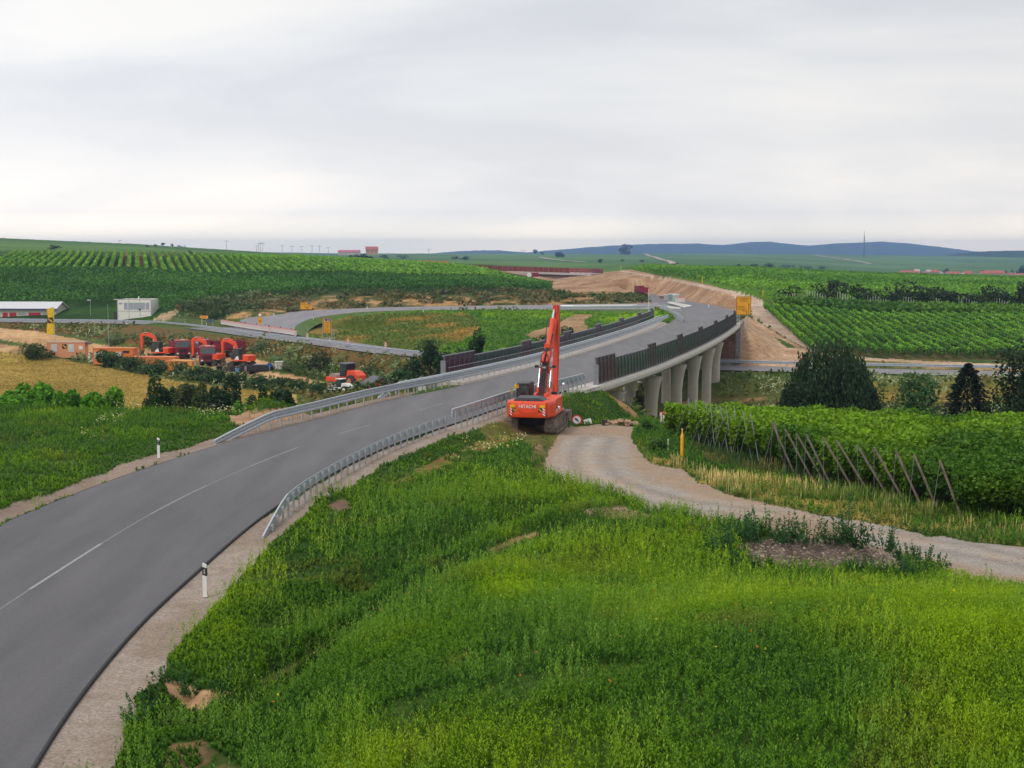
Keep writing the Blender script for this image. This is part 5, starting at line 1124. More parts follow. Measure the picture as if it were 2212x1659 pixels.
def lorry(loc, rz, label, sc=1.0, tipped=False):
    """front towards +y"""
    T = thing('tipper_lorry', label, 'lorry', loc, rz, 'dark red tipper lorries'); T.scale = (sc,)*3
    for y in (3.0, 1.2, -1.4, -2.8):
        for x in (-1.05, 1.05): wheel(T, x, y, .52, .4 if y > 0 else .5, hub=M_grey)
    b = MB(); b.box(-.5, .5, -3.6, 4.2, .6, 1.0); b.box(-1.2, -.6, -.5, .5, .55, 1.0); b.box(.6, 1.2, -.5, .5, .55, 1.0); b.build('chassis', M_dk, T)
    b = MB(); b.prism([(2.1, .7), (4.45, .7), (4.5, 1.9), (4.25, 3.15), (2.1, 3.2)], -1.25, 1.25, 'x'); c = b.build('cab', M_red, T, bevel=.08)
    b = MB(); b.add([(-1.1, 4.51, 2.0), (1.1, 4.51, 2.0), (1.1, 4.32, 2.9), (-1.1, 4.32, 2.9)], [(0, 1, 2, 3)]); b.build('windscreen', M_glass, c)
    for x in (-1.262, 1.262): b = MB(); b.box(min(x, x*.995), max(x, x*.995), 2.7, 3.9, 2.0, 2.8); b.build('side_window', M_glass, c)
    b = MB()
    for q in range(4): b.box(-.8, .8, 4.49, 4.53, 1.1+q*.17, 1.2+q*.17)
    b.box(-1.2, 1.2, 4.45, 4.55, .55, .78); b.build('grille', M_blk, c)
    for x in (-.98, .98): b = MB(); b.box(x-.17, x+.17, 4.46, 4.56, .8, 1.02); b.build('headlight', M_wht, c)
    for x in (-.85, .85): b = MB(); b.cyl((x, 3.4, 3.2), (x, 3.4, 3.38), .11, n=10); b.build('beacon', mat('beacon_orange', (.9, .3, .03), .3), c)
    b = MB(); b.box(-.4, .4, 3.7, 3.8, 3.18, 3.36); b.build('roof_sign', mat('cream', (.75, .7, .45), .5), c)
    b = MB(); z0, z1 = 1.25, 2.75
    b.prism([(-1.05, z0), (1.05, z0), (1.27, z0+.3), (1.27, z1), (1.17, z1), (1.17, z0+.35), (.95, z0+.12), (-.95, z0+.12), (-1.17, z0+.35), (-1.17, z1), (-1.27, z1), (-1.27, z0+.3)], -4.0, 1.8, 'y')
    b.box(-1.2, 1.2, 1.72, 1.85, z0, z1+.25); b.box(-1.22, 1.22, -4.05, -3.95, z0+.05, z1-.1)
    for x in (-1.30, 1.24):
        for q in range(6): b.box(x, x+.06, -3.8+q*1.05, -3.7+q*1.05, z0+.3, z1)
    b.box(-1.33, -1.25, -4, 1.8, z1-.1, z1+.02); b.box(1.25, 1.33, -4, 1.8, z1-.1, z1+.02)
    b.build('tipper_body', M_red, T)
    for x in (-.95, .95): b = MB(); b.box(x-.15, x+.15, -4.12, -4.05, .75, .95); b.build('tail_light', M_sred, T)
    return T
lorry(gp(388, 771), R(180+22), 'dark red lorry facing the camera behind the left excavator, orange roof beacons')
lorry(gp(448, 786), R(180+14), 'dark red lorry half hidden behind the middle excavator arm')
lorry(gp(478, 772), R(180-60), 'third dark red lorry with its tipper body behind the right excavator arm')
lorry(at(1385, 641, -2.85), R(6), 'lone dark red lorry seen from behind on the road by the earth slope', 1.0)
def roller(loc, rz, label, m, sc=1.0, canopy=M_blk, roofm=None):
    T = thing('road_roller', label, 'road roller', loc, rz); T.scale = (sc,)*3
    b = MB(); b.cyl((-1.05, 1.9, .78), (1.05, 1.9, .78), .78, n=28); b.build('drum', mat('drum_steel', (.42, .32, .27), .55, .4, var=.2), T)
    b = MB(); b.box(-1.3, -1.1, .7, 3.0, .55, 1.1); b.box(1.1, 1.3, .7, 3.0, .55, 1.1); b.box(-1.3, 1.3, 2.75, 3.0, .6, 1.1); b.box(-1.3, 1.3, .55, .8, .55, 1.2); b.build('drum_frame', m, T, bevel=.04)
    for x in (-.95, .95): wheel(T, x, -1.5, .75, .55, hub=m)
    b = MB(); b.prism([(-.4, .8), (.4, .8), (.4, 1.2), (-.4, 1.3), (-.6, 2.1), (-1.9, 2.0), (-2.7, 1.5), (-2.8, .8)], -.75, .75, 'x'); b.build('engine_cover', m, T, bevel=.08)
    b = MB(); b.box(-.8, .8, -.5, .75, 1.25, 1.75); b.box(-.78, .78, -.55, .7, 1.75, 2.85); c = b.build('cab', canopy, T, bevel=.04)
    b = MB(); b.box(-.7, .7, .705, .715, 1.7, 2.75); b.box(-.795, -.785, -.4, .6, 1.8, 2.7); b.box(.785, .795, -.4, .6, 1.8, 2.7); b.build('cab_window', M_glass, c)
    b = MB(); b.box(-.9, .9, -.75, .85, 2.85, 3.0); b.build('roof', roofm or mat('roof_grey', (.12, .12, .17), .5), c)
    return T
roller(gp(752, 833), R(50), 'orange-red road roller with large steel drum and dark cab on the haul road', M_org, 1.05)
roller(gp(737, 848), R(62), 'small white roller partly behind bushes, in front of the orange roller', M_wht, .62, roofm=M_wht)
hut = thing('hut', 'small red hut with dark pitched roof behind the bushes right of the roller', 'hut', gp(816, 842), R(25)); hut.scale = (.78, .78, .70)
b = MB(); b.prism([(-2.2, 0), (2.2, 0), (2.2, 1.2), (0, 2.3), (-2.2, 1.2)], -2.2, 2.2, 'y'); b.build('wall', mat('hut_red', (.62, .04, .02), .5), hut)
b = MB(); b.prism([(-2.5, 1.12), (0, 2.4), (2.5, 1.12), (2.5, 1.28), (0, 2.56), (-2.5, 1.28)], -2.4, 2.4, 'y'); b.build('roof', mat('slate', (.10, .10, .12), .6), hut)
# ---------------------------------------------------------------- containers
def container(name, label, loc, rz, L_, D_, H_, m, group=None, wins=(), door=None, roofm=None, ribs=True, signs=()):
    T = thing(name, label, 'container', loc, rz, group)
    b = MB(); b.box(-L_/2, L_/2, 0, D_, .12, H_)
    if ribs:
        n = int(L_/.35)
        for i in range(n): x = -L_/2+.12+i*(L_-.24)/max(n-1, 1); b.box(x-.07, x+.07, -.025, .0, .25, H_-.2)
    b.build('shell', m, T)
    b = MB()
    for x in (-L_/2, L_/2): b.box(x-.07, x+.07, -.05, .07, 0, H_+.03)
    b.box(-L_/2, L_/2, -.045, .05, H_-.14, H_+.03); b.box(-L_/2, L_/2, -.045, .05, .08, .24); b.build('frame', m, T)
    if roofm: b = MB(); b.box(-L_/2-.03, L_/2+.03, -.03, D_+.03, H_+.035, H_+.09); b.build('roof', roofm, T)
    for (x, z, w_, h_) in wins:
        b = MB(); b.box(x-w_/2, x+w_/2, -.06, -.028, z, z+h_); b.build('window', M_shut, T)
    if door: x, w_ = door; b = MB(); b.box(x-w_/2, x+w_/2, -.055, -.028, .2, 2.15); b.build('door', m, T); 
    for (x, z, s) in signs: b = MB(); emblem(b, x, -.062, z, s); b.build('emblem', [M_blk, M_yel2], T)
    return T
M_shut = mat('shutter', (.55, .56, .54), .6)
c = container('office_container', 'peach-orange site office container with two white shutters at the field edge', gp(143, 774), R(3), 6.3, 2.6, 2.7, M_cont2, wins=((-1.95, 1.15, 1.0, 1.3), (.9, 1.1, 1.0, 1.35)), signs=((-.25, 2.05, .75),), roofm=mat('roof_edge', (.4, .3, .25), .7), ribs=False)
b = MB(); b.box(2.2, 2.85, -.06, -.03, 1.5, 2.1); b.box(2.3, 2.75, -.07, -.06, 1.6, 1.98); b.build('notice', M_wht, c); b = MB(); b.box(1.7, 1.95, -.07, -.03, .62, .98); b.box(-2.2, -1.85, -.07, -.03, .6, 1.0); b.build('plate', M_blk, c)
b = MB(); b.box(3.25, 4.2, .1, 2.2, 2.45, 2.6); b.cyl((4.15, .2, 2.45), (3.3, .2, 2.1), .04); b.build('awning', M_dk, c)
c = container('storage_container', 'orange container with grey shutters behind bushes, right of the office container', gp(245, 788), R(-4), 6.6, 2.6, 2.7, M_cont, wins=((-2.7, .9, .8, 1.3), (-1.6, .9, .8, 1.3), (.9, 1.0, .9, 1.1)), ribs=False)
b = MB(); b.box(1.6, 2.7, -.06, -.03, 1.95, 2.3); b.build('dark_sign', M_blk, c)
container('storage_container', 'long open orange skip container with dark rim, mostly hidden by bushes', gp(328, 797), R(-6), 7.4, 2.4, 1.9, M_cont, signs=((-1.9, 1.1, .8),))
c = container('storage_container', 'short orange container with dark emblem at the right end of the container line', gp(388, 807), R(-16), 4.2, 2.4, 2.0, mat('container_amber', (.72, .30, .06), .55, var=.08), signs=((.9, 1.3, .95), (-1.4, 1.5, .5)))
b = MB(); b.tube([(2.3, 0, 2.35), (2.75, 0, 2.3), (2.8, 0, .1)], .12); b.build('grey_arm', M_grey, c)
sk = thing('yellow_machine', 'small yellow and black machine arm beside the last orange container', 'machine', gp(424, 808), R(-20)); b = MB(); b.prism([(-1.3, .2), (-1.2, .9), (-.3, 1.2), (1.3, .2), (1.0, 0), (0, .7), (-.8, .5)], -.3, .3, 'y'); b.build('boom', M_yel2, sk); b = MB(); b.box(.9, 2.0, -.4, .4, 0, .7); b.build('bucket', M_blk, sk)
# buckets and materials lying about in the yard
def grab(px, py, label, s=1.0, rz=0, m=M_bucket):
    T = thing('digger_bucket', label, 'bucket', gp(px, py), rz, 'loose buckets in the yard')
    b = MB(); b.prism([(-.5, .02), (.5, 0), (.65, .5), (.5, 1.0), (.35, 1.0), (.5, .5), (.4, .12), (-.5, .12)], -.7*s, .7*s, 'x'); b.build('shell', m, T)
    b = MB()
    for x in (-.7, .7): b.prism([(-.5, .02), (.5, 0), (.65, .5), (.5, 1.0), (-.2, .8)], x*s-.04, x*s+.04, 'x')
    b.build('side_plate', M_dk, T)
    b = MB()
    for q in range(5): b.box(-.6*s+q*.3*s-.04, -.6*s+q*.3*s+.04, -.75, -.5, .02, .10)
    b.build('teeth', M_grey, T)
grab(478, 806, 'dark box-shaped bucket lying alone at the front of the yard', 1.1, .2, M_blk); grab(497, 805, 'bucket with pale worn lip next to the dark box-shaped one', 1.0, .9); grab(523, 804, 'rusty bucket below the right excavator, behind a blue drum', 1.1, 1.4); grab(541, 806, 'toothed bucket beside the long dark trough', 1.1, 2.2)
b = MB(); b.cyl((0, 0, 0), (0, 0, .9), .3, n=14); o = b.build('drum', mat('drum_blue', (.08, .22, .42), .5), None, loc=gp(513, 808)); tag(o, 'small blue barrel among the loose buckets', 'barrel')
b = MB(); b.box(-1.8, 1.8, -.6, .6, 0, .15); b.box(-1.8, 1.8, -.6, -.5, .1, .9); b.box(-1.8, 1.8, .5, .6, .1, .9); b.box(1.7, 1.8, -.6, .6, .1, .9); b.box(-1.8, -1.7, -.6, .6, .1, .9); o = b.build('trough', M_blk, None, loc=gp(562, 802)); tag(o, 'long black trough at the right end of the bucket row', 'trough')
st = thing('plank_stack', 'low stack of grey planks and beams right of the excavators', 'planks', gp(582, 794), .1)
for q in range(5): b = MB(); b.box(-2.6+q*.1, 2.6-q*.15, -.8+q*.35, -.5+q*.35, .05, .25+.06*q); b.build('plank', mat('grey_timber', (.36, .33, .31), .85, var=.25), st)
b = MB(); b.box(-.5, .5, -.5, .5, 0, 1.0); b.box(-.6, .6, -.6, .6, 1.0, 1.1); o = b.build('crate', mat('pale_crate', (.6, .58, .55), .7), None, loc=gp(603, 797)); tag(o, 'small pale crate at the end of the plank stack', 'crate')
# ---------------------------------------------------------------- trees and bushes
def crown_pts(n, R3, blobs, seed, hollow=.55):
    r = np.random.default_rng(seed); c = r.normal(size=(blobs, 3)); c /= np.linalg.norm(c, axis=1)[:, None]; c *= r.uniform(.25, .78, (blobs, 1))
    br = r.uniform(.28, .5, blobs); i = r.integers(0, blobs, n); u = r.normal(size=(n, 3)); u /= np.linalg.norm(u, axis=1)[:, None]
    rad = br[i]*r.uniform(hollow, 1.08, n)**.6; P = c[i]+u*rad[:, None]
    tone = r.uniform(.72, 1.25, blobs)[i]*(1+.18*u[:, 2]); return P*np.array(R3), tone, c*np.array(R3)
def tree(name, label, cat, base, h, wd, c1, c2, n=1500, leaf=.4, blobs=14, seed=1, trunk=.18, group=None, dp=None, trunk_r=None):
    T = thing(name, label, cat, base, 0, group); dp = dp or wd
    P, tone, bl = crown_pts(n, (wd/2, dp/2, h*(1-trunk)/2*1.05), blobs, seed); cz = h*(trunk+(1-trunk)/2); P[:, 2] += cz; P = P[P[:, 2] > .05*h]; tone = tone[:len(P)]
    r = np.random.default_rng(seed+5); C = mixc(c1, c2, r.random(len(P)))*tone[:, None]
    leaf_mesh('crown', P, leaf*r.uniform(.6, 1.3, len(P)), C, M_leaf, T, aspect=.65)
    b = MB(); tr = trunk_r or h*.022
    b.cyl((0, 0, -.3), (0, 0, h*.35), tr, tr*.75, 7, False); b.cyl((0, 0, h*.35), (tr, 0, h*.72), tr*.75, tr*.3, 6, False)
    for q in bl[:7]: b.cyl((0, 0, h*.28), (q[0]*.8, q[1]*.8, cz+q[2]*.7), tr*.4, tr*.12, 5, False)
    b.build('trunk', M_trunk, T); return T
def bush(label, px, py, wpx, hpx, c1, c2, n=700, seed=1, group=None, name='bush', leafk=.085, g=None, dmin=60, dmax=4000, blobs=10, flat=1.0, cat='bush', z=None):
    g = g or ground_at(px, py, dmin, dmax); d = g[1]; w_ = wpx/FPX*d; h_ = hpx/FPX*d
    T = thing(name, label, cat, g, 0, group)
    P, tone, bl = crown_pts(n, (w_/2, w_/2*flat, h_*.62), blobs, seed); P[:, 2] += h_*.42; k = P[:, 2] > -.1*h_; P = P[k]; tone = tone[k]
    r = np.random.default_rng(seed+9); C = mixc(c1, c2, r.random(len(P)))*tone[:, None]
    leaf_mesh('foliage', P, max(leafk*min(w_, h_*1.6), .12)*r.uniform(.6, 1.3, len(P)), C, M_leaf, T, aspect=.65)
    b = MB()
    for q in bl[:5]: b.cyl((q[0]*.15, q[1]*.15, -.2), (q[0]*.7, q[1]*.7, max(.2, h_*.42+q[2]*.6)), .02*h_+.01, .008*h_, 5, False)
    b.build('stem', M_trunk, T); return T
dk1, dk2 = srgb(28, 44, 24, 1.2), srgb(42, 62, 30, 1.2); md1, md2 = srgb(50, 80, 34, 1.35), srgb(74, 104, 40, 1.35)
# right-hand trees standing in the valley behind the near vineyard
def willow(base, h, wd, seed, label):
    T = thing('willow_tree', label, 'tree', base); r = np.random.default_rng(seed); P = []; C = []; tops = []
    for j in range(300):
        a = r.uniform(0, 6.28); q = math.sqrt(r.random()); x0 = math.cos(a)*q*wd*.46; y0 = math.sin(a)*q*wd*.40; top = h*(1-.50*(q**2.6))*r.uniform(.86, .98)
        ln = top*r.uniform(.5, .9); m_ = 38; f = r.random(m_); tn = r.uniform(.7, 1.2); out = 1+.16*f
        P.append(np.column_stack([x0*out+r.normal(size=m_)*.16, y0*out+r.normal(size=m_)*.16, top-ln*f])); C.append(mixc(srgb(36, 56, 32, 1.15), srgb(54, 76, 42, 1.15), r.random(m_))*tn); tops.append((x0*.6, y0*.6, top*.85))
    P = np.concatenate(P); C = np.concatenate(C); n = len(P); U = np.column_stack([r.normal(size=n)*.25, r.normal(size=n)*.25, -np.ones(n)]); U /= np.linalg.norm(U, axis=1)[:, None]
    leaf_mesh('crown', P, .42*r.uniform(.6, 1.3, n), C, M_leaf, T, U=U, aspect=.4)
    b = MB(); b.cyl((0, 0, -.3), (0, 0, h*.4), .3, .2, 8, False)
    for q in tops[::9]: b.cyl((0, 0, h*.3), q, .09, .03, 5, False)
    b.build('trunk', M_trunk, T)
def conifer(base, h, wd, seed, label, c1, c2, n=5200):
    T = thing('conifer_tree', label, 'tree', base); r = np.random.default_rng(seed); f = r.random(n)**.8; lay = np.floor(f*13)/13; ph = (f-lay)*13
    rad = wd/2*(1.02-f)**.62*(1.0-.35*ph)*(.8+.4*vn(lay*40, r.integers(0, 6, n)*9., 3, seed)); a = r.uniform(0, 6.28, n); q = np.sqrt(r.uniform(.25, 1, n))
    lob = 1+.22*np.sin(a*5+lay*23)+.12*np.sin(a*9+lay*51); P = np.column_stack([np.cos(a)*rad*q*lob, np.sin(a)*rad*q*lob, h*(.03+.95*f)-q*rad*.22])
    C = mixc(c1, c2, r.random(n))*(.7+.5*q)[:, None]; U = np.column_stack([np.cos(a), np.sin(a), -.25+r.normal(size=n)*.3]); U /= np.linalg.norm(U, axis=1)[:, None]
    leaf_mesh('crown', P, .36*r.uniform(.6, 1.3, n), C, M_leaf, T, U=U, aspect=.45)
    b = MB(); b.cyl((0, 0, -.3), (0, 0, h*.9), wd*.035, .03, 7, False); b.build('trunk', M_trunk, T)
def vb(px, d): x = px_at(px, d); return (x, d, hz(x, d)-.1)
willow(vb(1797, 122), 10.6, 9.0, 3, 'large drooping dark green willow behind the near vineyard')
bush('broad dark bush at the left foot of the willow', 1722, 880, 96, 195, dk1, dk2, 3000, 21, g=Vector(vb(1722, 118)), cat='bush')
bush('low dark bush under the right side of the willow', 1885, 880, 84, 140, dk1, dk2, 2200, 22, g=Vector(vb(1880, 120)))
tree('leafy_tree', 'mid-green leafy tree between the willow and the dark conifer', 'tree', vb(1992, 118), 7.7, 4.6, srgb(48, 76, 40, 1.3), srgb(74, 104, 56, 1.3), 3200, .3, 22, 31)
bush('small loose shrub left of the mid-green leafy tree', 1930, 880, 50, 150, md1, dk2, 1300, 24, g=Vector(vb(1930, 116)))
conifer(vb(2095, 112), 8.3, 6.0, 5, 'very dark pointed conifer right of the mid-green tree', srgb(22, 34, 22, 1.1), srgb(34, 46, 28, 1.1))
bush('green shrub between the dark conifer and the frame edge', 2155, 885, 60, 165, dk2, md1, 1600, 25, g=Vector(vb(2155, 112)))
tree('leafy_tree', 'tall dark tree cut by the right edge of the picture', 'tree', vb(2215, 108), 10.4, 5.2, dk1, dk2, 5200, .3, 24, 33, trunk=.05)
bush('dark bush below the tall tree at the right edge', 2195, 890, 80, 200, dk1, dk2, 2600, 26, g=Vector(vb(2195, 106)))
for k in range(9):
    d = 150-k*1.2; px = 8+k*29; g_ = Vector((px_at(px, d), d, hz(px_at(px, d), d))); yb = 545+(10-g_.z)*3000/d
    bush('bright green shrub in the low row at the left edge above the flowering bank', px, 0, 80, (yb-(838+k*3.0))*1.12, srgb(92, 140, 24, 1.4), srgb(66, 112, 24, 1.35), 2600, 300+k, group='bright shrubs above the left bank', g=g_, leafk=.16)
# thicket and shrubs below the left bank
TH = [('small dark bush at the left end of the thicket', 318, 866, 34, 42, srgb(38,62,30,1.3), dk2, 141), ('dark round bush behind the flowering bank, second in the thicket', 352, 868, 50, 66, dk1, md1, 140),
      ('thin brownish shrub with see-through twigs in the thicket', 398, 872, 56, 62, srgb(84, 84, 52, 1.1), srgb(60, 76, 40, 1.2), 139), ('olive bush right of the thin brownish shrub', 436, 874, 50, 60, srgb(70, 82, 44, 1.2), dk2, 138),
      ('broad dark bush in the middle of the thicket', 482, 884, 62, 72, dk1, dk2, 132), ('bright green round bush at the right of the thicket', 516, 882, 38, 50, srgb(70, 112, 34, 1.4), srgb(92, 134, 40, 1.4), 128),
      ('large dark tree-like bush beside the sand heap', 600, 880, 104, 84, dk1, dk2, 118), ('dark bush just left of the sand heap, lower than its neighbour', 560, 884, 44, 44, dk1, md1, 120)]
for k, (lb, px, py, w_, h_, c1, c2, d) in enumerate(TH):
    x = px_at(px, d); z = 10-(py-545)*d/3000; g = Vector((x, d, min(z, hz(x, d)+3) if False else hz(x, d)))
    w_ *= 1.4; c1 = c1*1.3; c2 = c2*1.25; hp = h_*.98+max(0, (545+(10-g.z)*3000/d)-py); bush(lb, px, py, w_, hp, c1, c2, int(1500+w_*hp*.6), 40+k, g=g)
HD = [(232,795,60,34),(285,802,70,32),(335,808,66,32),(382,815,56,26),(425,822,60,30),(468,828,60,30),(512,834,56,30),(556,838,60,28),(600,842,60,26),(645,848,60,26),(690,852,56,24)]
for k, (px, py, w_, h_) in enumerate(HD):
    bush('dark green bush in the hedge line between wheat field and yard' , px, py, w_*1.15, h_*1.2, srgb(46, 68, 42, 1.25), srgb(66, 90, 46, 1.25), 1100, 60+k, group='hedge bushes between wheat and yard', dmin=130, dmax=300)
MIDT = [('leafy_tree', 'slender green tree beside the left end of the left noise screen', 930, 815, 62, 84, md1, dk2), ('leafy_tree', 'narrow green tree inside the loop behind the left noise screen', 1028, 800, 46, 84, md1, dk1), ('bush', 'low green bush between two slender trees by the noise screen', 975, 800, 44, 40, md1, md2),
        ('bush', 'dark green shrub left of the slender tree at the embankment', 880, 826, 60, 48, dk1, md1), ('bush', 'green undergrowth shrub on the bank above the first barrier', 830, 845, 70, 32, dk2, md1), ('bush', 'low shrub on the bank right of the small red hut', 790, 850, 50, 24, dk1, md1),
        ('bush', 'shrub in the green thicket left of the screen, nearest the small hut', 868, 836, 66, 48, md1, dk2), ('bush', 'tall shrub in the thicket behind the first barrier, below the lower road', 905, 822, 66, 66, md1, dk1), ('bush', 'rounded shrub touching the left end of the left noise screen', 962, 812, 60, 60, dk2, md1),
        ('bush', 'green shrub in the meadow above the left screen end', 1000, 792, 60, 44, md1, dk2), ('bush', 'green shrub right of the narrow tree in the loop', 1066, 782, 54, 34, md1, md2), ('bush', 'low green shrub in the loop left of the boom', 1110, 768, 50, 24, md1, md2), ('bush', 'olive shrub on the slope above the roller', 800, 815, 70, 30, srgb(84, 96, 50, 1.2), dk2),
        ('bush', 'round bush on bare ground above the left noise screen', 1226, 728, 36, 26, md1, dk2), ('bush', 'green bush behind the excavator boom in the loop', 1180, 748, 50, 30, md1, dk2), ('bush', 'grey-green shrubby mound in the yard behind the roller', 690, 805, 84, 44, srgb(78, 86, 54, 1.1), srgb(56, 72, 40, 1.2)),
        ('bush', 'olive brush heap left of the office container', 72, 778, 80, 40, srgb(56, 74, 36, 1.2), srgb(70, 88, 46, 1.2)), ('bush', 'whitish flowering shrub patch in front of the lower road', 250, 742, 60, 26, srgb(120, 132, 92, 1.1), srgb(66, 90, 50, 1.2)), ('bush', 'second whitish flowering shrub patch above the yard', 320, 745, 70, 32, srgb(124, 136, 96, 1.1), srgb(66, 90, 50, 1.2)),
        ('bush', 'flowering shrubs above the right excavator', 560, 760, 70, 28, srgb(118, 130, 88, 1.1), srgb(66, 90, 50, 1.2)), ('bush', 'pale flowering herbs beside the haul road', 620, 800, 60, 20, srgb(122, 134, 92, 1.1), srgb(70, 92, 50, 1.2)), ('bush', 'grey-green bush on the green bank left of the ramp', 420, 672, 80, 30, srgb(96, 108, 70, 1.1), srgb(60, 80, 44, 1.2)), ('bush', 'darker bush at the foot of the green bank by the arrow signs', 455, 690, 70, 24, srgb(48, 72, 38, 1.2), srgb(64, 88, 44, 1.2)),
        ('bush', 'green weeds clump at the stone pile by the track end', 1400, 935, 60, 26, md1, dk2), ('bush', 'low weeds in front of the yellow marker post', 1420, 972, 60, 26, md2, md1)]
for k, (nm_, lb, px, py, w_, h_, c1, c2) in enumerate(MIDT):
    if nm_ == 'leafy_tree':
        g = ground_at(px, py, 110, 400); d = g.y; tree('leafy_tree', lb, 'tree', g, h_/FPX*d, w_/FPX*d, c1, c2, 1900, .36, 16, 80+k, trunk=.12)
    else: bush(lb, px, py, w_, h_, c1, c2, 900, 80+k, dmin=50)
x, y, z = px_at(1300, 130), 132, 0
bush('dark ivy-covered bush seen between the front viaduct piers', 1388, 880, 40, 92, srgb(30, 42, 30, 1.1), srgb(60, 66, 60, 1.1), 1500, 120, g=Vector((px_at(1385, 150), 150, hz(px_at(1385, 150), 150))))
# distant hedge on the right, scattered field trees
for k, (px, w_, h_, d) in enumerate([(1800,64,34,292),(1712,46,20,296),(1868,66,30,290),(1925,70,32,290),(1985,80,36,288),(2050,80,36,288),(2112,60,30,286),(2165,70,36,286),(2215,70,40,284)]):
    d += 13; x = px_at(px, d); bush('dark bush in the long hedge across the right fields', px, 0, w_*1.5, h_*1.35, srgb(36, 48, 30, 1.2), srgb(50, 66, 36, 1.2), 900, 140+k, g=Vector((x, d, hz(x, d))), group='hedge bushes across the right fields')
FT = [(395,533,26,12),(8,511,62,14),(118,539,32,9),(352,531,10,8),(336,532,8,5),(372,533,8,7),(318,533,10,4),(1155,549,16,9),(1172,550,12,6),(1205,556,20,12),(1215,556,12,8),(1350,550,40,17),(1297,567,18,7),(1005,561,30,8),(1345,565,14,4),(1385,566,16,4),(985,560,30,7),(1455,575,30,7)]
for k, (px, py, w_, h_) in enumerate(FT):
    g = ground_at(px, py, 400, 4400); bush('distant dark field tree number of clumps seen small on the skyline fields' if False else 'small dark tree or bush far off in the fields', px, py, w_, h_*1.15, srgb(26, 42, 26, 1.1), srgb(38, 56, 32, 1.1), 260, 170+k, name='field_tree', cat='tree', g=g, leafk=.16, group='scattered trees of the far fields')
for k, (px, py, w_, h_) in enumerate([(790,565,46,13),(765,562,34,12),(830,559,26,8),(870,559,40,7),(1595,578,18,7),(1625,578,30,8),(1660,579,34,9),(1700,580,40,8),(1740,581,36,7),(1775,582,30,8),(360,549,14,5),(410,549,18,6)]):
    g = ground_at(px, py, 400, 4400); bush('bush in a dark far-off hedge among the fields', px, py, w_, h_*1.1, srgb(30, 46, 28, 1.1), srgb(42, 58, 34, 1.1), 260, 200+k, name='field_bush', g=g, leafk=.16, group='bushes of the far hedges')
# ---------------------------------------------------------------- far bridge site
FB = thing('construction_bridge', 'unfinished flat bridge with dark red formwork parapet beyond the left vineyard', 'bridge', (0, 0, 0))
fd = 600.0
A_ = at(990, 582, d=fd+30); B_ = at(1277, 591, d=fd-10)
def fbx(z0, z1, y0, y1, name, m, a=A_, b_=B_, t0=0, t1=1):
    b = MB(); p = a.lerp(b_, t0); q = a.lerp(b_, t1); v = (q-p); u = Vector((v.x, v.y, 0)).normalized(); n = Vector((-u.y, u.x, 0))
    vs = [p+n*y0+Vector((0, 0, z0)), q+n*y0+Vector((0, 0, z0)), q+n*y1+Vector((0, 0, z0)), p+n*y1+Vector((0, 0, z0))]; vs += [w_+Vector((0, 0, z1-z0)) for w_ in vs]
    b.add([tuple(w_) for w_ in vs], [(0, 3, 2, 1), (4, 5, 6, 7), (0, 1, 5, 4), (1, 2, 6, 5), (2, 3, 7, 6), (3, 0, 4, 7)]); return b.build(name, m, FB)
fbx(-.9, 0, 0, 10, 'deck', mat('far_concrete', (.42, .40, .38), .8)); fbx(-1.9, -.9, 1.2, 8.8, 'girder', mat('girder_brown', (.16, .12, .12), .8))
M_rust = mat('formwork_red', (.15, .04, .035), .7, var=.3, scale=.6)
fbx(0, 1.9, .1, .4, 'parapet', M_rust, t1=.84); fbx(0, 1.9, 9.4, 9.7, 'parapet', M_rust)
for q in range(26): fbx(-.05, 2.05, -.05, .1, 'formwork_post', mat('formwork_orange', (.40, .06, .03), .7), t0=q/26*.999, t1=q/26+.003)
for q in (.3, 1.0, 1.75): fbx(q, q+.12, .05, .2, 'formwork_rail', mat('formwork_pink', (.5, .2, .17), .7), t0=.84, t1=1)
fbx(-5.5, -.92, 1.0, 9, 'abutment', mat('abutment_block', (.17, .12, .11), .85, var=.3, scale=.4), t0=.62, t1=.84); fbx(-4.0, -1.9, .9, 1.1, 'opening', M_blk, t0=.635, t1=.665)
container('site_container', 'far orange container with black emblem at the upper edge of the vineyard', at(917, 576.5, d=560), R(0), 8.0, 2.5, 2.5, mat('far_orange', (.78, .16, .035), .55), signs=((.3, 1.4, 1.6),), ribs=False)
container('site_container', 'smaller far orange container right of the longer one, near the far bridge', at(957, 577.5, d=560), R(0), 4.6, 2.5, 2.3, mat('far_orange', (.78, .16, .035), .55), signs=((0, 1.3, 1.5),), ribs=False)
g = at(1153, 600, z=hz(px_at(1153, 540), 540)+.2); T = thing('site_vehicle', 'tiny dark red and white vehicle parked under the far bridge', 'vehicle', g); b = MB(); b.box(-1.6, 1.9, 0, 2, .4, 2.0); b.build('body', M_red, T, bevel=.2); b = MB(); b.cyl((-1.7, -.05, 1.1), (-1.7, .3, 1.1), .9, n=14); b.build('wheel', M_wht, T)
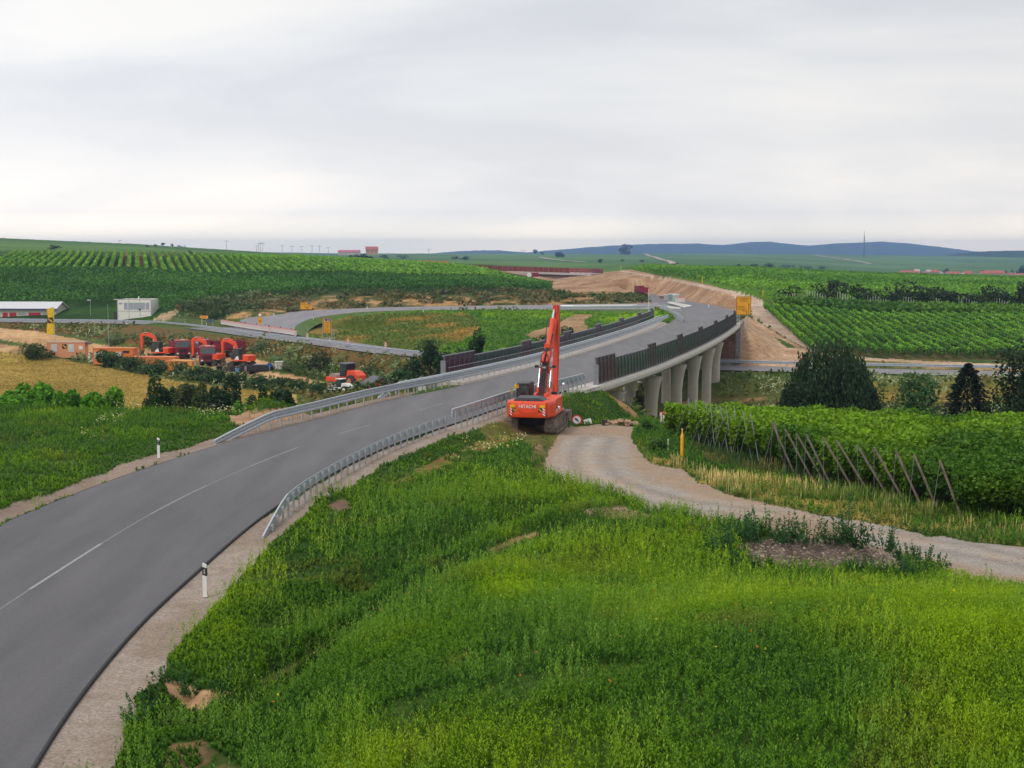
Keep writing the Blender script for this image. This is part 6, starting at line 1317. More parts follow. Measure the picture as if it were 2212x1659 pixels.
# stacked pallets, boards and white-red fence at the junction
def blk(name, label, cat, px, py, z, w_, dp, h_, m, rz=0, parts=None, group=None):
    T = thing(name, label, cat, at(px, py, z), rz, group); b = MB(); b.box(-w_/2, w_/2, 0, dp, 0, h_*.94); b.build('load', m, T, bevel=.03); b = MB()
    for q in np.linspace(-w_/2+.1, w_/2-.1, 4): b.box(q-.08, q+.08, -.03, dp+.03, -.02, .12)
    b.box(-w_/2-.02, w_/2+.02, -.03, dp+.03, h_*.94, h_); b.build('boards', parts or M_wht, T)
M_pg = mat('pale_green_foil', (.34, .46, .40), .5, var=.1)
for k, (px, py, w_, h_, lb, m) in enumerate([(1433,646,2.6,1.2,'brown timber pallet at the left end of the stacks beside the road',mat('brown_wood',(.2,.13,.09),.9)), (1442,648,2.4,1.7,'grey stack of boards, second from the left',M_grey), (1452,650,2.6,2.2,'tall grey and green wrapped stack in the middle of the row',mat('grey_foil',(.22,.27,.27),.6)), (1461,651,2.4,2.1,'pale green wrapped stack right of the middle',M_pg)]):
    blk('pallet_stack', lb, 'stack', px-1, py, -2.2, w_*.72, 1.6, h_*.8, m, R(-12), group='material stacks beside the road')
def fence_panel(T, w_=2.0, h_=1.0, z0=.1):
    b = MB(); b.mi = 0
    for q in range(9): x = -w_/2+.1+q*(w_-.2)/8; b.box(x-.05, x+.05, -.02, .02, z0, h_*.72)
    b.box(-w_/2, w_/2, -.03, .03, z0-.02, z0+.12); b.box(-w_/2, w_/2, -.03, .03, h_*.7, h_)
    b.mi = 1
    for q in range(4): x = -w_/2+.25+q*(w_-.5)/3; b.box(x-.12, x+.12, -.035, .035, h_*.76, h_*.95)
    b.box(-w_/2, w_/2, -.032, .032, h_-.02, h_+.04); b.build('panel', [mat('barrier_white', (.74, .66, .62), .5), M_sred], T)
    b = MB()
    for x in (-w_/2+.2, w_/2-.2): b.box(x-.15, x+.15, -.4, .4, 0, .1)
    b.build('foot', M_blk, T)
for k, px in enumerate((1465.5, 1473)):
    T = thing('barrier_fence', 'white and red site fence panel %s pale stacks beside the far road' % ('in front of the' if k else 'overlapping the'), 'site fence', at(px, 653.5, -2.0), R(-4), 'site fence panels at the stacks'); fence_panel(T, 1.6, 1.3)
Pf = [at(477, 701, -5.0), at(545, 712, -5.15), at(600, 719.5, -5.2), at(641, 726, -5.2)]
pp = resample([tuple(p) for p in Pf], 2.06)
for k in range(len(pp)-1):
    a, b_ = pp[k], pp[k+1]; T = thing('barrier_fence', 'white and red plastic fence panel in the long row closing off the ramp', 'site fence', tuple((a+b_)/2+[0, 0, .02]), math.atan2(b_[1]-a[1], b_[0]-a[0]), 'fence panels closing the ramp'); fence_panel(T)
    if k % 3 == 1: b = MB(); b.box(-.08, .08, -.04, .04, 1.0, 1.3); b.build('warning_lamp', M_blk, T)
b = MB()
for q in range(6): b.box(-1+.1+q*.3, -1+.2+q*.3, -.02, .02, 0, .9)
T = thing('barrier_fence', 'white and red fence between the viaduct pier and the vineyard corner', 'site fence', ground_at(1449, 916, 70, 130), 0); fence_panel(T, 1.5, .8)
# ---------------------------------------------------------------- posts, beacons and signs
def delineator(loc, label, group=None, sc=1.0, face=0):
    T = thing('road_post', label, 'roadside post', loc, face, group); T.scale = (sc,)*3
    b = MB(); b.prism([(-.06, -.05), (.06, -.05), (.06, .03), (0, .06), (-.06, .03)], 0, 1.0, 'z')
    b.v = [(x, y, z-(.06*(x+.06)/.12 if z > .9 else 0)) for x, y, z in b.v]; b.build('post', M_wht, T)
    b = MB(); b.add([(-.062, -.054, .66), (.062, -.054, .62), (.062, -.054, .86), (-.062, -.054, .90), (-.062, .06, .66), (.062, .06, .62), (.062, .06, .86), (-.062, .06, .90)], [(0, 1, 2, 3), (4, 7, 6, 5), (1, 5, 6, 2), (0, 3, 7, 4), (3, 2, 6, 7)]); bd = b.build('black_band', M_blk, T)
    return T
t = delineator(at(443.5, 1289, -.02), 'white roadside post with black band on the near right gravel shoulder'); b = MB(); b.box(-.02, .02, -.062, -.052, .69, .83); b.build('reflector', M_grey, t)
t = delineator(at(343, 989, -.02), 'white roadside post with black band and two round reflectors on the left shoulder'); b = MB(); b.disc((0, -.06, .70), .028, 12); b.disc((0, -.06, .82), .028, 12); b.build('reflector', M_chr, t)
for k, (px, py, lb) in enumerate([(595,691,'inside the ramp behind the fence row'),(879-0,0,'')][:1]): pass
DP = [(592,682,'on the outer edge of the ramp, left of the detour sign'),(677,690,'on the inner ramp verge above the tall yellow sign'),(793,667,'on the outer ramp edge in front of the cut slope'),(914,674,'on the inner ramp verge above the brown meadow'),(1050,663,'on the outer ramp edge left of the excavator boom'),(1107,672,'on the inner ramp verge left of the boom'),(1324,662,'behind the white islands by the cut slope'),(1390,702,'x'),(1570,691,'at the outer road edge before the yellow direction board'),(1531,664,'on the outer side of the far bend'),(400,700,'beside the lower road near the arrow signs'),(613,708,'in the stony tip between ramp and lower road'),(712,739,'at the foot of the tall yellow sign'),(1100,712,'x')]
for px, py, lb in DP:
    if lb == 'x': continue
    g = at(px, py, -5.3) if (py > 700 or px in (400,)) else (at(px, py, 0) if px == 1570 else (at(px, py, -.8) if px == 1531 else at(px, py, -2.3 if px > 780 else (-3.8 if px < 620 else -3.3))))
    delineator(g, 'small white roadside post '+lb, 'far roadside posts')
for k, (px, py, lb) in enumerate([(573,717,'left of two beacons in front of the fence row'),(582,720,'right of two beacons in front of the fence row'),(637,728,'striped beacon at the right end of the fence row'),(664,736,'striped beacon left of the tall yellow sign'),(752,748,'striped beacon on the lower road under the brown meadow'),(833,757,'fourth striped beacon along the lower road'),(916,770,'striped beacon at the end of the visible barrier')]):
    T = thing('warning_beacon', 'red and white '+lb if lb.startswith('str') or lb.startswith('fourth') else 'red and white striped, '+lb, 'beacon', at(px, py, -5.35), 0, 'red and white beacons along the lower road'); b = MB()
    b.mi = 0; b.box(-.16, .16, -.03, .03, .15, 1.25); b.mi = 1
    for q in range(4): z0 = .2+q*.27; b.add([(-.162, -.035, z0), (.162, -.035, z0+.16), (.162, -.035, z0+.28), (-.162, -.035, z0+.12)], [(0, 1, 2, 3)])
    b.build('board', [M_wht, M_sred], T); b = MB(); b.box(-.4, .4, -.25, .25, 0, .14); b.build('foot', M_blk, T); b = MB(); b.ball((0, 0, 1.36), .1); b.build('lamp', M_blk if k < 3 else M_org, T)
def sign_board(name, label, loc, rz, w_, h_, z0, legs=2, col=None, tilt=0):
    T = thing(name, label, 'sign', loc, rz); T.rotation_euler = (0, tilt, rz); b = MB(); b.box(-w_/2, w_/2, -.03, .0, z0, z0+h_); brd = b.build('board', col or M_yel, T, bevel=.02)
    b = MB(); t = .045*h_**.3; e = .02
    for x0, x1, y0, y1 in ((-w_/2+e, w_/2-e, z0+e, z0+e+t), (-w_/2+e, w_/2-e, z0+h_-e-t, z0+h_-e), (-w_/2+e, -w_/2+e+t, z0+e+t, z0+h_-e-t), (w_/2-e-t, w_/2-e, z0+e+t, z0+h_-e-t)): b.box(x0, x1, -.036, -.028, y0, y1)
    b.build('border', M_ink, brd)
    for q in range(legs):
        x = (q-(legs-1)/2)*w_*.55; b = MB(); b.cyl((x, .06, -1.2), (x, .06, z0+h_*.9), .045, n=8); b.build('leg', M_galv2, T)
    return T, brd
def lines(brd, rows, z0, m=None, hh=.11):
    b = MB(); r = random.Random(5)
    for x, z, ln in rows:
        q = x
        while q < x+ln:
            w_ = r.uniform(.05, .085); t = hh*r.choice((.62, .62, .8, 1.0)); b.box(q, min(q+w_, x+ln), -.038, -.029, z, z+t); q += w_+.028+(0.06 if r.random() < .06 else 0)
    b.build('lettering', m or M_ink, brd)
def arrow(brd, pts, wd, head):
    b = MB(); y_ = -.037
    for (x0, z0), (x1, z1) in zip(pts, pts[1:]):
        d = Vector((x1-x0, z1-z0)); n = Vector((-d.y, d.x)).normalized()*wd/2; e = d.normalized()*wd*.3
        b.add([(x0-e.x-n.x, y_, z0-e.y-n.y), (x0-e.x+n.x, y_, z0-e.y+n.y), (x1+e.x+n.x, y_, z1+e.y+n.y), (x1+e.x-n.x, y_, z1+e.y-n.y)], [(0, 1, 2, 3)])
    d = (Vector(pts[-1])-Vector(pts[-2])).normalized(); n = Vector((-d.y, d.x)); p = Vector(pts[-1])
    b.add([tuple((v.x, y_-.001, v.y)) for v in (p+n*head*.5, p-n*head*.5, p+d*head)], [(0, 1, 2)]); b.build('arrow', M_ink, brd)
g = at(1605, 700, 0); gy = 200.0; X = px_at(1606, gy)
T, brd = sign_board('direction_sign', 'large yellow direction board with two black arrows beside the far end of the viaduct', (X, gy, -1.2), R(2), 2.15, 2.68, 2.2)
lines(brd, [(-.55, 4.58, 1.35), (-.58, 4.36, 1.2), (-.52, 4.14, 1.15), (-.92, 3.42, 1.0), (-.95, 3.2, 1.15), (-.92, 2.98, 1.4)], 0); arrow(brd, [(.72, 2.35), (.76, 3.75)], .07, .2); arrow(brd, [(.45, 2.35), (.44, 2.68), (.3, 2.80), (.0, 2.82)], .07, .2)
d_ = 300.; T, brd = sign_board('detour_sign', 'wide yellow detour sign with two diverging arrows above the ramp', (px_at(662, d_), d_, -3.6), 0, 2.65, 1.6, 1.3)
lines(brd, [(-1.15, 2.6, .95), (-1.15, 2.35, 1.1), (.2, 2.2, .9)], 0, hh=.14); arrow(brd, [(.05, 1.4), (.05, 1.85), (-.25, 1.95)], .09, .2); arrow(brd, [(.3, 1.4), (.3, 1.8), (.6, 1.9)], .09, .2); b = MB(); b.box(.3, 1.05, -.04, -.03, 2.42, 2.75); b.build('blue_panel', M_blue, brd); b = MB(); b.box(.78, .94, -.045, -.035, 2.48, 2.6); b.build('white_mark', M_wht, brd)
d_ = 233.; T, brd = sign_board('detour_sign', 'tall narrow yellow detour sign with blue top panel on thin legs in the meadow', (px_at(706, d_), d_, hz(px_at(706, d_), d_)), 0, 1.3, 2.6, 2.0, legs=3)
lines(brd, [(-.4, 3.75, .8), (-.25, 3.45, .5), (-.4, 3.15, .8), (-.3, 2.85, .6), (-.4, 2.5, .8), (-.4, 2.25, .7)], 0, hh=.13); b = MB(); b.box(-.3, .5, -.04, -.03, 4.05, 4.45); b.build('blue_panel', M_blue, brd); b = MB(); b.box(.12, .26, -.045, -.035, 4.1, 4.3); b.build('white_mark', M_wht, brd)
b = MB(); b.tube([(-.6, .06, 1.2), (1.2, .06, 1.2)], .03); b.tube([(1.2, .06, 0), (1.2, .06, 2.6), (.7, .06, 2.6)], .03); b.build('leg_brace', M_galv2, T)
g = at(562, 709, -5.0); T = thing('round_sign', 'round red-rimmed prohibition sign over a yellow plate behind the fence row', 'sign', (g.x, g.y, -5.1)); b = MB(); b.mi = 0; b.disc((0, 0, 2.75), .38, 24); b.mi = 1; b.disc((0, -.015, 2.75), .28, 24); b.build('disc', [M_sred, M_wht], T); b = MB(); b.box(-.42, .42, -.02, .02, 1.0, 2.3); o = b.build('yellow_plate', M_yel, T); lines(o, [(-.25, 1.6, .5), (-.25, 1.4, .5)], 0); b = MB(); b.cyl((0, .04, 0), (0, .04, 3), .04, n=8); b.build('pole', M_galv2, T)
g = at(441, 706, -5.2); T = thing('arrow_sign', 'small orange left-pointing arrow sign beside the lower road', 'sign', g); b = MB(); b.prism([(-.95, 2.0), (-.6, 2.3), (.75, 2.3), (.85, 2.2), (.85, 1.8), (.75, 1.7), (-.6, 1.7)], -.02, .02, 'y'); o = b.build('board', mat('arrow_orange', (.80, .32, .03), .5), T); lines(o, [(-.5, 1.95, 1.0)], 0)
for x in (-.45, .45): b = MB(); b.cyl((x, .05, 0), (x, .05, 2.2), .04, n=8); b.build('leg', M_wht, T)
g = at(455, 706, -5.2); T = thing('traffic_sign', 'dark back of a traffic sign right of the orange arrow sign', 'sign', g); b = MB(); b.box(-.9, .8, 0, .04, .9, 1.6); b.build('board', mat('sign_back', (.06, .09, .12), .6), T); b = MB(); b.cyl((.5, -.03, 0), (.5, -.03, 1.7), .035, n=7); b.build('pole', M_galv2, T)
d_ = 262.; g = (px_at(1401, d_), d_, -1.3); T = thing('sign_pole', 'thin white pole with small round red sign in front of the far lorry', 'sign', g); b = MB(); b.cyl((0, 0, 0), (0, 0, 4.2), .04, n=7); b.build('pole', M_wht, T); b = MB(); b.mi = 0; b.disc((0, -.04, 4.2), .22, 18); b.mi = 1; b.disc((0, -.06, 4.2), .12, 14); b.build('disc', [M_sred, M_wht], T)
T = thing('give_way_sign', 'dark downward triangle seen from behind at the junction', 'sign', (px_at(1387, 270), 270, -1.4)); b = MB(); b.prism([(-.45, 2.3), (.45, 2.3), (0, 1.5)], -.02, .02, 'y'); b.build('board', M_blk, T); b = MB(); b.cyl((0, .05, 0), (0, .05, 2), .035, n=7); b.build('pole', M_galv2, T)
# signs and odds and ends lying by the track end
g = ground_at(1246, 917, 60, 120); T = thing('round_sign', 'round red-rimmed sign with green lorry emblem leaning on the grass by the track', 'sign', g); T.rotation_euler = (R(-14), 0, 0)
b = MB(); b.mi = 0; b.disc((0, 0, .30), .34, 28); b.mi = 1; b.disc((0, -.016, .30), .25, 28); b.build('disc', [M_sred, M_wht], T); b = MB(); b.x = Matrix.Rotation(R(32), 4, 'Y') if False else Matrix.Translation((0, 0, .3)) @ Matrix.Rotation(R(35), 4, 'Y'); b.box(-.17, .05, -.034, -.028, -.06, .09); b.box(.05, .16, -.034, -.028, -.06, .04); b.build('lorry_mark', mat('sign_green', (.02, .10, .07), .5), T)
g = ground_at(1271, 917, 60, 120); T = thing('white_board', 'white tilted board with dark strokes lying on the grass beside the round sign', 'sign', g); T.rotation_euler = (R(-20), R(-14), 0); b = MB(); b.box(-.26, .26, -.015, .015, 0, .38); o = b.build('board', M_wht, T); b = MB()
for q in range(3): b.box(-.16+q*.11, -.10+q*.11, -.02, -.014, .06, .30)
b.build('strokes', M_grey, o)
T = thing('concrete_block', 'short dark block beside the stone pile at the end of the track', 'block', ground_at(1304, 919, 60, 120)); b = MB(); b.box(-.12, .25, -.12, .2, 0, .38); b.build('block', M_dk, T, bevel=.03)
def rocks(name, label, cat, spots, m, seed=3, kind=None, group=None, parts=True):
    r = np.random.default_rng(seed); o0 = Vector(spots[0][:3]); b = MB()
    for (x, y, z, s) in spots:
        vs = []; n = 6
        for j in range(4):
            t = [.05, .9, 2.0, 3.09][j]
            for i in range(n):
                a = 6.283*i/n+r.uniform(-.3, .3); rr2 = s*r.uniform(.7, 1.15); vs.append((x-o0.x+rr2*math.sin(t)*math.cos(a)*1.25, y-o0.y+rr2*math.sin(t)*math.sin(a), z-o0.z+rr2*math.cos(t)*.72))
        fs = [(j*n+i, (j+1)*n+i, (j+1)*n+(i+1) % n, j*n+(i+1) % n) for j in range(3) for i in range(n)]
        b.add(vs, fs)
    o = b.build(name, m, None, loc=o0); tag(o, label, cat, group, kind); return o
r = random.Random(2); c0 = ground_at(1342, 919, 60, 120)
M_rock = mat('pink_sandstone', (.42, .27, .19), .9, var=.3, scale=1.5, bump=.5)
for k in range(34):
    dx_ = r.uniform(-1.1, 1.2); dy_ = r.uniform(-.4, .5); x, y = c0.x+dx_, c0.y+dy_; top = max(0, .42*(1-(dx_/1.3)**2))
    rocks('stone', 'pinkish sandstone block in the pile at the end of the track', 'stone', [(x, y, hz(x, y)+r.uniform(.02, top+.05), r.uniform(.10, .19))], M_rock, k, group='stones of the pile at the track end')
# loose stones: gravel heap, track edges (nobody could count them)
def pebbles(name, n, polys, y0, y1, x0, x1, s0, s1, m, noise=None):
    x, y, z, px, py, nm = scatter(n, x0, x1, y0, y1, None); k = np.zeros(len(x), bool)
    for P in polys: k |= inpoly(px, py, P)
    if noise: k &= fbm(x, y, .9, 87, 3) > noise
    x, y, z = x[k], y[k], z[k]; nn = len(x)
    base = np.array([[1, 0, 0], [0, 1, 0], [-1, 0, 0], [0, -1, 0], [0, 0, .7]]); s = rng.uniform(s0, s1, nn)**1.0
    V = base[None]*s[:, None, None]*rng.uniform(.6, 1.3, (nn, 5, 1)); a = rng.uniform(0, 6.28, nn); ca, sa = np.cos(a), np.sin(a)
    X = V[..., 0]*ca[:, None]-V[..., 1]*sa[:, None]; Y = V[..., 0]*sa[:, None]+V[..., 1]*ca[:, None]; P = np.stack([X+x[:, None], Y+y[:, None], V[..., 2]+z[:, None]-.004], -1)
    T_ = P[:, [[0, 1, 4], [1, 2, 4], [2, 3, 4], [3, 0, 4]]].reshape(-1, 3); C = jitter(mixc(srgb(176, 160, 142), srgb(112, 96, 86), rng.random(nn)), .25)
    tag(raw_quads(name, T_, np.repeat(C, 12, 0), m, tri=True), kind='stuff')
pebbles('heap_gravel', 36000, [ZONES[ZN.index('mound')][1]], 40, 56, 6, 20, .02, .08, M_gravel)
pebbles('loose_stones', 26000, [Z_TRACK], 44, 92, 2, 26, .01, .04, M_gravel, .55)
pebbles('loose_stones', 60000, [Z_RSH], 24, 80, -14, 2, .008, .022, M_gravel)
pebbles('loose_stones', 5000, [ZONES[ZN.index('moundl')][1], ZONES[ZN.index('nearsand')][1]], 50, 95, -20, 12, .02, .07, M_gravel)
pebbles('loose_stones', 14000, [ZONES[ZN.index('stones')][1], [(636,711),(650,697),(700,690),(690,700),(660,712),(650,722)]], 200, 300, -60, 30, .1, .35, M_gravel)
# yellow marker posts
for k, (px, py, hp, lb) in enumerate([(1473,997,72,'tall yellow marker post with pointed tip at the track edge before the vineyard'),(1648,641,16,'yellow marker post beside the upper track near the young vine stakes'),(1517,613,17,'yellow marker post on the far side of the earth slope track'),(1341,581,10,'small yellow marker post on the crest above the far earthworks')]):
    g = ground_at(px, py, 50, 700); s = hp/FPX*g.y/1.7; T = thing('marker_post', lb, 'marker post', g); T.scale = (s,)*3; b = MB(); b.cyl((0, 0, -.1), (0, 0, 1.32), .085, n=14); b.cyl((0, 0, 1.32), (0, 0, 1.5), .085, .035, n=14); b.cyl((0, 0, 1.5), (0, 0, 1.68), .035, n=10); b.build('pole', M_yel2 if k else mat('post_yellow', (.78, .38, .02), .5), T); b = MB(); b.cyl((0, 0, 1.68), (0, 0, 1.70), .05, n=10); b.build('cap', M_wht, T)
g = ground_at(1358, 0+990, 50, 120) if False else ground_at(1443, 972, 50, 120); b = MB(); b.cyl((0, 0, 0), (0, 0, .6), .03, n=7); o = b.build('short_stake', M_wht, None, loc=g); tag(o, 'short white stake in the grass left of the tall yellow marker post', 'stake')
# thin stakes of the young vines
mk = None
for cl in range(13):
    px0 = 1668+0*cl+ (cl-1)*65.6 if cl else 1602*1.0
    for q in range(8 if cl else 9):
        px = (1715+(cl-1)*65.5+q*5.6) if cl else 1680+q*6.0
        d = 301-q*1.2 if cl else 297-q*2.6; x = px_at(px-38 if cl else px-12, d)
        if mk is None: b = MB(); b.cyl((0, 0, -.1), (0, 0, 2.0), .045, n=5); o = b.build('vine_stake', mat('pale_stake', (.55, .54, .52), .6), None); mk = o.data
        else: o = bpy.data.objects.new('vine_stake', mk); scene.collection.objects.link(o)
        o.location = (x, d, hz(x, d)); o.scale = (1, 1, 1.0 if q < 5 else .8); tag(o, 'thin pale stake in the young vineyard below the right hedge', 'stake', 'stakes of the young vineyard')
# ---------------------------------------------------------------- buildings on the left
T = thing('site_hall', 'low long hall with white roof and red panels at the left edge', 'building', (px_at(20, 322), 322, -5.3), R(-2)); L_ = 22.
b = MB(); b.box(-L_/2, L_/2, 0, 7, 0, 2.3); b.prism([(0, 2.3), (7, 2.3), (3.5, 3.6)], -L_/2, L_/2, 'x'); w_ = b.build('wall', mat('cream_wall', (.50, .47, .38), .8), T)
b = MB(); b.prism([(-.5, 2.15), (3.5, 3.62), (7.5, 2.15), (7.5, 2.33), (3.5, 3.82), (-.5, 2.33)], -L_/2-.4, L_/2+.4, 'x'); b.build('roof', mat('roof_white', (.62, .62, .64), .5, var=.08), T)
b = MB(); b.box(-L_/2-.4, L_/2+.4, -.56, -.5, 2.1, 2.34); b.build('gutter', mat('gutter_blue', (.05, .07, .2), .5), T)
for k, (x, ww, red) in enumerate([(-9, 2.0, 0), (-6.5, 1.8, 0), (-3.4, 2.0, 1), (-.9, 1.2, 1), (.9, 1.6, 1), (3.0, 1.8, 0), (6.0, 2.8, 1), (8.8, 1.8, 0)]):
    b = MB(); b.box(x-ww/2, x+ww/2, -.05, -.005, .15 if red else .9, 1.4); b.build('red_panel' if red else 'window', mat('panel_red', (.38, .015, .03), .5) if red else mat('dull_pane', (.30, .33, .36), .3), T)
T = thing('office_block', 'white two-storey stack of site containers with grey shutters behind the barrier', 'building', (px_at(291, 311), 311, -5.5), R(-1.5)); b = MB()
for k in range(3):
    for f_ in range(2): b = MB(); b.box(-3.75+k*2.5+.02, -3.75+(k+1)*2.5-.02, 0, 6, f_*2.4, f_*2.4+2.36 if f_ == 0 else 5.0); b.build('container_unit', mat('unit_white', (.76, .74, .67), .6, var=.06), T)
for k, x in enumerate((-3.1, -1.95, -.8, .5, 1.75, 2.95)):
    b = MB(); b.box(x-(.4 if k in (0, 1, 5) else .62), x+(.4 if k in (0, 1, 5) else .62), -.04, -.002, 3.9 if k == 0 else 2.75, 4.3); b.build('shutter', mat('shutter_grey', (.33, .36, .41), .6, var=.1), T)
b = MB(); b.box(-3.8, 3.8, -.04, .02, 2.33, 2.46); b.box(-3.8, 3.8, -.06, .05, 4.98, 5.1)
for x in (-3.76, -1.25, 1.25, 3.72): b.box(x-.05, x+.05, -.05, .0, 0, 5)
b.build('frame', mat('unit_frame', (.42, .42, .42), .6), T); b = MB(); b.box(1.0, 1.4, -.06, -.04, 2.55, 2.95); b.build('notice', M_blk, T); b = MB(); b.box(-4.9, -3.9, 1, 4, 0, 2.2); b.build('stair_block', M_dk, T); b = MB(); b.cyl((.4, 2, 5.1), (.4, 2, 5.6), .12, n=8); b.build('vent', M_wht, T)
def lamp(px, d, h, label):
    T = thing('street_lamp', label, 'lamp', (px_at(px, d), d, hz(px_at(px, d), d))); b = MB(); b.cyl((0, 0, 0), (0, 0, h), .06, .04, n=8); b.build('pole', M_galv2, T); b = MB(); b.box(-.7, .1, -.12, .12, h-.02, h+.12); b.build('lamp_head', M_wht, T)
lamp(254, 307, 5.0, 'lamp post with flat white head left of the white office block'); lamp(196, 318, 3.6, 'short lamp post behind the barrier right of the flag'); 
T = thing('flag_pole', 'tall thin pole with long yellow flag bearing a black emblem', 'flag', gp(119, 763), R(4)); b = MB(); b.cyl((0, 0, 0), (0, 0, 8.0), .055, .04, n=8); b.build('pole', mat('pole_cream', (.5, .47, .38), .5), T)
n = 10; vs = []; 
for i in range(n+1):
    for j in range(5): vs.append((-.05-1.15*j/4*(1-.12*math.sin(i*.5)), .12*math.sin(j*1.4+i*.35), 7.95-4.6*i/n-.12*j/4*(1 if i else 3)))
b = MB(); b.add(vs, [(i*5+j, i*5+j+1, (i+1)*5+j+1, (i+1)*5+j) for i in range(n) for j in range(4)]); fl = b.build('flag', mat('flag_yellow', (.75, .50, .01), .6), T, smooth=True)
b = MB(); emblem(b, 0, 0, 0, .95); o = b.build('emblem', [M_blk, M_yel2], T); o.location = (-.62, -.16, 5.7)
T = thing('mast', 'plain thin mast standing behind the office container', 'mast', gp(236, 775)); b = MB(); b.cyl((0, 0, 0), (0, 0, 9.5), .05, .03, n=7); b.build('pole', M_galv2, T)
for k, (px, py) in enumerate([(583,829),(740,818),(768,822)][:1]): T = thing('post_sign', 'small sign on a thin post in the hedge below the last container', 'sign', gp(583, 829)); b = MB(); b.cyl((0, 0, 0), (0, 0, 2.6), .035, n=6); b.build('pole', M_galv2, T); b = MB(); b.disc((0, 0, 2.6), .35, 16); b.build('disc', M_blue, T)
# ---------------------------------------------------------------- skyline: poles, farm, mast, village
def ppole(px, top, d, n=1, label='distant wooden power pole with crossarm on the horizon'):
    x = px_at(px, d); zt = 10+(545-top)*d/3000; zb = hz(x, d); T = thing('power_pole', label, 'power pole', (x, d, zb), 0, 'power poles on the horizon'); h = max(zt-zb, 3); r_ = .00016*d
    b = MB(); b.cyl((0, 0, -1), (0, 0, h), r_, r_*.8, n=5); b.build('pole', M_post_s, T); b = MB(); b.box(-d*.0016, d*.0016, -r_, r_, h*.93, h*.93+r_*1.4); b.build('crossarm', M_post_s, T)
for px, top, d in ((263,523,1200),(492,520,1500),(561,526,1500),(565,524,1450),(570,525,1500),(557,531,1600),(612,530,1700),(633,531,1800),(654,531.5,1900),(676,530,1900),(692,530.5,1900),(711,534,2100),(927,538,2200),(1131,540,2400),(1862,500,1)):
    if d > 1: ppole(px, top, d)
d = 3500.; x = px_at(1863, d); T = thing('radio_mast', 'tall slim radio mast on the green ridge in front of the blue hills', 'mast', (x, d, hz(x, d)-2)); zt = 10+(545-499)*d/3000-T.location.z; b = MB(); b.cyl((0, 0, 0), (0, 0, zt*.8), 1.3, .9, n=6); b.cyl((0, 0, zt*.8), (0, 0, zt), .5, .3, n=5); b.build('mast', M_dk, T); b = MB()
for q in (.45, .62, .75): b.cyl((0, 0, zt*q), (0, 0, zt*q+2), 1.9, n=8)
b.build('antenna', M_grey, T)
M_roof = mat('roof_tile', (.40, .11, .07), .8, var=.2, scale=.3); M_wall = mat('house_wall', (.55, .48, .40), .8)
def house(px, py, wpx, hpx, d, label, rz=0, wall=None, roof=None, group=None, roof_frac=.55, z=None, wins=0):
    x = px_at(px, d); z = 10-(py-545)*d/3000; w_ = wpx/FPX*d; h_ = hpx/FPX*d; T = thing('house', label, 'house', (x, d, z-1), rz, group); dp = min(w_, 12*1.0); hw = h_*(1-roof_frac)+1
    b = MB(); b.box(-w_/2, w_/2, 0, dp, -3, hw); b.prism([(0, hw), (dp, hw), (dp/2, h_+.95)], -w_/2, w_/2, 'x'); b.build('wall', wall or M_wall, T)
    b = MB(); b.prism([(-.5, hw-.3), (dp/2, h_+1), (dp+.5, hw-.3), (dp+.5, hw+.1), (dp/2, h_+1.4), (-.5, hw+.1)], -w_/2-.5, w_/2+.5, 'x'); b.build('roof', roof or M_roof, T)
    for q in range(wins): xx = -w_/2+w_*(q+.5)/wins; b = MB(); b.box(xx-.6, xx+.6, -.08, -.002, 1.2, hw-1); b.build('window', M_blk, T)
    return T
house(805, 545, 26, 12, 2300, 'house with red roof alone on the horizon beside dark trees', R(8), mat('wall_orange', (.50, .26, .15), .8), wins=3); house(755, 545.5, 46, 5, 2200, 'long low barn with pink-red roof on the horizon', 0, mat('barn', (.45, .38, .34), .8), mat('barn_roof', (.5, .12, .16), .7), roof_frac=.7)
bush('round dark trees beside the red-roofed house', 782, 546, 36, 9, dk1, dk2, 300, 230, g=Vector((px_at(782, 2280), 2280, hz(px_at(782, 2280), 2280))), leafk=.16, name='field_tree', cat='tree')
VH = [(1960,591,36,6,0),(1995,592,30,5,1),(2017,592,22,9,0),(2035,593,20,6,2),(2060,594,28,7,0),(2075,596,14,6,2),(2090,594,18,8,0),(2110,595,18,4,1),(2128,594,22,8,0),(2150,595,34,10,0),(2172,596,24,6,1),(2190,597,14,8,2),(2210,598,60,7,0),(1978,590,10,8,2),(2005,590,10,7,2),(2140,590,24,6,1)]
for k, (px, py, w_, h_, c) in enumerate(VH):
    house(px, py, w_, h_, 1500+(k % 4)*25, 'small far village house %s' % ('with red roof' if c == 0 else 'with brownish roof' if c == 1 else 'with pale gable'), R((k*37) % 40-20), M_wall if c != 2 else M_wht, {0: M_roof, 1: mat('brown_roof', (.22, .10, .09), .8), 2: mat('pale_roof', (.45, .4, .38), .8)}[c], 'houses of the far village')
for k, (px, w_, h_) in enumerate([(2038,22,12),(2120,12,12),(2168,14,9),(2185,12,12),(2206,26,18),(2222,20,16),(2195,20,14)]):
    d = 1560; bush('dark tree among the far village houses', px, 0, w_, h_+8, dk1, dk2, 260, 240+k, g=Vector((px_at(px, d), d, 10-(600-545)*d/3000)), leafk=.16, name='village_tree', cat='tree', group='trees of the far village')
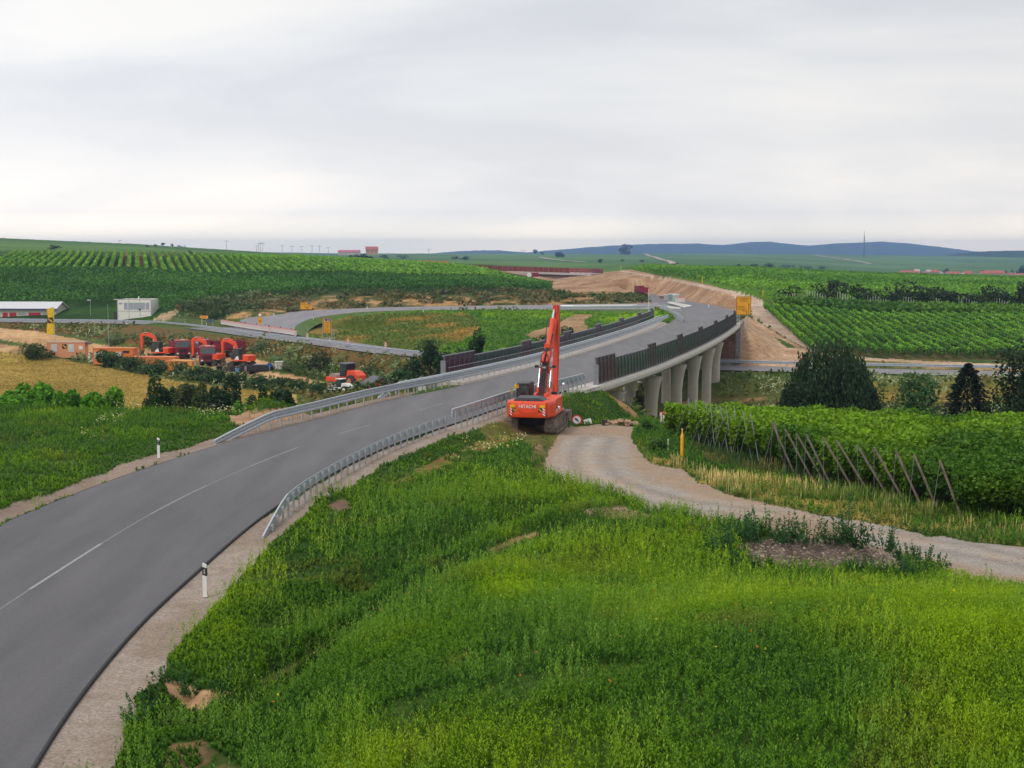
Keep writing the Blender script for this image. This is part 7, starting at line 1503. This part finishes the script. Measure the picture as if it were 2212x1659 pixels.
# wooded hills
def ridge(name, prof, d, depth, col, base=-30, amp=1.0):
    P = np.array(prof, float); xs = np.arange(P[0, 0], P[-1, 0], .9); top = np.interp(xs, P[:, 0], P[:, 1]); n = len(xs); rows = 16; co = []; cc = []
    for j in range(rows):
        t = j/(rows-1); dd = d-depth*(1-t); z = base+(10+(545-top)*d/3000-base)*(t**.75)
        bump = (vn(xs*4, xs*0+j*3., 3, 7)-.4)*amp*d/3000+(vn(xs, xs*0+j, 11, 8)-.5)*2*amp*d/3000
        x = px_at(xs, dd); co.append(np.column_stack([x, np.full(n, dd), z+bump*(1 if j else 0)])); cc.append(np.tile(col, (n, 1))*(.8+.4*vn(xs*2., xs*0+j*5., 5, 9))[:, None])
    co.append(np.column_stack([px_at(xs, d), np.full(n, d+depth), np.full(n, base)])); cc.append(cc[-1]); rows += 1
    co = np.concatenate(co); cc = np.concatenate(cc); idx = np.arange(rows*n).reshape(rows, n); f = np.stack([idx[:-1, :-1], idx[:-1, 1:], idx[1:, 1:], idx[1:, :-1]], -1).reshape(-1, 4)
    me = bpy.data.meshes.new(name); me.from_pydata(co.tolist(), [], f.tolist()); me.polygons.foreach_set('use_smooth', [True]*len(f)); ca = me.color_attributes.new('col', 'FLOAT_COLOR', 'POINT'); ca.data.foreach_set('color', np.column_stack([cc, np.ones(len(cc))]).ravel()); me.materials.append(M_field)
    o = bpy.data.objects.new(name, me); scene.collection.objects.link(o); tag(o, kind='structure')
ridge('blue_hills', [(930,548),(962,545),(1000,542),(1040,540.8),(1080,540.8),(1112,543.5),(1140,545.5),(1180,541.5),(1240,536.5),(1330,530),(1400,527),(1500,526),(1560,529.5),(1590,526),(1620,522.8),(1660,522),(1700,527),(1745,531),(1800,526),(1850,524),(1900,522),(1960,526),(2030,534),(2095,542),(2150,548),(2300,556)], 9000, 1500, srgb(28, 50, 44), amp=.5)
ridge('wooded_hill', [(2030,556),(2060,549),(2090,545),(2130,542.5),(2180,541.5),(2240,541),(2320,540)], 4700, 500, srgb(34, 56, 34), -15, .9)
# far tracks between the fields
def lane(pts, d0, d1, wd, name='field_track'):
    G = [ground_at(px, py, d0, d1) for px, py in pts]; P = resample([tuple(g) for g in G], 12); P[:, 2] = height(P[:, 0], P[:, 1])+.6*P[:, 1]/1500; n = normals(P); A = P[:, :3].copy(); B = P[:, :3].copy(); A[:, :2] -= n*wd/2; B[:, :2] += n*wd/2
    strip(name, A, B, mat('pale_track', (.40, .33, .25), .9, var=.15, scale=.05), .0)
lane([(1390,549),(1420,558),(1450,567),(1480,576)], 600, 4400, 9); lane([(1758,552),(1810,559),(1850,565),(1880,571)], 600, 4400, 10); lane([(1165,556),(1200,562),(1260,567)], 600, 4400, 8)
# ---------------------------------------------------------------- the air
hz_o = MB(); hz_o.box(-9000, 9000, -700, 9800, -95, 92)
hm = bpy.data.materials.new('haze_air'); hm.use_nodes = True; t = hm.node_tree; t.nodes.clear(); o_ = nd(t, 'ShaderNodeOutputMaterial'); pv = nd(t, 'ShaderNodeVolumePrincipled'); pv.inputs['Color'].default_value = (.38, .60, 1, 1); pv.inputs['Density'].default_value = 1.25e-4; pv.inputs['Anisotropy'].default_value = .0
t.links.new(pv.outputs[0], o_.inputs['Volume']); hm.cycles.homogeneous_volume = True
hb = hz_o.build('haze', hm); tag(hb, kind='stuff')
